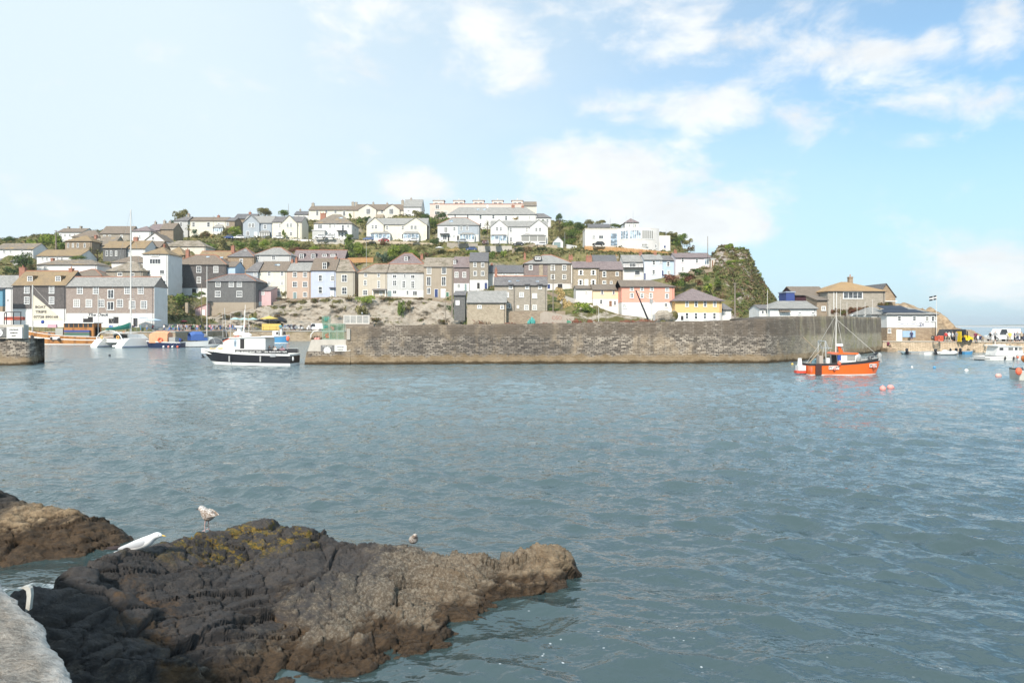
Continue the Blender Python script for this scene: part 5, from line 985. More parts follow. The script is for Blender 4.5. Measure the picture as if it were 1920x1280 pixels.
def rock_outcrop():
    xs2 = np.arange(PX(1672,140), PX(1815,140), 0.3); ys2 = np.arange(128, 152, 0.35); X, Y = np.meshgrid(xs2, ys2)
    pp = [(1672,575),(1685,569),(1702,567),(1715,571),(1735,578),(1741,583),(1744,576),(1751,577),(1757,590),(1765,597),(1769,607),(1785,614),(1797,617),(1802,624),(1815,650)]
    H = np.interp(X/140*S+960, [p[0] for p in pp], [CH+(HZ-p[1])/S*140 for p in pp]); prof = np.interp(Y, [128,131,136,141,147,152], [-0.3,0.25,0.75,1.0,0.6,-0.3])
    Z = 1.0+(H-1.0)*prof+0.8*fbm(X*0.4, Y*0.4, 6, 5, 0.62)
    m, nt, b = bsdf('sandstone'); g = nt.new('ShaderNodeNewGeometry'); pos = g.outputs['Position']; n2 = nt.noise(nt.mapping(pos, (1,1,1.6), (0,0.6,0)), 0.9, 7, 0.72)
    c = nt.mix(nt.ramp(n2, 0.32, 0.66), (0.17,0.115,0.065), (0.42,0.31,0.20)); nt.put(b.inputs['Base Color'], c); b.inputs['Roughness'].default_value = 0.95; nt.put(b.inputs['Normal'], nt.bump(n2, 0.9, 0.3))
    tag(grid_mesh('sandstone_outcrop', X, Y, Z, m, smooth=False), 'brown sandstone outcrop rising behind the harbour office', 'rock outcrop')
rock_outcrop()
def far_hills():
    xs2 = np.linspace(PX(1690,5200), PX(2300,5200), 400); d = np.array([0, 260, 600, 1500]); X, D = np.meshgrid(xs2, d); px = X/5200*S+960
    top = np.interp(px, [1690,1745,1760,1775,1800,1840,1900,2100,2300], [613,612.5,610,608,607,608.5,609,608,607]); h = (HZ-top)/S*5200+CH+5*fbm(X*0.004, X*0, 4, 8)
    Z = np.where(D == 0, -2, np.where(D == 260, h*0.62, np.where(D == 600, h, -5)))
    m, nt, b = bsdf('far_hills'); g = nt.new('ShaderNodeNewGeometry'); pos = g.outputs['Position']; n = nt.noise(nt.mapping(pos, (1,1,6)), 0.006, 5, 0.6); z = nt.sep(pos)[2]
    c = nt.mix(nt.ramp(n, 0.4, 0.6), (0.10,0.13,0.07), (0.30,0.28,0.17)); c = nt.mix(nt.ramp(z, 12, 7), c, (0.6,0.55,0.48)); nt.put(b.inputs['Base Color'], c); b.inputs['Roughness'].default_value = 1.0
    tag(grid_mesh('far_hills', X, 5200+D, Z, m), kind='structure')
far_hills()
# ------------------------------------------------------------------ the pier
def pier_mat():
    m, nt, b = bsdf('pier_stone'); g = nt.new('ShaderNodeNewGeometry'); pos = g.outputs['Position']; x, y, z = nt.sep(pos)
    wv = nt.math('MULTIPLY', nt.math('SUBTRACT', nt.noise(pos, 0.9, 4), 0.5), 0.5); s = nt.math('ADD', x, nt.math('MULTIPLY', y, 0.6))
    v = nt.comb(nt.math('DIVIDE', nt.math('ADD', s, nt.math('MULTIPLY', wv, 1.6)), 0.62), nt.math('DIVIDE', nt.math('ADD', z, nt.math('MULTIPLY', wv, 0.7)), 0.20), 0.0)
    br = nt.new('ShaderNodeTexBrick', offset=0.5); nt.put(br.inputs['Vector'], v)
    for q, w in (('Scale',1.0),('Brick Width',1.0),('Row Height',1.0),('Mortar Size',0.06),('Mortar Smooth',0.2)): br.inputs[q].default_value = w
    nt.put(br.inputs['Color1'], (0.115,0.097,0.08)); nt.put(br.inputs['Color2'], (0.43,0.37,0.30)); nt.put(br.inputs['Mortar'], (0.085,0.07,0.056))
    big = nt.noise(nt.mapping(pos, (0.6,0.6,1.4)), 0.13, 5, 0.62); mid = nt.noise(nt.mapping(pos, (1,1,1.5)), 0.8, 6, 0.72); vert = nt.noise(nt.mapping(pos, (1,1,0.15)), 0.9, 4, 0.6)
    pale = nt.noise(nt.mapping(pos, (1,1,4.5)), 1.1, 3, 0.6)
    c = br.outputs['Color']
    c = nt.mix(nt.math('MULTIPLY', nt.ramp(pale, 0.60, 0.70), 0.6), c, (0.46,0.40,0.33))
    c = nt.mix(nt.math('MULTIPLY', nt.ramp(pale, 0.42, 0.34), 0.9), c, (0.035,0.032,0.030))
    c = nt.mix(nt.math('MULTIPLY', nt.ramp(big, 0.46, 0.60), 0.55), c, (0.075,0.066,0.060))
    pt = nt.noise(nt.mapping(pos, (1,1,0.7), (0,0,0), (7,3,0)), 0.22, 6, 0.7); c = nt.mix(nt.math('MULTIPLY', nt.ramp(pt, 0.5, 0.62), 0.6), c, (0.36,0.28,0.19)); c = nt.mix(nt.math('MULTIPLY', nt.ramp(nt.math('ADD', vert, nt.math('MULTIPLY', pt, 0.4)), 0.74, 0.9), 0.45), c, (0.05,0.042,0.036))
    tan = nt.ramp(x, 30, 42); c = nt.mix(nt.math('MULTIPLY', tan, nt.ramp(mid, 0.3, 0.6, 0.45, 0.85)), c, (0.42,0.365,0.27))
    c = nt.mix(nt.math('MULTIPLY', nt.math('MULTIPLY', tan, nt.ramp(nt.noise(pos, 0.35, 5, 0.7), 0.5, 0.62)), 0.6), c, (0.28,0.255,0.12))
    top = nt.ramp(nt.math('ADD', z, nt.math('MULTIPLY', nt.math('SUBTRACT', mid, 0.5), 1.6)), 2.9, 3.5)
    c = nt.mix(nt.math('MULTIPLY', top, nt.ramp(vert, 0.35, 0.6, 0.3, 0.85)), c, (0.14,0.112,0.086))
    low = nt.ramp(nt.math('ADD', z, nt.math('MULTIPLY', nt.math('SUBTRACT', mid, 0.5), 1.5)), 1.15, 0.75)
    wd = nt.mix(nt.ramp(mid, 0.3, 0.7), (0.21,0.15,0.085), (0.33,0.25,0.16)); c = nt.mix(nt.math('MULTIPLY', low, 0.92), c, wd); c = nt.mix(nt.ramp(nt.math('ADD', z, nt.math('MULTIPLY', nt.math('SUBTRACT', mid, 0.5), 0.6)), 0.45, 0.15), c, (0.06,0.042,0.022))
    nt.put(b.inputs['Base Color'], c); b.inputs['Roughness'].default_value = 0.9; b.inputs['Specular IOR Level'].default_value = 0.25
    nt.put(b.inputs['Normal'], nt.bump(nt.math('ADD', nt.math('MULTIPLY', br.outputs['Fac'], -0.8), nt.math('MULTIPLY', mid, 1.2)), 0.9, 0.12)); return m
PIER = pier_mat(); CONC = paint((0.50,0.46,0.40), 0.9, 0.45, key='conc', scale=0.8)
def wall_strip(name, foot, top, mat, back, label=None, cat=None, seed=1, batter=0.05, amp=0.10):
    """foot: [(x,y)], top: [z]; face rises with a batter, then the top runs back by `back` metres"""
    f = np.array(foot, float); d = np.concatenate([[0], np.cumsum(np.hypot(*np.diff(f, axis=0).T))]); n = int(d[-1]/0.3)+2; t = np.linspace(0, d[-1], n)
    x = np.interp(t, d, f[:,0]); y = np.interp(t, d, f[:,1]); zt = np.interp(t, d, top); tx = np.gradient(x); ty = np.gradient(y); l = np.hypot(tx, ty); nx, ny = -ty/l, tx/l
    zs = np.concatenate([[-2.0], np.linspace(-0.5, 1, 22)]); Xs = []; Ys = []; Zs = []
    for v in zs:
        z = np.where(v < 0, v*2, v*zt); sh = np.maximum(z, 0)*batter; dd = amp*(fbm(t*1.3, z*2.4, 5, seed, 0.6)+0.8*vnoise(t*1.2, np.floor(z/0.3)*7.3, seed+3)); dd = np.where(v >= 1, dd*0.3, dd)
        Xs.append(x+nx*(sh+dd)); Ys.append(y+ny*(sh+dd)); Zs.append(z+(v >= 1)*(0.10*fbm(t*0.5, t*0, 4, seed)+0.09*vnoise(np.floor(t/1.3)*3.7, t*0, 4)))
    for bk in (0.5, 1.2, back): Xs.append(x+nx*(bk+zt*batter)); Ys.append(y+ny*(bk+zt*batter)); Zs.append(zt+0.10*fbm(t*0.5, t*0, 4, seed)+0.09*vnoise(np.floor(t/1.3)*3.7, t*0, 4)+0.01)
    Xs.append(x+nx*(back+.3)); Ys.append(y+ny*(back+.3)); Zs.append(zt*0-3)
    o = grid_mesh(name, np.array(Xs), np.array(Ys), np.array(Zs), mat, smooth=False); tag(o, label, cat); return o
pz = lambda px, py, Y: PZ(py, Y)
wall_strip('pier_wall', [(PX(650,77.5),77.15),(PX(662,77.5),77.2),(PX(900,78.5),78.5),(PX(1340,79.6),79.6),(PX(1438,80.2),80.2),(PX(1470,82.5),82.5),(PX(1500,85.5),85.5),(PX(1560,92),92),(PX(1655,119),119)],
           [4.28,4.32,4.55,4.95,5.2,5.4,5.55,5.7,5.8], PIER, 5.0, 'long weathered stone harbour pier wall crossing the middle of the view', 'pier')
# landing at the pier head, with its pale concrete upper face
lp = MB(); LX0, LX1 = PX(566,77.2), PX(657,77.2)
lp.add([(LX0,76.9,-2),(LX1,76.9,-2),(LX1,83,-2),(LX0,83,-2),(LX0+0.55,77.2,1.5),(LX1,77.2,1.5),(LX1,82.5,1.5),(LX0+0.6,82.5,1.5)], [(0,3,2,1),(4,5,6,7),(0,1,5,4),(1,2,6,5),(2,3,7,6),(3,0,4,7)])
landing = lp.build('pier_landing', PIER); tag(landing, 'low stepped landing at the pier head carrying the two harbour signs', 'landing')
u = MB(); u.add([(LX0+0.62,77.25,1.505),(LX1-.02,77.25,1.505),(LX1-.02,82.4,1.505),(LX0+0.62,82.4,1.505),(LX0+1.0,77.4,2.8),(LX1-.02,77.4,2.8),(LX1-.02,82.2,2.8),(LX0+1.0,82.2,2.8)], [(0,3,2,1),(4,5,6,7),(0,1,5,4),(1,2,6,5),(2,3,7,6),(3,0,4,7)])
u.build('concrete_top', CONC, landing)
u = MB(); u.box(PX(650.5,77.3), PX(657,77.3), 77.15, 78.2, 2.805, 4.05); u.build('end_post', CONC, landing)
# pier across the harbour mouth at the left edge
wall_strip('left_pier_head', [(PX(-200,74),74),(PX(30,75.6),75.6),(PX(50,75.8),75.8),(PX(57,75.9),76.4),(PX(52,80),82)], [2.9,2.9,2.9,2.9,2.9], PIER, 5.0, 'rounded stone pier head at the left edge with harbour signs', 'pier', 6, 0.09)
m = MB(); m.box(PX(-200,75.5), PX(43,75.5), 75.6, 76.4, 2.93, 4.5); tag(m.build('concrete_parapet', CONC), 'pale concrete block on top of the left pier head', 'parapet')
def sign(name, x0, x1, y0, y1, Y, face, label, lines, circle=None):
    k = Y/S; e = empty(name, P(x0, y1, Y), 0, label, 'sign'); W, H = (x1-x0)*k, (y1-y0)*k
    MB().box(0, W, -0.05, 0.05, 0, H).build('board', face, e)
    if circle:
        cx, cz, r = circle; n = 28; MB().prism_y([(cx*W+r*H*math.cos(2*math.pi*i/n), cz*H+r*H*math.sin(2*math.pi*i/n)) for i in range(n)], -0.065, -0.052).build('disc', FRM, e)
    for (s, cx, cz, h, w, c) in lines: text_mesh('lettering', s, h*H, c, e, (cx*W, -0.072, cz*H), width=w*W, bold=0.01)
BLK = paint((0.02,0.02,0.02), 0.6, 0.1, key='black'); GSG = paint((0.16,0.155,0.15), 0.6, 0.25, key='signgrey', scale=2); WSG = paint((0.74,0.72,0.68), 0.6, 0.2, key='signwhite', scale=2)
for (x0, y0, Y, who) in ((601.5,647,77.25,'on the pier landing'),(-13,614,75.5,'at the left frame edge')):
    sign('speed_sign', x0, x0+25.5, y0, y0+17, Y, GSG, 'grey maximum speed sign with white disc '+who, [('MAX SPEED', 0.48, 0.86, 0.13, 0.68, WSG), ('3', 0.48, 0.56, 0.2, 0.07, BLK), ('KNOTS', 0.48, 0.28, 0.13, 0.27, BLK)], circle=(0.48, 0.42, 0.38))
    sign('exit_warning_sign', x0+26, x0+26+(22.5 if x0 > 0 else 29), y0+(0 if x0 > 0 else -1), y0+(16 if x0 > 0 else 20), Y, WSG, 'white concealed exit warning sign '+who, [('CONCEALED', 0.47, 0.77, 0.12, 0.6, BLK), ('HARBOUR', 0.47, 0.49, 0.12, 0.5, BLK), ('EXIT', 0.47, 0.22, 0.13, 0.27, BLK)])
# ------------------------------------------------------------------ vegetation
def leaf_mat(key, c1, c2, c3=None):
    if key in MATS: return MATS[key]
    c1, c2 = tuple(v*1.15 for v in c1), tuple(v*1.55 for v in c2)
    m, nt, b = bsdf(key); g = nt.new('ShaderNodeNewGeometry'); oi = nt.new('ShaderNodeObjectInfo')
    r = g.outputs['Random Per Island']; n = nt.noise(g.outputs['Position'], 0.55, 4, 0.6)
    c = nt.mix(nt.ramp(nt.math('ADD', nt.math('MULTIPLY', r, 0.5), nt.math('MULTIPLY', n, 0.6)), 0.3, 0.85), c1, c2)
    if c3: c = nt.mix(nt.ramp(nt.math('ADD', n, nt.math('MULTIPLY', r, 0.25)), 0.62, 0.75), c, c3)
    nt.put(b.inputs['Base Color'], c); b.inputs['Roughness'].default_value = 0.75; b.inputs['Specular IOR Level'].default_value = 0.2
    MATS[key] = m; return m
LV = {'dark': leaf_mat('lf_dark', (0.018,0.032,0.012), (0.075,0.11,0.035)), 'green': leaf_mat('lf_green', (0.03,0.055,0.012), (0.13,0.17,0.04)), 'bright': leaf_mat('lf_bright', (0.05,0.09,0.012), (0.22,0.26,0.05)),
      'olive': leaf_mat('lf_olive', (0.05,0.052,0.018), (0.19,0.17,0.07)), 'brown': leaf_mat('lf_brown', (0.055,0.035,0.018), (0.20,0.13,0.07), (0.10,0.12,0.04)), 'straw': leaf_mat('lf_straw', (0.20,0.14,0.05), (0.48,0.36,0.17)),
      'teal': leaf_mat('lf_teal', (0.03,0.05,0.035), (0.11,0.15,0.09)), 'red': leaf_mat('lf_red', (0.07,0.025,0.018), (0.22,0.10,0.07), (0.10,0.10,0.03))}
BARK = paint((0.10,0.075,0.055), 0.95, 0.4, key='bark')
def leaves(rng, centres, radii, n, size, squash=0.8, lo=0.55):
    """n leaf clumps spread through overlapping lobes; each leaf is a small bent quad"""
    k = rng.integers(0, len(centres), n); d = rng.normal(size=(n, 3)); d /= np.linalg.norm(d, axis=1)[:,None]; d[:,2] = np.where(d[:,2] < -0.5, -d[:,2], d[:,2])
    r = rng.uniform(lo, 1.04, n)**0.6; c = centres[k]+d*radii[k][:,None]*r[:,None]*np.array([1,1,squash])
    nr = d+rng.normal(size=(n,3))*0.55; nr /= np.linalg.norm(nr, axis=1)[:,None]; t = np.cross(nr, rng.normal(size=(n,3))); t /= np.linalg.norm(t, axis=1)[:,None]; bt = np.cross(nr, t)
    s = size*rng.uniform(0.5, 1.3, n)[:,None]; a = 0.6
    v = np.stack([c-t*s, c+bt*s*a+nr*s*0.2, c+t*s, c-bt*s*a+nr*s*0.2], 1)
    return v.reshape(-1, 3)
def quads_mesh(name, v):
    me = bpy.data.meshes.new(name); n = len(v)//4; me.vertices.add(len(v)); me.vertices.foreach_set('co', v.astype(np.float32).ravel())
    me.loops.add(len(v)); me.loops.foreach_set('vertex_index', np.arange(len(v), dtype=np.int32)); me.polygons.add(n); me.polygons.foreach_set('loop_start', np.arange(0, len(v), 4, dtype=np.int32)); me.update(calc_edges=True); return me
def clump_mesh(name, seed, n, size, lobes=7, squash=0.85, spread=0.62):
    rng = np.random.default_rng(seed); c = rng.uniform(-1, 1, (lobes, 3))*spread; c[:,2] = np.abs(c[:,2])*0.8; c[0] = 0; r = rng.uniform(0.30, 0.52, lobes); r[0] = 0.62
    v = leaves(rng, c, r, n, size, squash); v[:,2] -= (v[:,2].max()+v[:,2].min())/2; v /= np.abs(v).max(0); return quads_mesh(name, v)
CLM_ = [clump_mesh('shrub_leaves', 100+i, 900, 0.085) for i in range(5)]; BIG = [clump_mesh('crown_leaves', 200+i, 2600, 0.05, 12) for i in range(3)]
VEG = []
HUE = {'dark': 'dark green', 'green': 'green', 'bright': 'bright green', 'olive': 'olive green', 'brown': 'brownish', 'straw': 'straw coloured', 'teal': 'grey-green', 'red': 'reddish'}
def bush(px, py, rx, ry, Y, hue, where, kind='bush', grp=None):
    k = Y/S; p = P(px, py, Y); me = random.choice(BIG if rx*k > 2.6 else CLM_); 
    o = bpy.data.objects.new(kind, me); COL.objects.link(o)
    if not me.materials: me.materials.append(LV['green'])
    o.material_slots[0].link = 'OBJECT'; o.material_slots[0].material = LV[hue]
    o.location = p; o.scale = (rx*k, min(rx*k, max(1.5, ry*k*1.2)), ry*k); o.rotation_euler = (0, 0, random.uniform(0, 6.28) if abs(rx-ry) < 5 else random.choice((0, 3.14)))
    VEG.append((px, o, f"{HUE[hue]} {kind.replace('_',' ')} {where}")); o['category'] = kind.replace('_', ' ')
    if grp: o['group'] = grp
    return o
def tree(px, py, rx, ry, Y, hue, where, base, kind='tree'):
    k = Y/S; e = empty(kind, P(px, base, Y)); h = (base-py)*k
    me = random.choice(BIG); c = bpy.data.objects.new('crown', me); COL.objects.link(c); c.parent = e
    if not me.materials: me.materials.append(LV['green'])
    c.material_slots[0].link = 'OBJECT'; c.material_slots[0].material = LV[hue]; c.location = (0, 0, h); c.scale = (rx*k, rx*k*0.9, ry*k); c.rotation_euler = (0, 0, random.uniform(0, 6.28))
    t = MB(); t.tube((0,0,-1), (0.1,0,h*0.7), 0.16*rx*k*0.5+0.08, 0.1, 7)
    for i in range(6):
        a = i*1.05; t.tube((0.1,0,h*0.55), (math.cos(a)*rx*k*0.55, math.sin(a)*rx*k*0.5, h+ry*k*random.uniform(-0.1,0.5)), 0.09, 0.03, 5)
    t.build('trunk', BARK, e); e['category'] = 'tree'; VEG.append((px, e, f"{HUE[hue]} {kind.replace('_',' ')} {where}")); return e
def palm(px, py, r, Y, where, base):
    k = Y/S; e = empty('palm_tree', P(px, base, Y)); h = (base-py)*k; R_ = r*k; t = MB(); t.tube((0,0,-0.8), (0,0,h), 0.2, 0.13, 8); t.build('trunk', BARK, e); rng = np.random.default_rng(px); v = []
    for i in range(46):
        a = rng.uniform(0, 6.28); el = rng.uniform(-0.4, 1.35); d = np.array([math.cos(a)*math.cos(el), math.sin(a)*math.cos(el), math.sin(el)]); s = np.array([-math.sin(a), math.cos(a), 0])*0.07; p = np.array([0,0,h])
        for j in range(4):
            q = p+d*R_/4; v += [p-s, p+s, q+s*0.8, q-s*0.8]; p = q; d = d+np.array([0,0,-0.28]); d /= np.linalg.norm(d)
    o = link_mesh('fronds', quads_mesh('fronds', np.array(v)), LV['olive'], e); e['category'] = 'palm tree'; VEG.append((px, e, 'spiky palm tree '+where)); return e
tree(48,490,20,18,203,'dark','above the white building at the far left',516)
bush(58,503,10,9,200,'brown','below the dark tree at the far left'); bush(26,509,16,9,202,'dark','left of the brick chimneys at far left'); bush(18,449,14,7,262,'dark','on the skyline at the far left')
for a in [(60,458,13,10),(84,450,16,13),(103,447,13,12),(116,461,11,9),(72,463,14,7)]: bush(*a, 242, 'bright' if a[0] < 110 else 'green', 'on the far left hill', 'bush', 'bushes on the far left hill')
palm(170,471,9,222,'beside the slate cottage',489); palm(183,474,8,222,'touching the slate cottage wall',489); bush(148,483,22,5,214,'green','forming a hedge above the long low white house','hedge'); bush(192,438,12,5,268,'olive','behind the grey gabled skyline house')
for a in [(305,560,14,11),(322,570,24,17),(340,560,16,12),(300,578,16,12),(335,585,14,10)]: bush(*a, 208, 'green' if a[1] < 575 else 'dark', 'under the tall white house', 'ivy_bush', 'ivy under the tall white house')
bush(372,552,12,6,212,'green','at the foot of the big slate-hung house'); bush(365,600,24,6,209,'olive','on the slope below the pink shed')
tree(338,404,15,13,292,'olive','on the left skyline behind the grey terrace end',440); tree(322,428,9,17,278,'dark','left of the grey terrace end',455)
palm(353,428,8,281,'in front of the long cream terrace',446); bush(366,435,6.5,6,279,'teal','rounded beside the cream terrace palm'); bush(386,440,14,8,278,'brown','in the cream terrace garden'); bush(330,446,13,5,277,'brown','below the grey terrace end'); bush(400,445,8,5,277,'straw','below the glazed porch')
for a in [(425,434,12,8,'olive'),(442,432,14,9,'bright'),(438,442,16,6,'green')]: bush(a[0],a[1],a[2],a[3],280,a[4],'left of the blue-grey gable')
for a in [(398,462,14,7,'green'),(418,456,10,13,'olive'),(452,460,14,9,'green'),(475,459,13,9,'green'),(497,457,14,9,'bright'),(518,459,13,9,'green'),(540,458,14,8,'green'),(557,461,12,8,'green')]: bush(a[0],a[1],a[2],a[3],262,a[4],'in the long hedge below the upper road', 'bush', 'hedge below the upper road')
bush(533,440,4,10,276,'green','slim and upright before the cream gabled house','conifer'); bush(553,468,16,6,256,'red','behind the dormered cottage roof')
tree(498,397,18,9,305,'olive','rounded on the skyline behind the blue-grey gable',412); tree(533,399,12,7,312,'green','on the skyline behind the cream gable',412); tree(572,418,12,10,300,'dark','between the cream gable and white hipped house',440)
for a in [(575,460,15,8,'olive'),(590,466,14,6,'bright'),(608,468,12,5,'brown'),(628,470,12,5,'olive')]: bush(a[0],a[1],a[2],a[3],262,a[4],'under the white parking wall')
for a in [(655,456,12,15,'green'),(673,466,14,14,'bright'),(690,476,13,10,'green'),(661,480,14,11,'green'),(655,443,9,5,'green'),(680,488,14,6,'dark')]: bush(a[0],a[1],a[2],a[3],258,a[4],'beside the white hipped house')
for a in [(716,484,13,14,'teal'),(737,472,16,13,'bright'),(757,468,14,12,'green'),(775,476,14,10,'bright'),(742,488,16,8,'dark'),(765,488,12,7,'green'),(790,465,15,6,'olive'),(805,478,13,6,'brown')]: bush(a[0],a[1],a[2],a[3],253,a[4],'behind the pyramid-roofed house')
bush(720,455,9,7,262,'red','in front of the cream double-gabled house'); bush(817,452,11,7,264,'dark','clipped round left of the white and blue house'); bush(822,473,18,6,258,'olive','under the white garden umbrella'); bush(848,470,14,5,258,'straw','on the bank under the white and blue house')
for a in [(657,405,4,5,'green'),(672,413,10,7,'green'),(689,411,9,6,'dark'),(683,424,10,9,'olive')]: bush(a[0],a[1],a[2],a[3],292,a[4],'right of the cream villa')
for a in [(784,401,12,7,'olive'),(797,409,13,10,'dark'),(812,418,14,13,'green'),(826,404,13,8,'dark'),(815,433,11,10,'olive'),(835,416,10,9,'green')]: bush(a[0],a[1],a[2],a[3],296,a[4],'left of the apartment terrace')
palm(914,420,9,284,'in front of the white terrace',436); bush(908,436,10,6,280,'green','between the two white hipped houses'); bush(966,410.5,6,3,290,'straw','behind the white double-gabled roof'); bush(1020,418,5,6,290,'green','before the small white villa')
tree(1049,407,9,8,288,'dark','windswept at the right end of the skyline houses',436)
for a in [(1046,424,12,8,'olive'),(1064,420,15,8,'green'),(1084,424,14,8,'dark'),(1103,418,14,7,'olive'),(1070,436,16,9,'green'),(1050,438,13,8,'olive'),(1090,440,12,8,'green'),(1080,452,18,9,'green'),(1056,455,14,8,'green'),(1125,417,12,5,'olive'),(1150,423,14,4,'green'),(1163,424,8,4,'dark'),(1096,432,10,6,'olive')]: bush(a[0],a[1],a[2],a[3],268,a[4],'left of the modernist building','bush','bushes on the eastern hill')
for a in [(886,473,16,4,'bright'),(922,479,9,9,'green'),(947,475,9,8,'bright'),(944,491,18,9,'dark'),(990,470,11,9,'brown'),(968,480,10,5,'olive'),(905,500,8,4,'olive'),(1050,469,6,4,'green'),(1015,477,20,3,'olive'),(1063,474,9,4,'brown')]: bush(a[0],a[1],a[2],a[3],246 if a[0] < 985 else 250,a[4],'under the mid-town retaining walls')
bush(531,552,6,7,222,'olive','clipped round before the cream terrace house'); bush(531,561,14,3,222,'brown','in pots along the cream terrace house front')
for a in [(500,575,14,4,'olive'),(548,567,12,4,'brown'),(566,566,12,5,'olive'),(590,564,10,5,'brown'),(610,563,13,5,'olive'),(632,567,12,7,'olive'),(655,560,12,3,'brown'),(722,560,14,3,'brown'),(742,561,14,3,'olive'),(785,560,12,3,'brown'),(803,562,12,3,'olive'),(836,568,14,4,'green'),(848,576,8,6,'brown'),(470,583,12,3,'brown')]: bush(a[0],a[1],a[2],a[3],219.5,a[4],'along the cliff edge below the terrace','bush','plants along the cliff edge')
bush(684,561,21,8,217,'bright','spreading over the cliff edge left of the grey terrace'); bush(678,584,15,14,214,'olive','rounded, clinging to the cliff face'); bush(752,580,8,20,215,'green','hanging down the cliff face','ivy_bush'); bush(766,571,6,9,216,'olive','short, hanging beside the long ivy','ivy_bush')
for a in [(846,576,12,8),(858,586,10,16),(872,600,8,10)]: bush(*a, 206, 'dark', 'left of the stone store', 'ivy_bush')
for a in [(555,590,6,3),(600,596,7,3),(625,575,8,4),(655,602,8,3),(705,599,12,4),(790,600,8,4),(830,602,10,4),(425,593,10,4),(445,588,10,4),(520,592,8,3)]: bush(*a, 211.5, 'brown', 'tufted on the lower cliff face', 'bush', 'tufts on the cliff face')
for a in [(1052,556,10,10,'straw'),(1062,572,10,14,'straw'),(1048,545,8,8,'straw'),(1075,578,14,12,'straw')]: bush(a[0],a[1],a[2],a[3],160,a[4],'right of the grey stone building','grass_clump')
for a in [(1092,574,16,9,'bright'),(1108,582,15,8,'green'),(1085,590,18,10,'green'),(1105,596,14,7,'bright'),(1130,588,14,6,'olive'),(1150,594,16,6,'brown'),(1172,598,14,5,'olive'),(1200,602,16,4,'brown'),(1040,582,12,5,'green'),(1225,604,12,4,'olive')]: bush(a[0],a[1],a[2],a[3],155,a[4],'on the bank below the pale yellow house','bush','bushes on the pier bank')
for a in [(1258,522,16,9,'red'),(1275,530,16,9,'green'),(1292,522,14,8,'red'),(1262,540,15,8,'brown'),(1285,515,14,5,'dark'),(1310,510,12,7,'dark'),(1312,530,9,7,'red'),(1326,522,8,8,'green'),(1330,540,14,10,'bright'),(1318,556,12,8,'green'),(1345,560,13,10,'green'),(1349,580,12,9,'bright'),(1365,572,14,10,'green'),(1343,528,10,10,'green'),(1255,555,10,8,'brown')]: bush(a[0],a[1],a[2],a[3],172,a[4],'on the slope under the east row','bush','bushes under the east row')
for a in [(1262,441,12,7,'olive'),(1275,446,15,9,'green'),(1288,455,13,9,'olive'),(1268,458,12,8,'green'),(1298,466,9,7,'brown'),(1283,470,14,5,'olive')]: bush(a[0],a[1],a[2],a[3],248,a[4],'on the knoll behind the modernist building')
rng = random.Random(5)
xs3, ys3, HZ3 = HD
def hgz(x, y):
    i = int(min(max((x-xs3[0])/0.55, 0), len(xs3)-1)); j = int(min(max((y-ys3[0])/0.7, 0), len(ys3)-1)); return float(HZ3[j,i])
for i in range(56):     # scrub on the headland: each clump big enough to tell apart
    Y = rng.uniform(166, 206); px = rng.choice([rng.uniform(1338, 1400), rng.uniform(1340, 1450)]); x = PX(px, Y); z = hgz(x, Y)
    if z < 7: continue
    py = HZ-(z-CH)*S/Y; r = rng.uniform(5, 9)*(1.2 if px < 1385 else 0.8)
    bush(px, py-1.5, r, r*rng.uniform(0.45, 0.7), Y, rng.choice(['brown','olive','green','bright','olive','brown']), 'on the headland', 'bush', 'scrub on the headland')
for px in range(1568, 1650, 8): bush(px+rng.uniform(-2,2), 582+rng.uniform(-2,4)+abs(px-1605)*0.05, rng.uniform(8,11), rng.uniform(7,10), 133+rng.uniform(-1,2), rng.choice(['red','brown','red']), 'under the orange-roofed house', 'bramble', 'brambles on the quay bank')
for px, hue in ((1660,'brown'),(1652,'brown')): bush(px, 572, 9, 6, 143, hue, 'beside the brown gabled house')
bush(1640,588,5,6,127,'green','at the corner of the low white wing')
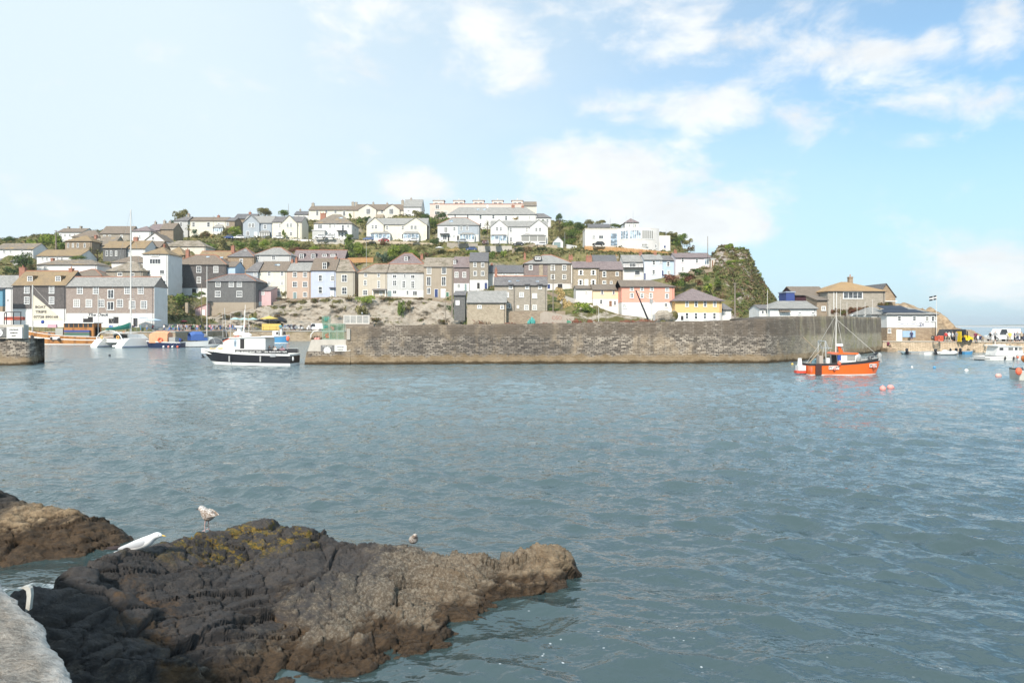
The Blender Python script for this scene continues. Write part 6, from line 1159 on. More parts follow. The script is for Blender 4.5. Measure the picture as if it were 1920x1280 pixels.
# rough ground cover over the whole hill
def undergrowth():
    rg = np.random.default_rng(3); rects = [(o.location.x, o.location.y) for o in bpy.data.objects if o.parent is None and o.get('category') in ('house','building','apartment building')]
    boxes = []
    for o in bpy.data.objects:
        if o.name.startswith('wall') and o.parent is not None and o.parent.parent is None and o.type == 'MESH':
            b = [o.parent.location+Vector(c) for c in o.bound_box]; boxes.append((min(p.x for p in b)-0.6, max(p.x for p in b)+0.6, min(p.y for p in b)-2.2, max(p.y for p in b)+0.5))
    vs = []
    for i in range(26000):
        Y = rg.uniform(196, 345); px = rg.uniform(-260, 1330); x = PX(px, Y); z = gz(x, Y)
        if z < 4.6 or any(a < x < b and c < Y < d for a, b, c, d in boxes): continue
        if vnoise(np.array([x*0.06]), np.array([Y*0.09]), 9)[0] < -0.28: continue
        r = rg.uniform(0.35, 1.0)*(1+0.4*(Y > 270)); c = np.array([[x, Y, z+r*0.15]]); vs.append(leaves(rg, c, np.array([r]), 9, 0.34, 0.55, 0.3))
    o = link_mesh('undergrowth', quads_mesh('undergrowth', np.concatenate(vs)), leaf_mat('lf_under', (0.035,0.045,0.015), (0.13,0.13,0.045), (0.20,0.15,0.07))); tag(o, kind='stuff')
    vs = []
    for i in range(6500):
        Y = rg.uniform(160, 212); px = rg.uniform(1296, 1462); x = PX(px, Y); z = hgz(x, Y)
        if z < 6: continue
        if vnoise(np.array([x*0.35]), np.array([Y*0.12]), 19)[0] < -0.22: continue
        r = rg.uniform(0.25, 0.7); vs.append(leaves(rg, np.array([[x, Y, z+r*0.1]]), np.array([r]), 9, 0.26, 0.5, 0.3))
    o = link_mesh('heath_cover', quads_mesh('heath_cover', np.concatenate(vs)), leaf_mat('lf_heath', (0.05,0.062,0.022), (0.17,0.17,0.06), (0.20,0.13,0.085))); tag(o, kind='stuff')
undergrowth()
# ------------------------------------------------------------------ walls, fences, poles
WALLM = courses((0.30,0.27,0.22), (0.42,0.38,0.31), 0.8, 0.4, (0.2,0.18,0.15), 0.07, name='stone'); PLW = render_wall((0.50,0.47,0.42), 0.5)
def wallrun(name, pts, h, mat, label, th=0.35, cat='wall'):
    """pts: [(px, py_top, Y)]; the wall drops h metres below its top line"""
    m = MB()
    for (a, b) in zip(pts[:-1], pts[1:]):
        A, B = P(*a), P(*b); m.add([(A.x,A.y,A.z-h),(B.x,B.y,B.z-h),(B.x,B.y+th,B.z-h),(A.x,A.y+th,A.z-h),A,B,(B.x,B.y+th,B.z),(A.x,A.y+th,A.z)], [(0,3,2,1),(4,5,6,7),(0,1,5,4),(1,2,6,5),(2,3,7,6),(3,0,4,7)])
    return tag(m.build(name, mat), label, cat)
wallrun('retaining_wall', [(588,449,271),(650,449,271),(654,452,271)], 4.0, PLW, 'pale parking terrace wall under the white hipped house')
wallrun('retaining_wall', [(655,450,270),(740,452,269),(812,456,268)], 1.6, WALLM, 'long low garden wall before the cream double gables')
wallrun('garden_wall', [(505,448,274),(588,449,273)], 1.5, WH, 'white garden wall before the cream gabled house')
wallrun('retaining_wall', [(838,455,266),(896,456,266)], 4.2, STG, 'grey stone retaining wall under the white and blue house')
wallrun('retaining_wall', [(896,461,262),(960,461,262)], 4.0, PLW, 'pale retaining wall under the parked van')
wallrun('retaining_wall', [(960,466,259),(1000,457,262),(1045,460,260)], 3.4, STL, 'buff stone wall under the white double-gabled house')
wallrun('garden_wall', [(1062,458,255),(1082,461,255)], 3.6, GRY, 'grey rendered block wall right of the white garage')
wallrun('retaining_wall', [(1082,466,248),(1110,470,240),(1200,474,232),(1262,477,226)], 2.5, STD, 'brown stone wall under the orange timber fence')
wallrun('terrace_wall', [(470,573,219.5),(508,567,220),(538,560.5,221.4),(600,557,221.8),(668,556,221.8),(735,556,221.5),(800,558,219.8),(850,565,217.8)], 1.1, STD, 'low stone parapet along the whole cliff terrace')
wallrun('slope_wall', [(345,603,210),(388,594,211.5),(478,575,216.5)], 1.2, STD, 'sloping stone wall climbing past the black house')
wallrun('quay_house_wall', [(938,583,152),(1060,583,152)], 3.2, STD, 'brown stone yard wall in front of the grey stone building')
wallrun('sloping_white_wall', [(1050,552,169),(1078,560,162),(1112,573,158)], 2.2, WHP, 'white sloping garden wall under the hipped house')
wallrun('bank_path_wall', [(1020,543,172),(1075,563,165),(1110,578,157.5),(1165,590,152.5),(1240,602,150)], 0.8, STD, 'grey path wall falling along the bank to the coral house')
wallrun('headland_path_wall', [(1240,521,184),(1262,517,184),(1300,509,183),(1336,503,183)], 0.9, STD, 'stone path wall before the pinkish white house')
wallrun('stone_pillar', [(347,567,207),(352,567,207)], 4.0, STL, 'pale stone pillar beside the ivy mass', 0.8, 'pillar')
def timber_fence(pts, h, label):
    e = empty('timber_fence', P(*pts[0]), 0, label, 'fence'); m = MB(); pm = MB(); o = e.location
    for (a, b) in zip(pts[:-1], pts[1:]):
        A, B = P(*a)-o, P(*b)-o; n = max(1, int((B-A).length/0.28))
        for i in range(n):
            p = A.lerp(B, (i+0.04)/n); q = A.lerp(B, (i+0.92)/n); j = random.uniform(-0.05, 0.05); m.add([(p.x,p.y,p.z-h),(q.x,q.y,q.z-h),(q.x,q.y,q.z+j),(p.x,p.y,p.z+j),(p.x,p.y+.05,p.z-h),(q.x,q.y+.05,q.z-h),(q.x,q.y+.05,q.z+j),(p.x,p.y+.05,p.z+j)], [(0,1,2,3),(7,6,5,4),(3,2,6,7),(1,5,6,2),(0,3,7,4)])
        for i in range(0, n, 8): p = A.lerp(B, i/n); pm.box(p.x-.06, p.x+.06, p.y+.06, p.y+.18, p.z-h-0.5, p.z+0.08)
    m.build('boards', WOOD, e); pm.build('posts', BARK, e)
WOOD = courses((0.46,0.27,0.12), (0.54,0.34,0.17), 0.28, 5.0, (0.2,0.1,0.05), 0.03, name='timber')
timber_fence([(1096,461,235),(1150,463,233),(1200,467,230),(1265,474,226)], 2.0, 'long orange timber fence curving below the modernist building')
timber_fence([(652,483,246),(700,482,246)], 1.9, 'short weathered timber fence behind the beige pyramid-roofed house')
def pole(name, px, top, base, Y, r, mat, label, arms=None, cat='pole', r2=None):
    e = empty(name, P(px, base, Y), 0, label, cat); h = (base-top)*Y/S; MB().tube((0,0,-0.5), (0,0,h), r, r2 or r*0.6, 8).build('post', mat, e)
    for (z, w) in (arms or []): MB().box(-w/2, w/2, -0.05, 0.05, h*z-0.05, h*z+0.05).build('crossarm', mat, e)
    return e
GAL = paint((0.50,0.50,0.48), 0.4, 0.2, 0.3, key='galv'); PWD = paint((0.24,0.20,0.16), 0.9, 0.3, key='polewood'); MST = paint((0.66,0.63,0.58), 0.4, 0.15, key='mast')
pole('utility_pole', 105,432,467,238,0.26,PWD,'dark utility pole among the far left bushes',[(0.97,1.2)])
pole('utility_pole', 848,502,590,150,0.20,PWD,'grey wooden pole left of the stone store',[(0.99,0.9)])
pole('utility_pole', 835.5,545,600,151,0.09,PWD,'thin pole with a white box near the stone store')
pole('utility_pole', 1037,497,583,150,0.13,PWD,'wooden pole in front of the hipped house',[(0.98,1.0)])
pole('utility_pole', 1378,530,600,128,0.17,PWD,'tall wooden pole with transformer right of the yellow house',[(0.98,0.9),(0.9,0.6)])
pole('radio_mast', 1327,443,479,190,0.12,PWD,'slim dark mast above the pinkish white house')
pole('flagpole', 1187,393,428,260,0.08,GAL,'thin pole standing at the lookout house'); pole('flagpole', 1174,404,432,258,0.06,GAL,'thin pole left of the lookout house')
pole('lamp_post', 1144,410,432,244,0.07,PWD,'lamp post behind the left block of the modernist building'); pole('lamp_post', 1249,427,442,240,0.06,GAL,'thin post on the modernist low wing')
pole('lamp_post', 687,447,496,240,0.07,GAL,'tall thin lamp post in the middle garden'); pole('lamp_post', 478,438,470,265,0.07,GAL,'lamp post on the upper road by the blue-grey gable'); pole('lamp_post', 860,440,462,262,0.06,GAL,'lamp post before the white and blue house')
pole('lamp_post', 1059,435,470,256,0.07,GAL,'lamp post by the white garage'); pole('utility_pole', 541,382,403,320,0.1,PWD,'slim pole on the skyline left of the cream villa'); pole('utility_pole', 469,394,402,296,0.09,PWD,'short pole beside the dark skyline house')
pole('utility_pole', 400,404,440,283,0.08,PWD,'thin pole before the long cream terrace'); pole('utility_pole', 378,532,606,205,0.14,PWD,'dark lamp pole beside the pink shed'); pole('lamp_post', 546,473,495,236,0.06,GAL,'thin lamp post behind the cream terrace house')
def parasol(px, top, r, Y, base, mat, label, sides=8, drop=0.30):
    e = empty('parasol', P(px, base, Y), 0, label, 'parasol'); k = Y/S; h = (base-top)*k; R_ = r*k; MB().tube((0,0,0), (0,0,h), 0.04, n=6).build('pole', MST, e)
    m = MB(); rim = [(R_*math.cos(2*math.pi*i/sides), R_*math.sin(2*math.pi*i/sides), h-R_*drop) for i in range(sides)]; m.add([(0,0,h)]+rim, [(0, i+1, (i+1)%sides+1) for i in range(sides)]); low = [(x*0.99, y*0.99, z-0.16) for x, y, z in rim]
    m.add(rim+low, [(i, i+sides, (i+1)%sides+sides, (i+1)%sides) for i in range(sides)]); m.build('canopy', mat, e); return e
AQU = paint((0.42,0.66,0.68), 0.8, 0.15, key='aqua'); YLW = paint((0.66,0.47,0.12), 0.7, 0.15, key='yellowcloth'); PBC = paint((0.55,0.70,0.86), 0.8, 0.15, key='paleblue')
parasol(824,462,8,256,471,FRM,'white garden umbrella below the white and blue house')
for i, (px, t) in enumerate(((441,595),(457,595.5),(474,595.5))): parasol(px, t, 9.2, 207, 618.5, AQU, ['leftmost','middle','rightmost'][i]+' of the three aqua parasols on the inner quay')
parasol(505,592,17,209,618,YLW,'yellow parasol canopy over the yellow kiosk'); parasol(282,596,20,178,618,PBC,'wide pale blue parasol beside the mauve stone building',drop=0.2); parasol(255,591,20,180,619,FRM,'white parasol before the mauve stone building',drop=0.22)
parasol(345,600,6,196,619,paint((0.45,0.06,0.08),0.7,0.2,key='redcloth'),'folded red parasol among the quay crowd')
# ------------------------------------------------------------------ boats
def bm(col, r=0.35, d=0.12, k=None): return paint(col, r, d, key=k or ('boat', tuple(col), r))
BW = bm((0.78,0.77,0.74)); BNV = bm((0.015,0.025,0.07)); BBK = bm((0.015,0.015,0.02)); BOR = bm((0.80,0.14,0.02)); BBL = bm((0.08,0.28,0.50)); BAF = bm((0.10,0.02,0.02)); BGR = bm((0.35,0.35,0.34)); RUB = bm((0.03,0.028,0.03), 0.7)
BTC = bm((0.03,0.07,0.30), 0.8); BRD = bm((0.62,0.08,0.05)); BRO = paint((0.20,0.16,0.12), 0.9, 0.5, key='ropey', scale=4); SS = paint((0.55,0.55,0.55), 0.3, 0.1, 0.6, key='steel'); BAF2 = bm((0.02,0.05,0.10)); FLR = bm((0.85,0.16,0.08), 0.6); FLP = bm((0.80,0.32,0.28), 0.6)
PLK = courses((0.42,0.19,0.06), (0.55,0.28,0.10), 6.0, 0.16, (0.12,0.05,0.02), 0.06, (0.20,0.07,0.03), 0.35, name='planks', warp=0.02, rough=0.5)
def hull(par, L, B, hs, hb, mats, levels, T=0.45, stern=0.85, fine=2.3, rake=0.9, name='hull', n=26, sheer=2.0, deck=None, deckz=0.25, flare=1.0, lift=0.0):
    """stern at x=0, bow at x=L. levels: [(fraction of side height, material index)] from the waterline up"""
    fr = [-1.0, -0.35, 0.0]+[l[0] for l in levels]; mi = [0, 0]+[l[1] for l in levels]; m = MB(); rows = []
    for i in range(n+1):
        t = i/n; b = B/2*(stern+(1-stern)*min(1, t/0.4)) if t < 0.4 else B/2*(1-((t-0.4)/0.6)**fine); b = max(b, 0.015); zs = hs+(hb-hs)*t**sheer; row = []
        for f in fr:
            z = f*T if f < 0 else f*zs; z += lift*t
            w = {-1.0: 0.05, -0.35: 0.72}.get(f, 0.90+0.10*max(f, 0)**0.8)*(1 if f < 0 else 1+(flare-1)*f*t)
            xx = t*L-(1-max(0, min(1, (z+T)/(hb+T))))*rake*t**6
            row.append((xx, b*w if t < 1 else 0.012, z))
        rows.append(row)
    k = len(fr); vs = []; 
    for r in rows: vs += r+[(x, -y, z) for x, y, z in r]
    fs = [[] for _ in range(8)]
    for i in range(n):
        for j in range(k-1):
            a = i*2*k+j; fs[mi[j]].append((a, a+1, a+1+2*k, a+2*k)[::1]); a2 = a+k; fs[mi[j]].append((a2, a2+2*k, a2+1+2*k, a2+1))
    for j in range(k-1): fs[mi[j]].append((j, j+k, j+k+1, j+1))
    b0 = len(m.v); m.v += vs
    for q, fl in enumerate(fs): m.f += [tuple(b0+i for i in f) for f in fl]; m.m += [q]*len(fl)
    # inner side and deck
    dz = deckz; vin = []; 
    for i, r in enumerate(rows):
        x, y, z = r[-1]; y2 = max(0.01, y-0.09); vin += [(x, y, z), (x, -y, z), (x, y2, z), (x, -y2, z), (x, y2*0.97, z-dz), (x, -y2*0.97, z-dz)]
    f2 = []
    for i in range(n):
        a = i*6; c = a+6; f2 += [(a, c, c+2, a+2), (a+1, a+3, c+3, c+1), (a+2, c+2, c+4, a+4), (a+3, a+5, c+5, c+3), (a+4, c+4, c+5, a+5)]
    m.add(vin, f2, len(mats)-1 if deck is None else deck); o = m.build(name, mats, par); return rows
def sheer_z(rows, x):
    for a, b in zip(rows[:-1], rows[1:]):
        if a[-1][0] <= x <= b[-1][0]+1e-6: t = (x-a[-1][0])/max(1e-6, b[-1][0]-a[-1][0]); return a[-1][2]*(1-t)+b[-1][2]*t, a[-1][1]*(1-t)+b[-1][1]*t
    return rows[-1][-1][2], 0.05
def rail(par, pts, h, r=0.018, mat=None, name='railing', mid=True):
    m = MB(); P_ = [Vector(p) for p in pts]
    for p in P_: m.tube(p, p+Vector((0,0,h)), r, n=5)
    for a, b in zip(P_[:-1], P_[1:]):
        m.tube(a+Vector((0,0,h)), b+Vector((0,0,h)), r, n=5)
        if mid: m.tube(a+Vector((0,0,h*0.5)), b+Vector((0,0,h*0.5)), r*0.7, n=4)
    return m.build(name, mat or SS, par)
def rig(par, pts, r=0.012, mat=None, name='rigging'):
    m = MB()
    for a, b in pts: m.tube(a, b, r, n=3)
    return m.build(name, mat or SS, par)
def fender(par, x, y, z, mat, r=0.13, h=0.5, name='fender'):
    m = MB(); m.ball((x, y, z), (r, r, h/2), 8, 6); return m.build(name, mat, par)
def wateremp(name, px, Y, rz, label, cat='boat', group=None): return empty(name, (PX(px, Y), Y, 0.0), rz, label, cat, group)
def along(e, rz): c, s = math.cos(rz), math.sin(rz); return c, s

# --- black and white trip boat, bow to the left
def trip_boat():
    Y = 76.0; k = Y/S; rz = R(176); e = wateremp('trip_boat', 553, Y, rz, 'black and white cabin trip boat with banners heading past the pier head')
    X = lambda px: (553-px)*k; Z = lambda py: PZ(py, Y)
    rows = hull(e, 10.8, 3.3, 1.28, 1.80, [BW, BBK, BW, BW], [(0.12, 0), (0.20, 0), (0.84, 1), (0.90, 2), (1.0, 2)], T=0.4, stern=0.9, fine=2.2, rake=1.9, deckz=0.55, lift=0.10)
    st = MB()
    for px in (400, 440, 497, 499): 
        if px in (440, 499): st.box(X(px)-0.08, X(px)+0.08, 1.64, 1.70, 0.45, 1.08)
    st.build('fender_strip', BGR, e)
    x0, x1 = X(505), X(432); zt = Z(631.5); zd = 0.9; y = 1.22
    prof = [(x0, zd), (x0, zt-0.15), (x0+0.3, zt), (X(450), zt), (X(432), zt-0.25), (X(421), zt-0.75), (X(405), 1.72), (X(408), 1.52), (X(430), 1.3), (X(440), zd)]
    c = MB(); c.prism_y([(a, b) for a, b in prof][::-1], -y, y); cab = c.build('cabin', BW, e)
    r = MB(); r.prism_y([(x0-1.0, zt-0.02), (X(436), zt-0.13), (X(436), zt-0.03), (x0-0.6, zt+0.09), (x0-1.0, zt+0.06)][::1], -y-0.14, y+0.14); r.build('cabin_roof', BW, e)
    s_ = MB(); s_.prism_y([(X(447), zt+0.02), (X(424), zt-0.52), (X(424), zt-0.45), (X(447), zt+0.10)], -y-0.02, y+0.02); s_.build('red_trim', FLR, e)
    for sg in (1, -1):
        yy = sg*(y+0.012); n = 16; poly = [(X(410)+(X(436)-X(410))*0, 0)]
        a, b, zb = X(397), X(423.5), Z(645); cx, rr, hh = (X(396)+X(424))/2, (X(396)-X(424))/2, 0.68
        pts = [(cx+abs(rr)*math.cos(math.pi*i/n), zb+hh*math.sin(math.pi*i/n)**0.8) for i in range(n+1)]
        g = MB(); g.prism_y(pts, min(yy, yy-sg*0.03), max(yy, yy+sg*0.01)); w = g.build('side_window', GLS, cab)
        fm = MB()
        for p, q in zip(pts, pts[1:]+pts[:1]): fm.tube((p[0], yy+sg*0.01, p[1]), (q[0], yy+sg*0.01, q[1]), 0.03, n=4)
        fm.tube((cx, yy+sg*.01, zb), (cx+0.25, yy+sg*.01, zb+hh), 0.025, n=4).build('window_frame', BGR, w)
        MB().box(X(450), X(445.5), min(yy, yy+sg*0.01), max(yy, yy+sg*0.01), Z(650), Z(636)).build('narrow_window', GLB, cab)
        MB().box(X(465), X(457), min(yy, yy+sg*0.01), max(yy, yy+sg*0.01), Z(653), Z(635)).build('doorway', DRK, cab)
        for (a, b, word) in ((502, 449.5, 'SEAL ISLAND BOAT TRIPS'), (550, 503.5, 'SEAL ISLAND BOAT TRIPS')):
            bx = MB().box(X(b) if X(b) < X(a) else X(a), max(X(a), X(b)), min(sg*1.48, sg*1.51), max(sg*1.48, sg*1.51), Z(662), Z(655)); bo = bx.build('banner', BBK, e)
            text_mesh('banner_lettering', word, 0.17, BW, bo, ((X(a)+X(b))/2, sg*1.525, Z(658.6)), rz=R(180) if sg > 0 else 0, width=abs(X(a)-X(b))*0.92, bold=0.02)
        text_mesh('hull_lettering', 'BOAT TRIPS', 0.24, bm((0.85,0.55,0.12)), e, (X(412), sg*1.27, Z(653)), rz=R(180) if sg > 0 else 0, width=1.5)
        rail(e, [(X(p), sg*1.46, 1.25) for p in (549, 526, 503, 476, 450)], 0.62)
        rail(e, [(X(p), sg*max(0.15, (p-372)/60*1.4), 1.45+(400-p)*0.012) for p in (398, 388, 378)], 0.4)
    g = MB(); g.box(X(527), X(517), 1.50, 1.62, Z(672)+0.25, Z(668)+0.3); g.build('boarding_platform', SS, e)
    t = MB(); t.ball((X(446), 0, zt+0.35), (0.75, 0.45, 0.30)); t.ball((X(462.5), 0.4, zt+0.22), (0.62, 0.35, 0.26)); t.build('liferaft_canister', BW, e)
    t = MB(); t.box(X(449), X(443), -0.2, 0.2, zt, zt+1.05); t.tube((X(446), 0, zt+1.05), (X(446), 0, zt+1.25), 0.45, 0.42, 12); t.build('radar', BW, e)
    rig(e, [((X(p), y_, zt), (X(p2), y_, zt+h)) for p, p2, y_, h in ((428,424,0.9,3.2),(448,450,-0.9,3.6),(460,463,0.9,3.0),(454,455,0.0,2.0))], 0.022, FRM, 'aerials')
    m = MB(); m.box(X(549), X(543), -1.3, 1.3, 0.75, 0.85); m.box(0.3, X(505), -0.2, 0.2, 0.9, 1.05); m.build('bench_seat', BW, e)
    fender(e, X(555), 0.9, 0.75, BW); a = MB(); a.tube((X(373), 0, 1.15), (X(376), 0, 0.85), 0.09, n=6); a.box(X(377.5), X(373.5), -0.25, 0.25, 0.78, 0.88); a.build('anchor', BBK, e)
    # spray thrown up at the bow
    return e
TB = trip_boat()
# --- orange fishing boat, bow to the right
def orange_boat():
    Y = 61.5; k = Y/S; e = wateremp('orange_fishing_boat', 1510, Y, 0.0, 'orange fishing boat with white wheelhouse moored off the pier end'); X = lambda px: (px-1510)*k; Z = lambda py: PZ(py, Y)
    rows = hull(e, 6.9, 2.5, 1.02, 1.55, [BAF2, BW, BOR, RUB, BGR], [(0.06, 1), (0.80, 2), (1.0, 3)], T=0.35, stern=0.92, fine=2.6, rake=0.7, deckz=0.5)
    for sg in (1, -1):
        for (px, s1, s2) in ((1551.5, 'FY', '77'), (1629, 'FY', '77')):
            zz, bb = sheer_z(rows, X(px)); zc = zz*0.62 if px < 1600 else zz*0.60; yq = -sg*(bb*0.985+0.03)
            if sg == 1:
                rot = 0.0 if px < 1600 else math.atan2(sheer_z(rows, X(px)+0.5)[1]-sheer_z(rows, X(px)-0.5)[1], -1.0)*-1+math.pi
                rot = 0.0 if px < 1600 else math.atan(-(sheer_z(rows, X(px)+0.4)[1]-sheer_z(rows, X(px)-0.4)[1])/0.8)
                pl = MB().box(-0.45, 0.45, -0.02, 0.02, -0.15, 0.15).build('number_plate', BW, e); pl.location = (X(px), yq, zc); pl.rotation_euler = (0, 0, rot)
                for s, dx in ((s1, -0.27), (s2, 0.27)): text_mesh('plate_lettering', s, 0.2, BBK, pl, (dx, -0.03, 0), width=0.3, bold=0.02)
                f = MB().ball((X(px), yq-0.1, zc-0.05), (0.13, 0.10, 0.17)).build('buoy_fender', FLP, e); f.location = (0, -0.05, 0)
    MB().box(X(1518), X(1529), -1.27, -1.16, 0.05, 0.98).build('rubber_mat', paint((0.07,0.025,0.02), 0.8, 0.3, key='matbrown'), e)
    fender(e, X(1560.5), -1.32, 1.05, FLR, 0.16, 0.42); fender(e, X(1512), -1.05, 0.5, FLR, 0.12, 0.7)
    zt = Z(663.5); zd = 0.6; c = MB(); c.prism_y([(X(1566), zd), (X(1594), zd), (X(1597.5), zt), (X(1564), zt)], -0.85, 0.85); cab = c.build('wheelhouse', BW, e)
    MB().prism_y([(X(1558), zt), (X(1599.5), zt), (X(1599), zt+0.13), (X(1562), zt+0.16)], -0.98, 0.98).build('wheelhouse_roof', BOR, cab)
    for sg in (1, -1):
        yy = sg*0.86; w = MB(); w.box(X(1580), X(1593.5), min(yy, yy+sg*.015), max(yy, yy+sg*.015), Z(674), Z(666)); wi = w.build('side_window', GLB, cab); f = MB()
        for a, b in (((1580,674),(1594,674)),((1594,674),(1594,666)),((1594,666),(1580,666)),((1580,666),(1580,674))): f.tube((X(a[0]), yy+sg*.02, Z(a[1])), (X(b[0]), yy+sg*.02, Z(b[1])), 0.025, n=4)
        f.build('window_frame', BGR, wi)
    MB().box(X(1563)-.01, X(1566), -0.4, 0.4, 0.7, zt-0.1).build('door_opening', DRK, cab); MB().box(X(1562), X(1568), -0.9, -0.8, Z(674), Z(665)).build('oilskin', BTC, e)
    m = MB(); m.tube((X(1576), 0, zt+0.1), (X(1572), 0, zt+0.75), 0.11, 0.09, 7); m.tube((X(1580), 0, zt+0.1), (X(1574), 0, zt+0.7), 0.06, n=6); m.build('radar_post', BOR, e); MB().tube((X(1573.5), 0, zt+0.72), (X(1573.5), 0, zt+0.92), 0.33, 0.30, 14).build('radar', BW, e)
    m = MB(); m.tube((X(1567), 0, zt), (X(1568), 0, Z(586)), 0.06, 0.03, 6); m.box(X(1563), X(1571), -0.03, 0.03, Z(588), Z(587.4)); m.build('mast', MST, e)
    m = MB()
    for sg in (-0.8, 0.8): m.tube((X(1541), sg, 1.0), (X(1541), sg*0.9, Z(639)), 0.05, n=6); m.tube((X(1541), sg*0.9, Z(639)), (X(1548), sg*0.8, Z(655)), 0.035, n=5)
    m.tube((X(1541), -0.72, Z(639)), (X(1541), 0.72, Z(639)), 0.05, n=6); m.box(X(1541), X(1556), -0.5, 0.5, Z(652.5), Z(651.5)); m.build('gantry', GAL, e)
    m = MB(); m.tube((X(1511), -0.6, 1.0), (X(1534), -0.5, Z(656)), 0.06, n=6); m.tube((X(1533), 0.4, Z(655)), (X(1511), 0.6, Z(632)), 0.045, n=6); m.build('boom', paint((0.30,0.24,0.17), 0.8, 0.3, key='boomwood'), e)
    rig(e, [((X(1568),0,Z(590)), (X(1541),0.3,Z(640))), ((X(1568),0,Z(590)), (X(1582),0,zt+0.2)), ((X(1568),0,Z(596)), (X(1562),0.8,1.1)), ((X(1568),0,Z(598)), (X(1648),0,1.6)), ((X(1541),0,Z(640)), (X(1512),0,1.0)), ((X(1541),-.6,Z(640)), (X(1533),-.7,1.0))], 0.012, MST)
    m = MB(); m.box(X(1528), X(1535), -0.9, -0.3, 0.9, Z(666)); m.build('fish_box', paint((0.45,0.38,0.32), 0.8, 0.3, key='fishbox'), e); m = MB(); m.box(X(1530), X(1537), 0.2, 0.9, 0.8, 1.4); m.build('fish_bin', bm((0.25,0.42,0.48)), e)
    m = MB(); m.tube((X(1547),-.5,0.6), (X(1547),-.5,1.5), 0.2, n=9); m.build('white_drum', BW, e); m = MB(); m.tube((X(1598),-.5,0.6), (X(1598),-.5,Z(677)), 0.26, n=10); m.build('blue_drum', BTC, e)
    m = MB(); m.tube((X(1601),-.2,1.0), (X(1606),-.2,1.75), 0.05, n=6); m.ball((X(1607), 0, 1.5), (0.38,0.3,0.42), 10, 7); m.box(X(1603), X(1611), -.5, .5, 0.8, 1.2); m.build('pot_hauler', GAL, e)
    m = MB(); m.tube((X(1631),0,1.45), (X(1645),0,1.95), 0.14, 0.1, 7); m.ball((X(1633),0,1.5), (0.3,0.22,0.25)); m.build('outboard_cover', BBK, e); m = MB(); m.box(X(1632), X(1648), -0.3, 0.3, 1.25, 1.5); m.ball((X(1649),0,1.65), (0.22,0.2,0.3)); m.build('bow_roller', BGR, e)
    rail(e, [(X(p), -max(0.2, sheer_z(rows, X(p))[1]-0.12), sheer_z(rows, X(p))[0]-0.05) for p in (1604, 1614, 1624, 1634)], 0.35, 0.02, GAL)
    m = MB(); m.box(-0.75, -0.1, -0.35, 0.35, 0.35, 0.8); m.tube((-0.5,0,0.8), (-0.5,0,1.45), 0.22, 0.16, 8); m.build('outboard_motor', BW, e); MB().box(-0.9, -0.05, -0.3, 0.3, 0.12, 0.34).build('motor_leg', BRD, e)
orange_boat()
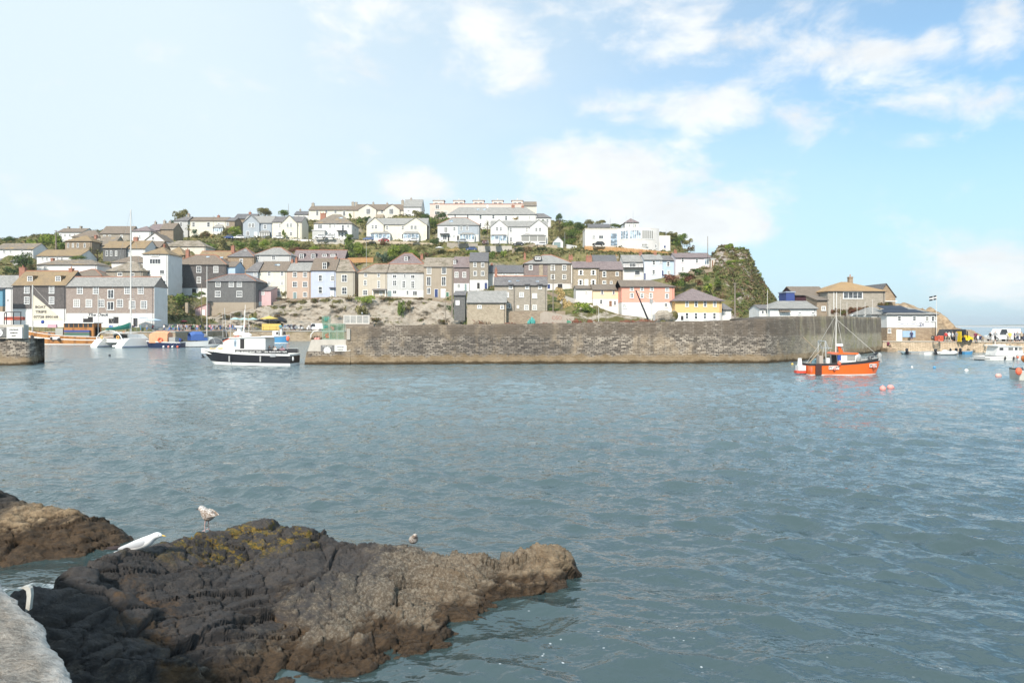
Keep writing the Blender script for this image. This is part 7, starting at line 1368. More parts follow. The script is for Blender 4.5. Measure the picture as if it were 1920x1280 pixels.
# --- varnished wooden trawler at the west quay, bow to the left
def trawler():
    Y = 165.0; k = Y/S; e = wateremp('wooden_trawler', 226, Y, math.pi, 'varnished tan wooden trawler with boat trips sail at the west quay'); X = lambda px: (226-px)*k; Z = lambda py: PZ(py, Y)
    rows = hull(e, X(46.5), 5.6, Z(631), Z(618), [BAF, BW, PLK, BW, PLK, BW, PLK], [(0.08, 1), (0.52, 2), (0.62, 3), (0.94, 4), (1.0, 5)], T=0.8, stern=0.75, fine=2.3, rake=0.6, deckz=0.7, sheer=2.4)
    MB().box(X(126), X(109), 2.62, 2.80, Z(636), Z(629)-0.2).build('white_gate', BW, e)
    for px in (67, 111, 125):
        f = MB(); c = Vector((X(px), -0, Z(633))); 
    for px, py in ((67,631),(111,634),(125,636)):
        zz, bb = sheer_z(rows, X(px)); 
        for sg in (1,): m = MB(); m.ball((X(px), sg*(bb+0.25), Z(py)), (0.38, 0.22, 0.42), 10, 7); m.build('tyre_fender', RUB, e)
    c = MB(); c.box(X(183), X(128), -1.6, 1.6, Z(632), Z(606)); cab = c.build('wheelhouse', PLK, e); MB().box(X(185), X(126.5), -1.9, 1.9, Z(606), Z(604.5)).build('wheelhouse_roof', BW, cab)
    MB().box(X(182), X(128.5), 1.601, 1.63, Z(613.5), Z(606.5)).build('window_band', DRK, cab)
    for i in range(7): x = X(182)+(X(128.5)-X(182))*i/6; MB().box(x-0.1, x+0.1, 1.6, 1.66, Z(613.5), Z(606.5)).build('window_post', PLK, cab)
    m = MB(); zz = Z(622)
    for i, (dy, mt) in enumerate(((0, BTC), (1, GSG), (2, DOORS['g']), (3, BGR))): MB().box(X(178), X(131), 1.65, 2.2, Z(619+dy*3+2.6), Z(619+dy*3)).build('stowed_gear', mt, e)
    for px, top, r in ((61, 534, 0.20), (184, 549, 0.13)): MB().tube((X(px), 0, 1.0), (X(px), 0, Z(top)), r, r*0.6, 8).build('mast', MST, e)
    sl = MB(); a, b, c_ = (X(64.5), Z(553)), (X(63.5), Z(601)), (X(122), Z(601)); sl.prism_y([a, b, c_][::1], 0.3, 0.36); s = sl.build('sail', paint((0.66,0.60,0.46), 0.85, 0.15, key='sailcloth'), e)
    LT = paint((0.07,0.06,0.06), 0.6, key='sailletter')
    text_mesh('sail_lettering', 'BOAT', 0.62, LT, s, (X(78), 0.38, Z(575.5)), R(180), width=20*k, bold=0.045); text_mesh('sail_lettering', 'TRIPS', 0.62, LT, s, (X(79), 0.38, Z(584.5)), R(180), width=21*k, bold=0.045); text_mesh('sail_lettering', '07728 890168', 0.62, LT, s, (X(88), 0.38, Z(594)), R(180), width=46*k, bold=0.04)
    rig(e, [((X(61),0,Z(536)), (X(47),0,Z(618))), ((X(61),0,Z(536)), (X(126),0,Z(606))), ((X(184),0,Z(550)), (X(130),0,Z(604))), ((X(184),0,Z(550)), (X(224),0,Z(630)))], 0.03, MST)
    rail(e, [(X(p), 2.3, Z(622)) for p in (62, 74, 86, 98, 108)], 1.0, 0.04, RUB)
    m = MB(); m.box(X(183), X(176), -1, 1, Z(631), Z(613)); m.build('stern_locker', PLK, e); m = MB(); m.box(X(126), X(112), -1.0, 1.6, Z(628), Z(615)); m.build('deck_box', bm((0.40,0.40,0.36)), e)
    MB().ball((X(88), 1.5, Z(603.5)), (0.4,0.3,0.45)).build('blue_float', BTC, e); MB().box(X(114), X(98), 1.2, 1.7, Z(614), Z(608)).build('pink_cover', bm((0.62,0.35,0.40), 0.8), e)
trawler()
# --- white catamaran
def catamaran():
    Y = 140.0; k = Y/S; e = wateremp('catamaran', 176, Y, R(62), 'big white sailing catamaran with green sail cover, stern to the camera', 'catamaran'); e.scale = (1, 1.25, 1)
    for y0 in (0.0, -6.6):
        m = MB(); rings = []; Ls = 9.5
        for i in range(15):
            t = i/14; w = (0.95*(1-(max(0, t-0.45)/0.55)**2.2)+0.03); zt = 1.95-0.15*t if t > 0.16 else 0.35+1.6*(t/0.16)**0.8
            rings.append([(t*Ls, y0-w, zt), (t*Ls, y0-w, 0.35), (t*Ls, y0-w*0.7, -0.3), (t*Ls, y0+w*0.7, -0.3), (t*Ls, y0+w, 0.35), (t*Ls, y0+w, zt)])
        m.rings(rings[::1]); h = m.build('hull', BW, e)
        s = MB()
        for j in range(4): s.box(0.1+0.36*j, 0.45+0.36*j, y0-0.8, y0+0.8, 0.3+0.35*j, 0.42+0.35*j)
        s.build('stern_steps', BW, h); st = MB(); st.box(0.3, 8.0, y0-0.985, y0+0.985, 0.22, 0.30); st.build('blue_stripe', BTC, h)
    m = MB(); m.box(1.8, 7.2, -5.8, -0.8, 1.05, 1.75); m.prism_y([(1.6,1.0),(8.0,1.0),(6.6,0.75),(2.4,0.75)], -5.8, -0.8); m.build('bridge_deck', BW, e)
    c = MB(); c.prism_y([(3.2,1.76),(7.4,1.76),(6.2,2.75),(3.0,2.85)], -5.4, -1.2); cab = c.build('cabin', BW, e); MB().box(3.0-.12, 3.0+.1, -5.0, -1.6, 2.0, 2.6).build('cabin_window', DRK, cab)
    MB().prism_y([(0.9,2.9),(4.6,3.0),(4.6,3.08),(0.9,2.98)], -5.6, -1.0).build('cockpit_roof', BW, e)
    a = MB(); n = 14
    pts = [(0.6, -3.3+3.4*math.cos(math.pi*i/n), 1.6+1.9*math.sin(math.pi*i/n)) for i in range(n+1)]
    a.path(pts, 0.09, 6); a.build('arch', BW, e)
    mh = (HZ-395)/S*(Y+4)+CH; m = MB(); m.tube((5.2,-3.3,2.7), (5.2,-3.3,mh), 0.14, 0.10, 8)
    for z in (mh*0.35, mh*0.62): m.tube((5.2,-4.2,z), (5.2,-2.4,z), 0.04, n=5)
    m.build('mast', MST, e)
    b = MB(); b.rings([[(5.0-x, -3.3+w*math.cos(q), z+h*math.sin(q)) for q in (0,1.05,2.09,3.14,4.19,5.24)] for x, w, z, h in ((0,0.22,4.5,0.75),(1.2,0.3,4.2,0.55),(3.0,0.28,3.9,0.4),(5.0,0.15,3.7,0.2))]); b.build('sail_cover', bm((0.02,0.16,0.12), 0.8), e)
    rig(e, [((5.2,-3.3,mh), (9.6,-3.3,1.8)), ((5.2,-3.3,mh), (1.8,0.6,1.8)), ((5.2,-3.3,mh), (1.8,-7.2,1.8)), ((5.2,-3.3,mh*0.62), (3.5,0.6,1.8)), ((5.2,-3.3,mh*0.62), (3.5,-7.2,1.8))], 0.02)
    for y in (0.8, -7.4): rail(e, [(x, y, 1.9) for x in (1.8, 4, 6.2, 8.4)], 0.6)
    for (x, y, mt, nm) in ((0.9,-0.9,YLW,'lifebuoy'),(0.8,-5.4,paint((0.85,0.45,0.12),0.6,key='orangebuoy'),'lifebuoy')):
        q = MB(); 
        for i in range(12): q.tube((x, y+0.3*math.cos(i*math.pi/6), 2.1+0.3*math.sin(i*math.pi/6)), (x, y+0.3*math.cos((i+1)*math.pi/6), 2.1+0.3*math.sin((i+1)*math.pi/6)), 0.09, n=6)
        q.build(nm, mt, e)
    t = empty('dinghy', (PX(213, Y-1.5), Y-1.5, 0), R(20), 'small grey inflatable dinghy between the catamaran hulls', 'dinghy'); m = MB(); m.path([(0,0,0.3),(2.4,0,0.3),(2.9,-0.6,0.35),(2.4,-1.2,0.3),(0,-1.2,0.3)], 0.24, 8); m.build('tube', BW, t); MB().box(0.1, 2.5, -1.1, -0.1, 0.1, 0.25).build('floor', BGR, t)
catamaran()
# --- the other harbour boats
def navy_boat():
    Y = 139.0; k = Y/S; e = wateremp('navy_boat', 343, Y, math.pi, 'navy blue open boat with orange tarpaulin tent beside the catamaran'); X = lambda px: (343-px)*k; Z = lambda py: PZ(py, Y)
    hull(e, X(273), 2.8, Z(641), Z(638), [BAF, BNV, BW, BGR], [(0.85, 1), (1.0, 2)], T=0.4, deckz=0.4)
    t = MB(); t.rings([[(x, y, z) for y, z in ((-1.2, 1.0), (-1.1, zt-0.3), (-0.5, zt), (0.5, zt), (1.1, zt-0.3), (1.2, 1.0))] for x, zt in ((X(319), Z(623)), (X(310), Z(620.5)), (X(296), Z(620.5)), (X(285), Z(625)))]); t.build('tarpaulin', paint((0.78,0.36,0.20), 0.85, 0.3, key='tarp', scale=2.5), e)
    q = MB(); c = (X(306.5), 1.35, Z(637))
    for i in range(12): q.tube((c[0]+0.42*math.cos(i*math.pi/6), c[1], c[2]+0.42*math.sin(i*math.pi/6)), (c[0]+0.42*math.cos((i+1)*math.pi/6), c[1], c[2]+0.42*math.sin((i+1)*math.pi/6)), 0.12, n=6)
    q.build('lifebuoy', FLR, e)
    for px, mt in ((313,BW),(322,FLP),(329.5,BW),(339,FLR)): fender(e, X(px), 1.35, Z(649.5), mt, 0.22, 0.44)
    MB().box(X(332), X(320), -0.8, 0.8, 0.8, Z(632)).build('engine_box', BGR, e)
def canopy_boat():
    Y = 143.0; k = Y/S; e = wateremp('motor_cruiser', 342, Y, R(38), 'white motor cruiser with blue canvas canopy moored behind the navy boat', 'boat'); rows = hull(e, 8.6, 3.3, 1.15, 1.65, [BBK, BBK, BW, BW, BGR], [(0.10, 1), (1.0, 2)], T=0.5, deckz=0.35, fine=2.4)
    c = MB(); c.prism_y([(2.6,1.1),(6.8,1.4),(5.4,2.1),(3.6,2.2)], -1.2, 1.2); c.build('cabin', BW, e)
    t = MB(); t.rings([[(x, y, z) for y, z in ((-1.5, 1.35), (-1.4, zt-0.5), (-0.7, zt), (0.7, zt), (1.4, zt-0.5), (1.5, 1.35))] for x, zt in ((1.3, 2.9), (2.2, 3.25), (3.6, 3.2), (4.6, 2.3))], cap=False); t.build('canopy', bm((0.06,0.13,0.36), 0.8), e)
    w = MB(); w.prism_y([(3.8,2.1),(4.7,2.1),(4.2,2.8)], -1.52, 1.52); w.build('windscreen', GLB, e)
    rail(e, [(x, y, sheer_z(rows, x)[0]) for x, y in ((5.2,-1.2),(6.6,-0.9),(8.3,-0.1),(6.6,0.9),(5.2,1.2))], 0.6)
    m = MB(); m.box(-0.9, 0, -1.3, 1.3, 0.35, 0.45); m.build('bathing_platform', BW, e); m = MB(); m.box(0.02, 0.10, -1.4, -0.2, 0.5, 0.9); m.box(0.02-0.05, 0.0, 0.2, 1.4, 0.5, 0.9); m.build('stern_grille', RUB, e)
    b = MB(); b.ball((-0.2, 1.9, 1.3), (0.6,0.5,0.55)); b.build('blue_cover', BTC, e); m = MB(); m.box(-0.3, 0.1, -0.25, 0.25, 0.6, 1.5); m.build('outboard_motor', BBK, e)
def small_blue():
    Y = 176.0; k = Y/S; e = wateremp('blue_fishing_boat', 493, Y, 0.0, 'small light blue fishing boat with white wheelhouse under the inner quay'); X = lambda px: (px-493)*k; Z = lambda py: PZ(py, Y)
    hull(e, X(543), 2.9, Z(629.5), Z(627.5), [BAF, BW, BBL, BBL, BW, BGR], [(0.10, 1), (0.9, 2), (1.0, 4)], T=0.5, deckz=0.4, rake=0.5)
    MB().box(X(513), X(524), -0.9, 0.9, 1.4, Z(620)).build('wheelhouse', BW, e); MB().box(X(520), X(523.5), -0.92, -0.9, Z(627), Z(622)).build('window', DRK, e); m = MB(); m.tube((X(533),0,1.5), (X(533),0,Z(621)), 0.5, 0.3, 8); m.build('net_hauler', RUB, e)
    fender(e, X(541), -0.5, 1.2, FLR, 0.45, 1.4); MB().tube((X(527),0,1.5), (X(527),0,Z(617)), 0.35, n=9).build('white_drum', BW, e); rig(e, [((X(493),0,2.0), (X(470),0,Z(622)))], 0.05, RUB, 'warp')
navy_boat(); canopy_boat(); small_blue()
def cruiser():
    Y = 88.0; k = Y/S; e = wateremp('cabin_cruiser', 1836, Y, 0.0, 'white cabin cruiser with four side windows in front of the east quay'); X = lambda px: (px-1836)*k; Z = lambda py: PZ(py, Y)
    rows = hull(e, X(1926), 2.6, Z(667), Z(663), [BBK, BW, BGR, BW, BW], [(0.55, 1), (0.62, 2), (1.0, 3)], T=0.35, deckz=0.3, fine=3.2)
    zt = Z(648); c = MB(); c.prism_y([(X(1857), 0.6), (X(1909), 0.6), (X(1904), zt-0.1), (X(1862), zt)], -1.0, 1.0); cab = c.build('cabin', BW, e); MB().prism_y([(X(1856), zt), (X(1906), zt-0.12), (X(1907), zt-0.05), (X(1857), zt+0.09)], -1.12, 1.12).build('cabin_roof', BW, cab)
    for a, b in ((1863.5,1871),(1880,1889),(1892,1897),(1899,1905)): MB().box(X(a), X(b), -1.02, -0.99, Z(656), Z(651)).build('side_window', GLS, cab)
    for px in (1870.5, 1886.5): fender(e, X(px), -1.36, Z(670.5), RUB, 0.10, 0.5)
    fender(e, X(1893.5), -1.38, Z(668.5), FLR, 0.14, 0.3); fender(e, X(1904.5), -1.38, Z(669.5), BTC, 0.14, 0.3); rail(e, [(X(p), -1.2, sheer_z(rows, X(p))[0]) for p in (1836,1844,1852)], 0.35); m = MB(); m.box(X(1866),X(1880),-0.5,0.5,zt,zt+0.18); m.tube((X(1866),0,zt),(X(1866),0,zt+0.6),0.03,n=5); m.build('roof_hatch', BW, cab)
    MB().prism_y([(X(1828),0.12),(X(1846),0.12),(X(1844),0.32),(X(1830),0.26)], -1.1, 1.1).build('stern_platform', BGR, e)
cruiser()
def grey_boat():
    Y = 55.5; k = Y/S; e = wateremp('grey_work_boat', 1902, Y, R(-14), 'pale grey work boat with black gunwale cut off by the right frame edge'); hull(e, 5.5, 2.2, 0.92, 1.2, [BAF, bm((0.52,0.52,0.47)), RUB, BGR], [(0.88, 1), (1.0, 2)], T=0.3, deckz=0.35)
    m = MB(); m.path([(0.25,-0.95,0.9),(0.5,-0.8,1.95),(0.5,0.8,1.95),(0.25,0.95,0.9)], 0.035, 6); m.path([(1.2,-0.95,0.9),(0.9,-0.8,1.95),(0.9,0.8,1.95),(1.2,0.95,0.9)], 0.035, 6); m.build('frame', GAL, e)
    MB().ball((0.75, -0.3, 1.72), (0.38,0.5,0.36), 10, 8).build('life_jackets', paint((0.75,0.22,0.05), 0.8, 0.4, key='jackets', scale=5), e); fender(e, -0.12, -1.02, 0.72, FLR, 0.24, 0.62)
grey_boat()
# tenders against the east quay
def tender(px, Y, L, rz, mat, label, kind='dinghy', tube=True, motor=True):
    e = wateremp(kind, px, Y, rz, label, 'dinghy')
    if tube: m = MB(); m.path([(0,0.6,0.28),(L*0.72,0.6,0.3),(L*0.93,0.3,0.38),(L,0,0.42),(L*0.93,-0.3,0.38),(L*0.72,-0.6,0.3),(0,-0.6,0.28)], 0.22, 8); m.build('tube', mat, e); MB().box(0.05, L*0.75, -0.5, 0.5, 0.02, 0.2).build('floor', BGR, e)
    else: hull(e, L, 1.5, 0.42, 0.55, [mat, mat, BGR], [(0.9, 1), (1.0, 1)], T=0.15, deckz=0.25, name='hull')
    if motor: m = MB(); m.box(-0.35, -0.05, -0.15, 0.15, 0.05, 0.5); m.ball((-0.25,0,0.72), (0.24,0.17,0.26)); m.build('outboard_motor', BBK, e)
    return e
tender(1703,105,4.2,R(8),BGR,'long grey dinghy nearest the pier corner steps',tube=False); tender(1728,104,2.0,R(4),BW,'small white rowing dinghy in the middle of the dinghy row',tube=False,motor=False); tender(1757,103,3.0,R(6),BW,'white inflatable with black outboard in the dinghy row')
tender(1782,104,2.0,R(60),BGR,'grey inflatable tipped on end among the outboards'); tender(1790,106,1.8,R(110),BW,'white inflatable with raised outboard among the dinghies'); tender(1722,106,3.0,R(172),bm((0.35,0.45,0.5)),'grey-blue dinghy tucked behind the long grey dinghy',tube=False,motor=False)
tender(1803,106,2.2,R(15),BBL,'small blue tender at the right end of the dinghy row',tube=False)
tender(-2,166,6,R(200),BW,'white boat half hidden behind the left pier head',tube=False,motor=False)
# floats on the water
def buoy(px, py, r, mat, label, el=1.0, tilt=0.0, shape='round'):
    Y = DW(py); e = empty('buoy', (PX(px, Y), Y, 0), 0, label, 'buoy'); m = MB(); rad = r*Y/S
    m.ball((0, 0, rad*0.45), (rad*el, rad, rad), 14, 10); m.tube((rad*el*0.8*tilt, 0, rad*0.45), (rad*el*1.35*tilt, 0, rad*0.1), rad*0.3, rad*0.12, 8) if tilt else m.tube((0,0,rad*1.35), (0,0,rad*1.65), rad*0.2, rad*0.14, 8)
    m.build('float', mat, e, True)
buoy(1655,731,5.6,FLP,'round coral mooring buoy, left of the pair below the orange boat'); buoy(1669.5,728,5.0,FLP,'tilted coral mooring buoy, right of the pair below the orange boat',1.2,1.0); buoy(1872,706,4.2,bm((0.80,0.42,0.36),0.6),'flat orange-pink buoy near the grey work boat',1.3,0.5)
buoy(1752,690,2.6,BBL,'small blue buoy in the water off the harbour office'); buoy(1812,695.5,2.8,BW,'white buoy with dark underside between the blue and pink buoys',1.3,0.6); buoy(1710,689,2.0,BW,'tiny white buoy right of the orange boat'); buoy(1485.5,683.5,2.2,YLW,'tiny yellow buoy by the pier corner'); buoy(205.5,667,2.0,BBK,'tiny black buoy in front of the catamaran')
# ------------------------------------------------------------------ pier clutter
RUST = paint((0.20,0.075,0.04), 0.9, 0.5, key='rust', scale=3); NETG = paint((0.10,0.42,0.38), 0.9, 0.3, key='netteal', scale=6); NETB = paint((0.24,0.18,0.12), 0.95, 0.5, key='netbrown', scale=6); CAGE = paint((0.10,0.28,0.18), 0.8, 0.3, key='cagegreen')
rr = random.Random(12)
def heap(name, px0, px1, y0, y1, Y, mat, label, cat='net heap', n=9, str_=0):
    k = Y/S; z0 = PZ(y1, Y); e = empty(name, (PX((px0+px1)/2, Y), Y, z0), 0, label, cat); w = (px1-px0)*k; h = (y1-y0)*k; m = MB()
    for i in range(n): x = rr.uniform(-w/2, w/2)*0.85; s = rr.uniform(0.3, 0.6)*h*(1.2-abs(x)/w); m.ball((x, rr.uniform(-.3,.5), s*0.7), (w/n*rr.uniform(0.7,1.5), 0.5, s), 7, 5)
    m.build('heap', mat, e)
    if str_:
        s = MB()
        for i in range(str_): x = rr.uniform(-w/2, w/2); s.tube((x, -0.3, 0.05), (x+rr.uniform(-1,1), rr.uniform(-.3,.4), h*rr.uniform(0.5,1.1)), 0.035, n=4)
        s.build('poles', RUST if mat != RUST else BRO, e)
    return e
heap('net_heap',888,920,600,610.5,82,NETB,'brown net heap with a pale rope ring at the left part of the pier top',n=9,str_=3)
q = MB(); c = P(900,609,80.6)
for i in range(20): a0, a1 = i*math.pi/10, (i+1)*math.pi/10; q.tube(c+Vector((0.5*math.cos(a0),0,0.5*math.sin(a0))), c+Vector((0.5*math.cos(a1),0,0.5*math.sin(a1))), 0.03, n=5)
tag(q.build('rope_ring', BRO), 'pale rope ring leaning on the brown net heap', 'rope ring')
heap('rusty_chain_heap',946,967,603,609.5,82,RUST,'flat rusty chain heap left of the turquoise net bag','chain heap',n=8)
e = heap('net_bag',990,1005,596,609,82,NETG,'turquoise net bag bulging on the pier top','net bag',n=7); heap('net_bag',1062,1071,600,608,82,CAGE,'dark green net bag right of the long rusty chain','net bag',n=5)
heap('rusty_chain',1003,1066,604,609,82,RUST,'long low rusty chain heap between the two net bags','chain heap',n=22)
heap('rusty_drum_heap',1072,1094,597,608,82,RUST,'tall rusty dredge heap at the middle of the pier top','scrap heap',n=7,str_=6)
def drum(px, py, r, Y, label, mat=RUST):
    k = Y/S; c = P(px, py, Y); m = MB(); m.tube(c+Vector((0,-0.4,0)), c+Vector((0,0.5,0)), r*k, n=14); tag(m.build('rusty_drum', mat), label, 'drum')
drum(1106,604,5.2,82,'round rusty drum lying beside the tall dredge heap'); heap('dredge_gear',1112,1165,601,606.5,82,BRO,'low pale tangle of rope and plank right of the rusty drum','gear heap',n=14,str_=5)
heap('dredge_gear',1160,1192,599,606,82,RUST,'rusty dredge frames left of the derrick','gear heap',n=9,str_=8); heap('dredge_gear',1190,1228,598,604.5,83,paint((0.22,0.10,0.06),0.9,0.5,key='rust2',scale=3),'rusty red plates and bars at the foot of the derrick','gear heap',n=9,str_=9)
m = MB(); m.prism_y([(0,0),(4.2,0),(4.3,0.9),(0.5,1.6),(0,1.3)], 0, 0.06); o = m.build('display_board', paint((0.42,0.36,0.30), 0.9, 0.3, key='board', scale=3)); o.location = P(1013,607,86); tag(o, 'faded brown board propped up behind the turquoise net bag', 'board')
text_mesh('board_lettering', 'OSO', 0.5, paint((0.36,0.16,0.12), 0.9, key='faded'), o, (2.1, -0.01, 0.75), width=1.2)
e = empty('derrick', P(1216,600,84), 0, 'dark leaning derrick boom beside a white mast on the pier', 'derrick'); L = lambda px, py: P(px, py, 84)-e.location
MB().tube(L(1216,601), L(1192,544), 0.12, 0.07, 7).build('boom', BBK, e); MB().tube(L(1221,602), L(1221,548), 0.07, 0.05, 7).build('mast', MST, e); rig(e, [(L(1193,545),L(1221,562)),(L(1193,545),L(1221,556)),(L(1222,560),L(1243,583)),(L(1218,560),L(1216,600))], 0.025, MST, 'stays'); m = MB(); m.box(L(1219,0).x, L(1224,0).x, -.2, .2, L(0,568).z, L(0,561).z); m.box(L(1224,0).x, L(1228,0).x, -.1, .1, L(0,601).z, L(0,590).z); m.build('winch', BGR, e)
m = MB()
for i in range(7): m.ball((i*0.55-1.6+rr.uniform(-.1,.1), rr.uniform(-.3,.3), 0.5+rr.uniform(0,.5)-abs(i-3)*0.12), (0.85,0.8,0.75), 9, 6)
o = m.build('boulder', CLM); o.location = P(1247,600,97); o.scale = (0.72,0.7,1.0); tag(o, 'pale rounded boulder in front of the coral house', 'boulder')
# grid panel on the pier head, cage stack
e = empty('mesh_crate', P(645,607,82), 0, 'grey steel mesh crate panel standing on the pier head', 'crate'); k = 82/S; m = MB(); W = 47*k; H = 15.5*k
for i in range(5): x = W*i/4; m.box(x-.05, x+.05, -.05, .05, 0, H)
for z in (0.03, H): m.box(-.05, W+.05, -.052, .052, z-.05, z+.05)
m.build('frame', MST, e); g = MB()
for i in range(60): x = W*i/60; g.box(x, x+0.03, 0.0, 0.02, 0.1, H)
for i in range(12): z = H*i/12; g.box(0, W, -0.02, 0.0, z, z+0.03)
g.build('mesh', GAL, e); MB().box(-0.2, W+0.6, -0.3, 0.6, -0.35, -0.02).build('pallet', PWD, e)
def cage(px, py, w, h, Y, label, mat=CAGE, fill=None):
    k = Y/S; e = empty('lobster_pot', P(px, py, Y), 0, label, 'lobster pot', 'stacked lobster pots on the pier landing'); W, H, D = w*k, h*k, 0.75; m = MB(); r = 0.022
    for x in (0, W):
        for y in (0, D): m.tube((x,y,0), (x,y,H), r, n=4)
    for z in (0, H):
        for y in (0, D): m.tube((0,y,z), (W,y,z), r, n=4)
        for x in (0, W): m.tube((x,0,z), (x,D,z), r, n=4)
    m.build('frame', paint((0.36,0.48,0.40),0.7,0.2,key='cageframe'), e); g = MB()
    for i in range(1, 9): g.tube((W*i/9,0,0), (W*i/9,0,H), 0.011, n=3); g.tube((0,0,H*i/9), (W,0,H*i/9), 0.011, n=3); g.tube((W*i/9,D,0), (W*i/9,D,H), 0.011, n=3); g.tube((0,D,H*i/9), (W,D,H*i/9), 0.011, n=3); g.tube((W*i/9,0,H), (W*i/9,D,H), 0.011, n=3)
    g.build('netting', mat, e)
    if fill: b = MB(); [b.ball((rr.uniform(.15,W-.15), D/2, rr.uniform(.15,H-.2)), 0.14, 7, 5) for _ in range(4)]; b.build('bait_floats', fill, e)
for (px, py, f, l) in ((604.5,636,FLR,'bottom left lobster pot of the stack, with a red float'),(618,636,None,'bottom middle lobster pot of the stack'),(632.5,636,None,'bottom right lobster pot of the stack'),
   (603,621,NETG,'second-row left lobster pot with blue-green net'),(617.5,621,FLP,'second-row middle lobster pot with pink cloth'),(632,621,None,'second-row right lobster pot by the mesh crate'),(604,606.8,NETG,'top left lobster pot standing highest with blue floats')):
    cage(px, py, 12.5, 14, 79.2, l, fill=f)
heap('net_heap',583,604,629,637,79.5,NETB,'dark net heap with a white hoop at the left end of the landing',n=8,str_=2)
m = MB(); m.path([P(583,634,79.2), P(583,627,79.2), P(588,621,79.2), P(597,619.5,79.2)], 0.05, 6); tag(m.build('white_hoop', FRM), 'white bent hoop rail at the left end of the landing', 'hoop')
for i, px in enumerate((592,597)): o = MB().ball((0,0,0), (0.17,0.17,0.15), 10, 7).build('net_float', FLP, None, True); o.location = P(px,635,78.3); tag(o, ['left','right'][i]+' one of two pink net floats on the landing edge', 'float')
# steel frame and orange beam on the left pier head
e = empty('steel_frame', P(8,608,79), 0, 'black steel railing frame on the left pier head', 'frame'); m = MB(); k = 79/S
for x in (0, 4, 17, 31): m.tube((x*k,0,0), (x*k,0,(22 if x else 20)*k), 0.05, n=6)
m.path([(0,0,20*k),(3*k,0,23*k),(32*k,0,23*k)], 0.05, 6); m.tube((0,0,12*k), (35*k,0,12*k), 0.05, n=6); m.build('railing', BBK, e)
m = MB(); m.box(0, 2.1, 0, 0.4, 0, 0.38); o = m.build('orange_beam', paint((0.62,0.12,0.06), 0.6, 0.3, key='beam')); o.location = P(9,600,80); tag(o, 'faded orange beam behind the black railing on the left pier', 'beam')
# ------------------------------------------------------------------ masts of boats lying inside the harbour (behind the pier)
for i, (px, top, base, Y) in enumerate(((388,499,640,150),(418,586,628,160),(432,588,628,160),(452,586,626,162),(466,590,626,162))):
    pole('yacht_mast', px, top, base, Y, 0.11 if i == 0 else 0.05, MST, ['tall pale wooden mast rising in front of the black house','thin mast above the trip boat cabin, furthest left','thin mast above the trip boat cabin beside the aqua parasol','thin slanting mast behind the trip boat radar','thin mast furthest right behind the trip boat'][i], cat='mast')
for i, (px, top, Y) in enumerate(((1556,570,124),(1576,556,124),(1588,566,124),(1607,566,124),(1622,566,124),(1636,561,124),(1568,570,122))):
    pole('yacht_mast', px, top, 602, Y, 0.05, MST, 'thin white mast behind the high pier wall', None, 'mast')['group'] = 'masts behind the high pier wall'; VEG.append((px, bpy.context.scene.collection.objects[-1].parent or bpy.context.scene.collection.objects[-1], 'thin white mast behind the high pier wall'))
pole('yacht_mast', 1119, 568, 612, 130, 0.05, PWD, 'thin brown pole behind the pier, left of the pair', cat='mast'); pole('yacht_mast', 1122.5, 576, 612, 130, 0.06, MST, 'short pale pole behind the pier, right of the pair', cat='mast'); pole('yacht_mast', 1136, 581, 612, 130, 0.05, PWD, 'lone short pole right of the pair behind the pier', cat='mast'); pole('yacht_mast', 1439, 543, 600, 128, 0.06, MST, 'thin pale mast left of the white quay house', cat='mast')
# flag
e = empty('flagpole', P(1756,640,119), 0, 'white flagpole with black and white cross flag at the harbour office', 'flagpole'); MB().tube((0,0,0), (0,0,(640-553)*119/S), 0.05, 0.03, 6).build('pole', MST, e)
fm = MB(); k = 119/S; n = 10; W, H = 13*k, 8.2*k; zt = (640-554.5)*k
def fp(u, v): return (-u*W, 0.12*math.sin(u*7), zt-v*H+0.22*W*0.35*(1-u)-0.25*u*0.6)
for (u0, u1, v0, v1, mi) in ((0,.45,0,.38,1),(.6,1,0,.38,1),(.45,.6,0,1,0),(0,.45,.38,.62,0),(.6,1,.38,.62,0),(0,.45,.62,1,1),(.6,1,.62,1,1)):
    for j in range(5): a, b = u0+(u1-u0)*j/5, u0+(u1-u0)*(j+1)/5; p = [fp(a,v1), fp(b,v1), fp(b,v0), fp(a,v0)]; fm.add(p+[(x, y+.02, z) for x, y, z in p], [(0,1,2,3),(7,6,5,4),(3,2,6,7),(1,0,4,5)], mi)
fm.build('flag', [FRM, BBK], e)
# ------------------------------------------------------------------ vehicles
CARP = {}
def car_proto(van=False, suv=False):
    L, W, H = (4.9, 1.95, 2.1) if van else (4.4, 1.8, 1.75) if suv else (4.1, 1.72, 1.45); hb = 0.95 if (van or suv) else 0.82
    prof = [(0,0.32),(0,hb*0.85),(0.1,hb),(L*0.22 if not van else 0.9,hb+0.05),(L*0.36 if not van else 1.45,H),(L*(0.80 if not van else 0.97),H),(L*(0.96 if not van else 1.0),hb+0.05),(L,hb*0.8),(L,0.32)]
    o = MB(); o.prism_y(prof[::-1], -W/2, W/2); g = MB(); wx0, wx1 = prof[3][0]+0.22, L*(0.93 if not van else 0.55)
    g.prism_y([(wx0+0.05,hb+0.08),(wx1,hb+0.08),(wx1-0.25,H-0.12),(prof[4][0]+0.12,H-0.12)], -W/2-0.008, W/2+0.008)
    return o, g, L, W, [(0.75, 0.33), (L-0.8, 0.33)]
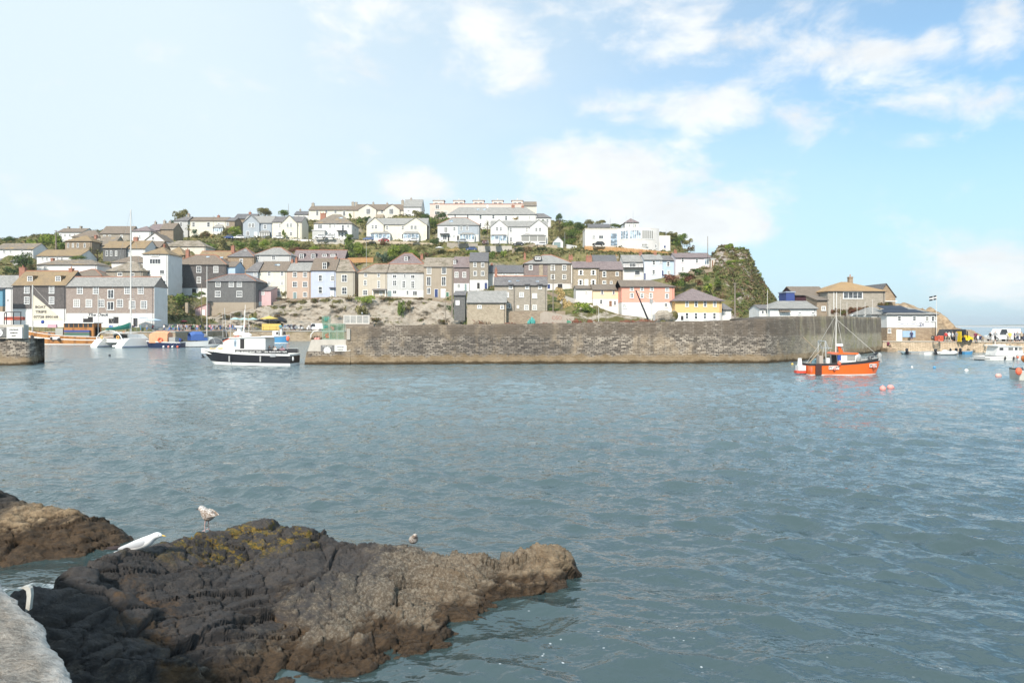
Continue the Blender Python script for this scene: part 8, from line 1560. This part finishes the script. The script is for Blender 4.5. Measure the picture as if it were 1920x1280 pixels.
def car(px, base, Y, mat, label, van=False, suv=False, rz=0.0, flip=False):
    key = (van, suv)
    if key not in CARP:
        o, g, L, W, wh = car_proto(van, suv); b = o.build('body', BW); gl = g.build('windows', GLS); ws = []
        for x, r in wh:
            for sg in (-1, 1): w = MB(); w.tube((x, sg*(W/2-0.12), r), (x, sg*(W/2+0.03), r), r, n=12); t = w.build('wheel', RUB); h = MB(); h.tube((x, sg*(W/2-0.05), r), (x, sg*(W/2+0.045), r), r*0.55, n=8); hu = h.build('hub', GAL, t); ws.append(t)
        li = MB().box(-0.02, 0.03, 0.42, 0.78, 0.62, 0.74).build('headlight', FRM); CARP[key] = (b.data, gl.data, [(w.data, w.children[0].data) for w in ws], li.data, L)
        for q in [b, gl, li]+ws+[w.children[0] for w in ws]: bpy.data.objects.remove(q)
    bd, gd, wd, ld, L = CARP[key]; e = empty('parked_car' if not van else 'parked_van', P(px, base, Y), rz+(math.pi if flip else 0), label, 'van' if van else 'car')
    def mk(n, d, par): o = bpy.data.objects.new(n, d); COL.objects.link(o); o.parent = par; o.location = (-L/2, 0, 0) if par == e else (0,0,0); return o
    b = mk('body', bd, e); b.material_slots[0].link = 'OBJECT'; b.material_slots[0].material = mat; mk('glazing', gd, e); mk('headlight', ld, e); mk('headlight', ld, e).location.y = -1.2
    for w, h in wd: q = mk('wheel', w, e); mk('hub', h, q)
CW = bm((0.75,0.75,0.75)); CS = bm((0.42,0.44,0.46)); CD = bm((0.03,0.03,0.035)); CN = bm((0.04,0.08,0.22)); CBR = bm((0.10,0.05,0.04)); CRD = bm((0.35,0.03,0.03))
for a in [(430,448,276,CN,'dark blue car parked left of the blue-grey gabled house'),(449,448,275,CW,'white car parked in front of the blue-grey gable'),(498,449,274,CS,'silver-grey car below the bay of the blue-grey house'),(521,448.5,274,CW,'white car parked before the cream gabled house'),
          (600,447,270,CW,'white car on the parking terrace, left of two'),(618,447,270,CW,'white car on the parking terrace, right of two'),(691,451,267,bm((0.10,0.16,0.34)),'blue car parked below the left conservatory'),(775,453,266,CW,'white car parked below the right conservatory'),(866,455,264,CS,'silver car parked before the white and blue house'),
          (972,461,257,CD,'black car parked by the stone wall of the white double gables'),(1014,461,257,CW,'white car just showing over the buff stone wall'),(1122,461,233,CD,'dark car in front of the modernist building'),(884,470,250,CN,'dark car below the grey retaining wall')]: car(*a)
car(910,459,259,CBR,'dark brown off-roader parked beside the white van',suv=True,rz=R(80)); car(931,459.5,258,CW,'white van parked facing out on the upper road',van=True,rz=R(85)); car(720,454,266,CRD,'red car parked between the two conservatories')
car(543,618.6,207,CS,'silver off-roader on the inner quay behind the people',suv=True); car(556,618.5,209,CW,'white car partly hidden behind people on the inner quay'); car(592,619,207,CW,'white van nosing in left of the lobster pots',van=True)
car(1880,639,116,CW,'white van parked on the east quay among people',van=True,flip=False); car(1902,640,118,bm((0.05,0.06,0.10)),'dark navy car right of the white van on the east quay'); car(1779,640,118,CD,'black van parked beside the harbour office',van=True)
# yellow forklift, orange frame, kiosk
e = empty('forklift', P(1801,641,115), 0, 'yellow forklift with black cab on the east quay', 'forklift'); k = 115/S; FY = bm((0.80,0.55,0.02))
MB().prism_y([(5*k,3*k),(19*k,3*k),(19*k,8*k),(9*k,13*k),(5*k,10*k)], -0.6, 0.6).build('body', FY, e); m = MB(); m.box(0,5*k,-.6,.6,3*k,8*k)
for x in (0.3*k, 8*k): m.box(x, x+.12, -.6, -.5, 8*k, 20*k); m.box(x, x+.12, .5, .6, 8*k, 20*k)
m.box(-0.1, 9*k, -.65, .65, 19.6*k, 20.6*k); m.build('cab', BBK, e); MB().box(-3.0*k,-1.8*k,-.5,.5,0.5*k,20*k).build('lift_mast', FY, e)
for x in (3*k, 15*k):
    for sg in (-.65, .5): MB().tube((x,sg,2.7*k), (x,sg+.18,2.7*k), 2.7*k, n=12).build('wheel', RUB, e)
e = empty('orange_crate', P(1758,639,115), 0, 'open orange steel crate at the foot of the harbour office', 'crate'); m = MB()
for z in (0, 4*k, 8*k): m.box(0, 11*k, -.05, .05, z, z+1.6*k)
for x in (0, 10*k): m.box(x, x+1*k, -.05, .8, 0, 9*k)
m.build('frame', FLR, e)
e = empty('food_kiosk', P(486,618.5,213), 0, 'black and yellow food kiosk under the yellow parasol on the inner quay', 'kiosk'); k = 213/S; MB().box(0, 44*k, 0, 3, 0, 17*k).build('wall', BBK, e); MB().solid_sheet([(-1,-1,17*k),(45*k+1,-1,17*k),(38*k,1.5,25*k),(8*k,1.5,25*k),(45*k+1,3.5,17*k),(-1,3.5,17*k)], [(0,1,2,3),(3,2,4,5),(1,4,2),(5,0,3)], 0.1).build('roof', BBK, e); MB().box(12*k, 34*k, -0.05, 0, 8*k, 14*k).build('serving_hatch', DRK, e)
tag(MB().build('x') if False else (lambda o: o)(MB().box(PX(491,206), PX(526,206), 206, 206.6, PZ(618.5,206), PZ(607,206)).build('yellow_counter', YLW)), 'long yellow counter in front of the black kiosk', 'counter')
e = empty('quay_railing', P(470,619,203.3), 0, 'black iron railing along the inner quay edge', 'railing'); rail(e, [(x*1.9, 0, 0) for x in range(0, 8)], 1.1, 0.035, RUB)
e = empty('quay_railing', P(300,621.5,172.5), 0, 'iron railing along the west quay before the crowd', 'railing'); rail(e, [(x*1.4, 0, 0) for x in range(0, 10)], 1.1, 0.035, RUB) if False else rail(e, [(x*0.9-3, 0, 0) for x in range(0, 6)], 1.1, 0.035, RUB)
# ------------------------------------------------------------------ people
SKIN = paint((0.55,0.33,0.24), 0.7, 0.1, key='skin')
def skin_person(pose):
    """a connected skeleton grown into one continuous body with the Skin modifier"""
    J = {'stand': dict(hipz=0.90, kn=[(0.10,0.0,0.48),(-0.10,0.02,0.48)], ft=[(0.11,0.0,0.06),(-0.12,0.02,0.06)], el=[(0.26,0.0,1.10),(-0.26,0.02,1.10)], hd=[(0.24,-0.12,0.88),(-0.25,-0.08,0.86)], lean=0),
         'walk': dict(hipz=0.90, kn=[(0.09,-0.16,0.50),(-0.09,0.10,0.49)], ft=[(0.09,-0.26,0.07),(-0.10,0.34,0.12)], el=[(0.25,0.14,1.12),(-0.25,-0.14,1.12)], hd=[(0.24,0.16,0.90),(-0.24,-0.34,0.98)], lean=-0.04),
         'phone': dict(hipz=0.90, kn=[(0.12,0.0,0.48),(-0.10,-0.03,0.48)], ft=[(0.14,0.0,0.06),(-0.12,-0.04,0.06)], el=[(0.26,-0.06,1.14),(-0.25,-0.06,1.14)], hd=[(0.10,-0.32,1.28),(-0.08,-0.32,1.26)], lean=0.02),
         'sit': dict(hipz=0.46, kn=[(0.12,-0.42,0.48),(-0.12,-0.42,0.48)], ft=[(0.12,-0.44,0.06),(-0.12,-0.46,0.06)], el=[(0.26,-0.05,0.72),(-0.26,-0.05,0.72)], hd=[(0.14,-0.34,0.62),(-0.14,-0.34,0.62)], lean=-0.04)}[pose]
    h = J['hipz']; ln = J['lean']; V = [(0,0,h)]; Rr = [0.135]; E = []
    def add(p, r, par): V.append(p); Rr.append(r); E.append((par, len(V)-1)); return len(V)-1
    w = add((0,ln*0.3,h+0.18), 0.125, 0); c = add((0,ln*0.7,h+0.38), 0.15, w); n = add((0,ln,h+0.54), 0.06, c); hb = add((0,ln-0.01,h+0.64), 0.085, n); ht = add((0,ln,h+0.76), 0.08, hb)
    for i, sg in enumerate((1, -1)):
        hp = add((sg*0.09,0,h-0.06), 0.095, 0); k = add(J['kn'][i], 0.062, hp); f = add(J['ft'][i], 0.042, k); add((J['ft'][i][0], J['ft'][i][1]-0.16, 0.035), 0.035, f)
        s = add((sg*0.19,ln,h+0.48), 0.062, c); el = add(J['el'][i], 0.044, s); hd = add(J['hd'][i], 0.032, el)
    me = bpy.data.meshes.new('person_body'); me.from_pydata(V, E, []); o = bpy.data.objects.new('tmp', me); COL.objects.link(o)
    o.modifiers.new('s', 'SKIN'); 
    for i, sv in enumerate(me.skin_vertices[0].data): sv.radius = (Rr[i]*(1.25 if i in (0,1,2) else 1), Rr[i]*(0.85 if i in (0,1,2) else 1)); sv.use_root = (i == 0)
    sb = o.modifiers.new('u', 'SUBSURF'); sb.levels = 1; sb.render_levels = 1
    bpy.context.view_layer.update(); out = bpy.data.meshes.new_from_object(o.evaluated_get(bpy.context.evaluated_depsgraph_get())); bpy.data.objects.remove(o)
    hip = h; 
    for k in range(4): out.materials.append(SKIN)
    for p in out.polygons:
        c = p.center; mi = 0
        if c.z > hip+0.60: mi = 3 if (c.z > hip+0.70 or c.y > 0.02) else 0
        elif c.z > hip+0.02 and (abs(c.x) < 0.24 or c.z > hip+0.22) and c.z < hip+0.53: mi = 1
        elif c.z <= hip+0.02 and abs(c.x) < 0.21 and c.z > (0.30 if pose != 'sit' else 0.12): mi = 2
        p.material_index = mi; p.use_smooth = True
    out.name = 'person_body'; return out
BODY = {k: skin_person(k) for k in ('stand','walk','phone','sit')}
CLO = {'white': (0.72,0.72,0.70), 'navy': (0.03,0.04,0.10), 'black': (0.02,0.02,0.02), 'red': (0.50,0.05,0.05), 'pink': (0.62,0.30,0.34), 'blue': (0.10,0.22,0.50), 'yellow': (0.72,0.50,0.10), 'green': (0.08,0.25,0.12), 'grey': (0.28,0.28,0.28), 'beige': (0.48,0.40,0.30), 'striped': (0.45,0.45,0.52), 'teal': (0.12,0.42,0.45), 'orange': (0.65,0.25,0.08), 'maroon': (0.16,0.02,0.05), 'pale blue': (0.40,0.58,0.66)}
HAIR = [paint(c, 0.8, 0.1, key=('hair',i)) for i, c in enumerate(((0.03,0.02,0.015), (0.10,0.06,0.03), (0.35,0.25,0.13), (0.45,0.44,0.42)))]
PPL = []; pr = random.Random(4)
def person(px, py, Y, top, bot, pose='stand', where='', rz=None, grp=None, hair=None, h=1.0, label=None, z=None):
    p = P(px, py, Y); o = bpy.data.objects.new('person', BODY[pose]); COL.objects.link(o); o.location = p if z is None else (p.x, p.y, z); o.rotation_euler = (0, 0, pr.uniform(0, 6.28) if rz is None else rz)
    s = h*pr.uniform(0.94, 1.05); o.scale = (s*1.05, s*1.05, s)
    for i, m in enumerate((SKIN, paint(CLO[top], 0.85, 0.15, key=('clo',top)), paint(CLO[bot], 0.85, 0.15, key=('clo',bot)), HAIR[pr.randrange(4)] if hair is None else HAIR[hair])): o.material_slots[i].link = 'OBJECT'; o.material_slots[i].material = m
    o['category'] = 'person'
    if grp: o['group'] = grp
    PPL.append((px, o, label or f"person in {top} top and {bot} {'shorts' if bot in ('beige',) else 'trousers'} {where}")); return o
tops = ['black','navy','black','white','navy','black','red','pink','blue','grey','beige','striped','green','maroon','white','pink','teal']; bots = ['black','navy','beige','grey','blue']
for i in range(78):        # crowd along the side quay left of the black house
    Y = pr.uniform(173.5, 205); px = pr.uniform(max(300, 960+(-90.5)/Y*S), 960+(-85.6)/Y*S); 
    if px < 300: continue
    person(px, 0, Y, pr.choice(tops), pr.choice(bots), pr.choice(['stand','stand','walk','sit']), 'in the quay crowd', grp='people crowding the quay', z=3.05, h=1.1)
for i in range(26):
    px = pr.uniform(298, 420); Y = 206.3+pr.uniform(-2.5, 3)
    person(px, 0, Y, pr.choice(tops), pr.choice(bots), pr.choice(['stand','walk','sit']), 'by the sloping quay wall', grp='people crowding the quay', z=3.05, h=1.15)
for i in range(22):
    px = pr.choice([pr.uniform(418, 486), pr.uniform(522, 585)]); Y = pr.uniform(203.8, 207)
    person(px, 0, Y, pr.choice(tops), pr.choice(bots), pr.choice(['stand','walk','stand']), ('by the aqua parasols' if px < 490 else 'by the inner quay cars'), grp='people on the inner quay', z=3.05, h=1.15)
for i in range(12): person(pr.uniform(196, 296), 0, pr.uniform(174, 180), pr.choice(tops), pr.choice(bots), pr.choice(['stand','walk']), 'before the mauve stone building', grp='people on the west quay', z=3.05, h=1.05)
person(1709,639,119.8,'navy','navy','stand','',rz=math.pi,label='person in navy standing at the blue notice board of the harbour office',hair=0)
for a in [(1774,640.5,113,'red','beige','stand','red top'),(1780,640.5,112,'white','beige','walk',''),(1786,640.5,112,'white','black','stand',''),(1793,641,112.5,'grey','grey','stand','')]: person(*a[:6], 'between black van and forklift', z=1.78)
for a in [(1829,640,112,'maroon','black'),(1834,639,114,'white','navy'),(1838,641,112,'navy','black'),(1857,641,112,'black','grey'),(1866,640,113,'grey','black'),(1890,641,111,'white','beige'),(1893.5,641.5,110,'yellow','beige'),(1902,642,110,'navy','black'),(1908,642,110.5,'grey','navy'),(1915,642,110,'beige','black')]: person(*a, pr.choice(['stand','walk','sit' if a[0] < 1860 else 'stand']), 'on the east quay', grp='people on the east quay', z=1.78)
person(1665,655,116.5,'maroon','black','sit','',label='person in maroon crouched on the steps at the pier corner',z=0.6,rz=0.3)
tag(MB().box(PX(1658,116.8), PX(1674,116.8), 115.8, 118.2, -1, 0.6).build('corner_steps', STB), 'small stone landing step at the pier corner', 'steps')
for i, (px, t) in enumerate(((489,'pale blue'),(485,'pink'),(494,'grey'),(498,'navy'),(505,'black'),(513,'beige'),(517,'white'),(529,'pink'))):
    person(px, 0, 76.4+((i % 2)*0.7-0.6), t, 'navy', 'sit' if i not in (0,) else 'stand', 'sitting aboard the trip boat' if i else 'standing aboard the trip boat', rz=pr.uniform(-1,1), grp='passengers on the trip boat', z=0.95 if i else 0.75)
person(214,0,142.3,'orange','navy','stand','',label='sun-tanned person standing in the catamaran cockpit',z=1.76) if False else person(232,0,143.5,'orange','navy','stand','',label='tanned person standing in the catamaran cockpit',z=1.76)
for px, t in ((70,'red'),(92,'navy'),(106,'maroon')): person(px, 0, 165, t, 'navy', 'stand', 'on the deck of the wooden trawler', z=1.3)
# ------------------------------------------------------------------ gulls
def gull(name, pts, mats, label, scale=1.0, loc=(0,0,0), rz=0.0, legs=None, standing=False, speck=False, tilt=0.0):
    """pts: body rings along +x (beak end last): (x, z, halfwidth, halfheight)"""
    e = empty(name, loc, rz, label, 'gull'); e.rotation_euler = (0, -tilt, rz); m = MB(); n = 16; rs = []
    for (x, z, w, h) in pts: rs.append([(x, w*math.cos(2*math.pi*i/n), z+h*math.sin(2*math.pi*i/n)) for i in range(n)])
    m.rings(rs); o = m.build('body', mats[0], e, True); sb = o.modifiers.new('s', 'SUBSURF'); sb.levels = 1; sb.render_levels = 2
    return e, o
GW = paint((0.78,0.77,0.75), 0.75, 0.08, key='gullwhite', scale=8); GG = paint((0.44,0.45,0.47), 0.75, 0.10, key='gullgrey', scale=8); GBK = paint((0.04,0.025,0.025), 0.7, 0.1, key='gullblack'); BEAK = paint((0.75,0.48,0.10), 0.5, 0.1, key='beak'); LEG = paint((0.50,0.33,0.30), 0.7, 0.1, key='gulleg')
def speckle():
    m, nt, b = bsdf('speckled_feathers'); tc = nt.new('ShaderNodeTexCoord'); o = tc.outputs['Object']; z = nt.sep(o)[2]; n = nt.noise(nt.mapping(o, (1,1,1.6)), 42.0, 5, 0.7); n2 = nt.noise(o, 14.0, 3)
    c = nt.mix(nt.ramp(nt.math('ADD', n, nt.math('MULTIPLY', nt.math('SUBTRACT', n2, 0.5), 0.4)), 0.42, 0.54), (0.56,0.52,0.48), (0.20,0.145,0.11)); nt.put(b.inputs['Base Color'], nt.mix(nt.ramp(z, 0.27, 0.33), c, nt.mix(nt.ramp(n, 0.45, 0.6), (0.58,0.55,0.52), (0.26,0.21,0.18)))); b.inputs['Roughness'].default_value = 0.85; return m
SPK = speckle()
# resting adult gull: body slopes up to the right, head at the right
Yg = 9.05; g0 = P(258, 1041, Yg); gzr = hsample(RH, g0.x, g0.y)
e, o = gull('resting_gull', [(-0.235,0.00,0.004,0.004),(-0.20,0.005,0.022,0.012),(-0.13,0.02,0.045,0.035),(-0.05,0.05,0.068,0.062),(0.03,0.075,0.080,0.078),(0.10,0.095,0.076,0.080),(0.145,0.120,0.066,0.072),(0.170,0.145,0.054,0.058),(0.190,0.165,0.046,0.046),(0.220,0.168,0.038,0.038),(0.245,0.162,0.018,0.020),(0.252,0.160,0.006,0.008)], [GW], 'white adult gull resting on the slope of the foreground rock', loc=(g0.x, g0.y, gzr+0.0), rz=0.12, tilt=0.07); e.scale = (1.28, 1.2, 1.0); e.location.z -= 0.03
for sg in (1, -1):
    w = MB(); w.rings([[(x, sg*(yy+t*math.cos(q)), z+hh*math.sin(q)) for q in np.linspace(0, 2*math.pi, 9)[:-1]] for x, yy, z, t, hh in ((-0.20,0.018,0.042,0.006,0.008),(-0.12,0.040,0.055,0.014,0.026),(-0.03,0.058,0.080,0.020,0.045),(0.06,0.066,0.098,0.020,0.050),(0.115,0.060,0.112,0.012,0.030))]); wo = w.build('wing', GG, e, True); sb = wo.modifiers.new('s','SUBSURF'); sb.levels = 1; sb.render_levels = 2
    t = MB(); t.rings([[(x, sg*(yy)+0.012*math.cos(q), z+hh*math.sin(q)) for q in np.linspace(0, 2*math.pi, 7)[:-1]] for x, yy, z, hh in ((-0.30,0.03,0.062,0.004),(-0.25,0.03,0.060,0.012),(-0.18,0.03,0.055,0.016))]); t.build('wing_tip', GBK, e, True)
MB().rings([[(x, 0.009*s*math.cos(q), 0.160-(x-0.25)*0.45+0.010*s*math.sin(q)) for q in np.linspace(0, 2*math.pi, 7)[:-1]] for x, s in ((0.24,1.0),(0.275,0.8),(0.290,0.25))]).build('beak', BEAK, e, True)
for sg in (1,-1): MB().ball((0.224, sg*0.035, 0.178), 0.0045, 8, 6).build('eye', GBK, e)
def crest(px):      # the skyline point of the rock in one direction
    best = None
    for Y in np.arange(8.0, 12.3, 0.05):
        x = PX(px, Y); z = hsample(RH, x, Y); a = (z-CH)/Y
        if best is None or a > best[0]: best = (a, x, Y, z)
    return Vector((best[1], best[2]-0.05, best[3])), hsample(RH, PX(px, best[2]-0.05), best[2]-0.05)
# standing young gull facing left
Yj = 11.15; g1 = P(391, 992, Yj); g1, gzj = crest(391)
e, o = gull('young_gull', [(-0.15,0.20,0.012,0.010),(-0.12,0.205,0.035,0.035),(-0.07,0.205,0.068,0.075),(-0.01,0.20,0.080,0.088),(0.04,0.225,0.074,0.085),(0.075,0.27,0.055,0.060),(0.10,0.295,0.045,0.046),(0.125,0.295,0.038,0.038),(0.150,0.288,0.018,0.020),(0.157,0.286,0.008,0.010)], [SPK], 'speckled young gull standing on top of the foreground rock', loc=(g1.x, g1.y, gzj+0.0), rz=math.pi-0.25); e.scale = (1.0, 1.15, 1.08)
for sg in (1,-1):
    w = MB(); w.rings([[(x, sg*(yy+t*math.cos(q)), z+hh*math.sin(q)) for q in np.linspace(0, 2*math.pi, 9)[:-1]] for x, yy, z, t, hh in ((-0.20,0.02,0.215,0.004,0.006),(-0.13,0.045,0.22,0.012,0.028),(-0.05,0.065,0.225,0.018,0.055),(0.03,0.066,0.235,0.016,0.055),(0.06,0.055,0.24,0.008,0.03))]); wo = w.build('wing', SPK, e, True); sb = wo.modifiers.new('s','SUBSURF'); sb.levels = 1; sb.render_levels = 2
    l = MB(); x0 = 0.0; l.tube((x0, sg*0.035, 0.13), (x0+0.01, sg*0.037, 0.07), 0.010, 0.0055, 7); l.tube((x0+0.01, sg*0.037, 0.07), (x0, sg*0.04, -0.03), 0.0055, 0.005, 7)
    for a in (-0.4, 0, 0.4): l.tube((x0, sg*0.04, -0.004), (x0+0.045*math.cos(a), sg*0.04+0.045*math.sin(a), -0.01), 0.004, 0.003, 5)
    l.build('leg', LEG, e); MB().ball((0.128, sg*0.035, 0.305), 0.0055, 8, 6).build('eye', GBK, e)
MB().rings([[(x, 0.008*s*math.cos(q), 0.284-(x-0.155)*0.3+0.009*s*math.sin(q)) for q in np.linspace(0, 2*math.pi, 7)[:-1]] for x, s in ((0.15,1.0),(0.185,0.8),(0.205,0.25))]).build('beak', GBK, e, True)
# half-hidden gull behind the ridge facing the camera
g2, zc = crest(774); g2 = Vector((g2.x, g2.y+0.12, zc)); e, o = gull('sitting_gull', [(-0.20,0.06,0.01,0.01),(-0.12,0.08,0.06,0.05),(0.0,0.10,0.085,0.08),(0.08,0.13,0.07,0.07),(0.11,0.19,0.045,0.05),(0.135,0.205,0.036,0.036),(0.16,0.20,0.016,0.018)], [SPK], 'young gull sitting half hidden behind the rock crest', loc=(g2.x, g2.y, zc-0.05), rz=R(-70))
MB().rings([[(x, 0.008*s*math.cos(q), 0.197-(x-0.16)*0.4+0.009*s*math.sin(q)) for q in np.linspace(0, 2*math.pi, 7)[:-1]] for x, s in ((0.155,1.0),(0.19,0.8),(0.205,0.25))]).build('beak', GBK, e, True)
for sg in (1,-1): MB().ball((0.137, sg*0.034, 0.212), 0.005, 8, 6).build('eye', GBK, e)
# distant gulls on the high pier wall
def tiny_gull(px, py, Y, label):
    e = empty('gull', P(px, py, Y), pr.uniform(0, 6), label, 'gull'); m = MB(); m.rings([[(x, w*math.cos(q), z+h*math.sin(q)) for q in np.linspace(0,2*math.pi,9)[:-1]] for x, z, w, h in ((-0.25,0.17,0.01,0.01),(-0.1,0.18,0.07,0.06),(0.08,0.2,0.09,0.08),(0.18,0.28,0.05,0.06),(0.24,0.31,0.04,0.04),(0.30,0.30,0.01,0.01))]); m.build('body', GW, e, True); m = MB(); m.rings([[(x, w*math.cos(q), z+0.03*math.sin(q)) for q in np.linspace(0,2*math.pi,7)[:-1]] for x, z, w in ((-0.3,0.2,0.02),(-0.05,0.25,0.09),(0.1,0.25,0.06))]); m.build('wing', GG, e)
for px, py, Y, l in ((1597,594,97,'left one of two gulls on the high pier wall'),(1621,594.5,106,'right one of two gulls on the high pier wall'),(679,590.5,83,'gull perched on the steel mesh crate')): tiny_gull(px, py, Y, l)
# ------------------------------------------------------------------ labels: same text -> told apart by order from the left
def spread(items):
    by = {}
    for px, o, l in items: by.setdefault(l, []).append((px, o))
    ORD = ['first','second','third','fourth','fifth','sixth','seventh','eighth','ninth','tenth','eleventh','twelfth']
    for l, v in by.items():
        if len(v) == 1: v[0][1]['label'] = l; continue
        v.sort(key=lambda t: t[0])
        for i, (px, o) in enumerate(v):
            n = ORD[i] if i < 12 else f'{i+1}th'; o['label'] = f'{n} {l}, from left' if len(v) > 2 else (('left' if i == 0 else 'right')+' of two: '+l)
spread(VEG); spread(PPL)
# ------------------------------------------------------------------ thin sea air
def haze():
    m = bpy.data.materials.new('haze'); m.use_nodes = True; nt = m.node_tree; nt.nodes.clear(); out = nt.nodes.new('ShaderNodeOutputMaterial'); v = nt.nodes.new('ShaderNodeVolumePrincipled')
    v.inputs['Color'].default_value = (0.86,0.92,1.0,1); v.inputs['Density'].default_value = 0.00013; v.inputs['Anisotropy'].default_value = 0.2; nt.links.new(v.outputs[0], out.inputs['Volume'])
    o = MB().box(-6650, 6650, -90, 7150, -7.2, 90).build('haze', m); tag(o, kind='stuff')
haze()
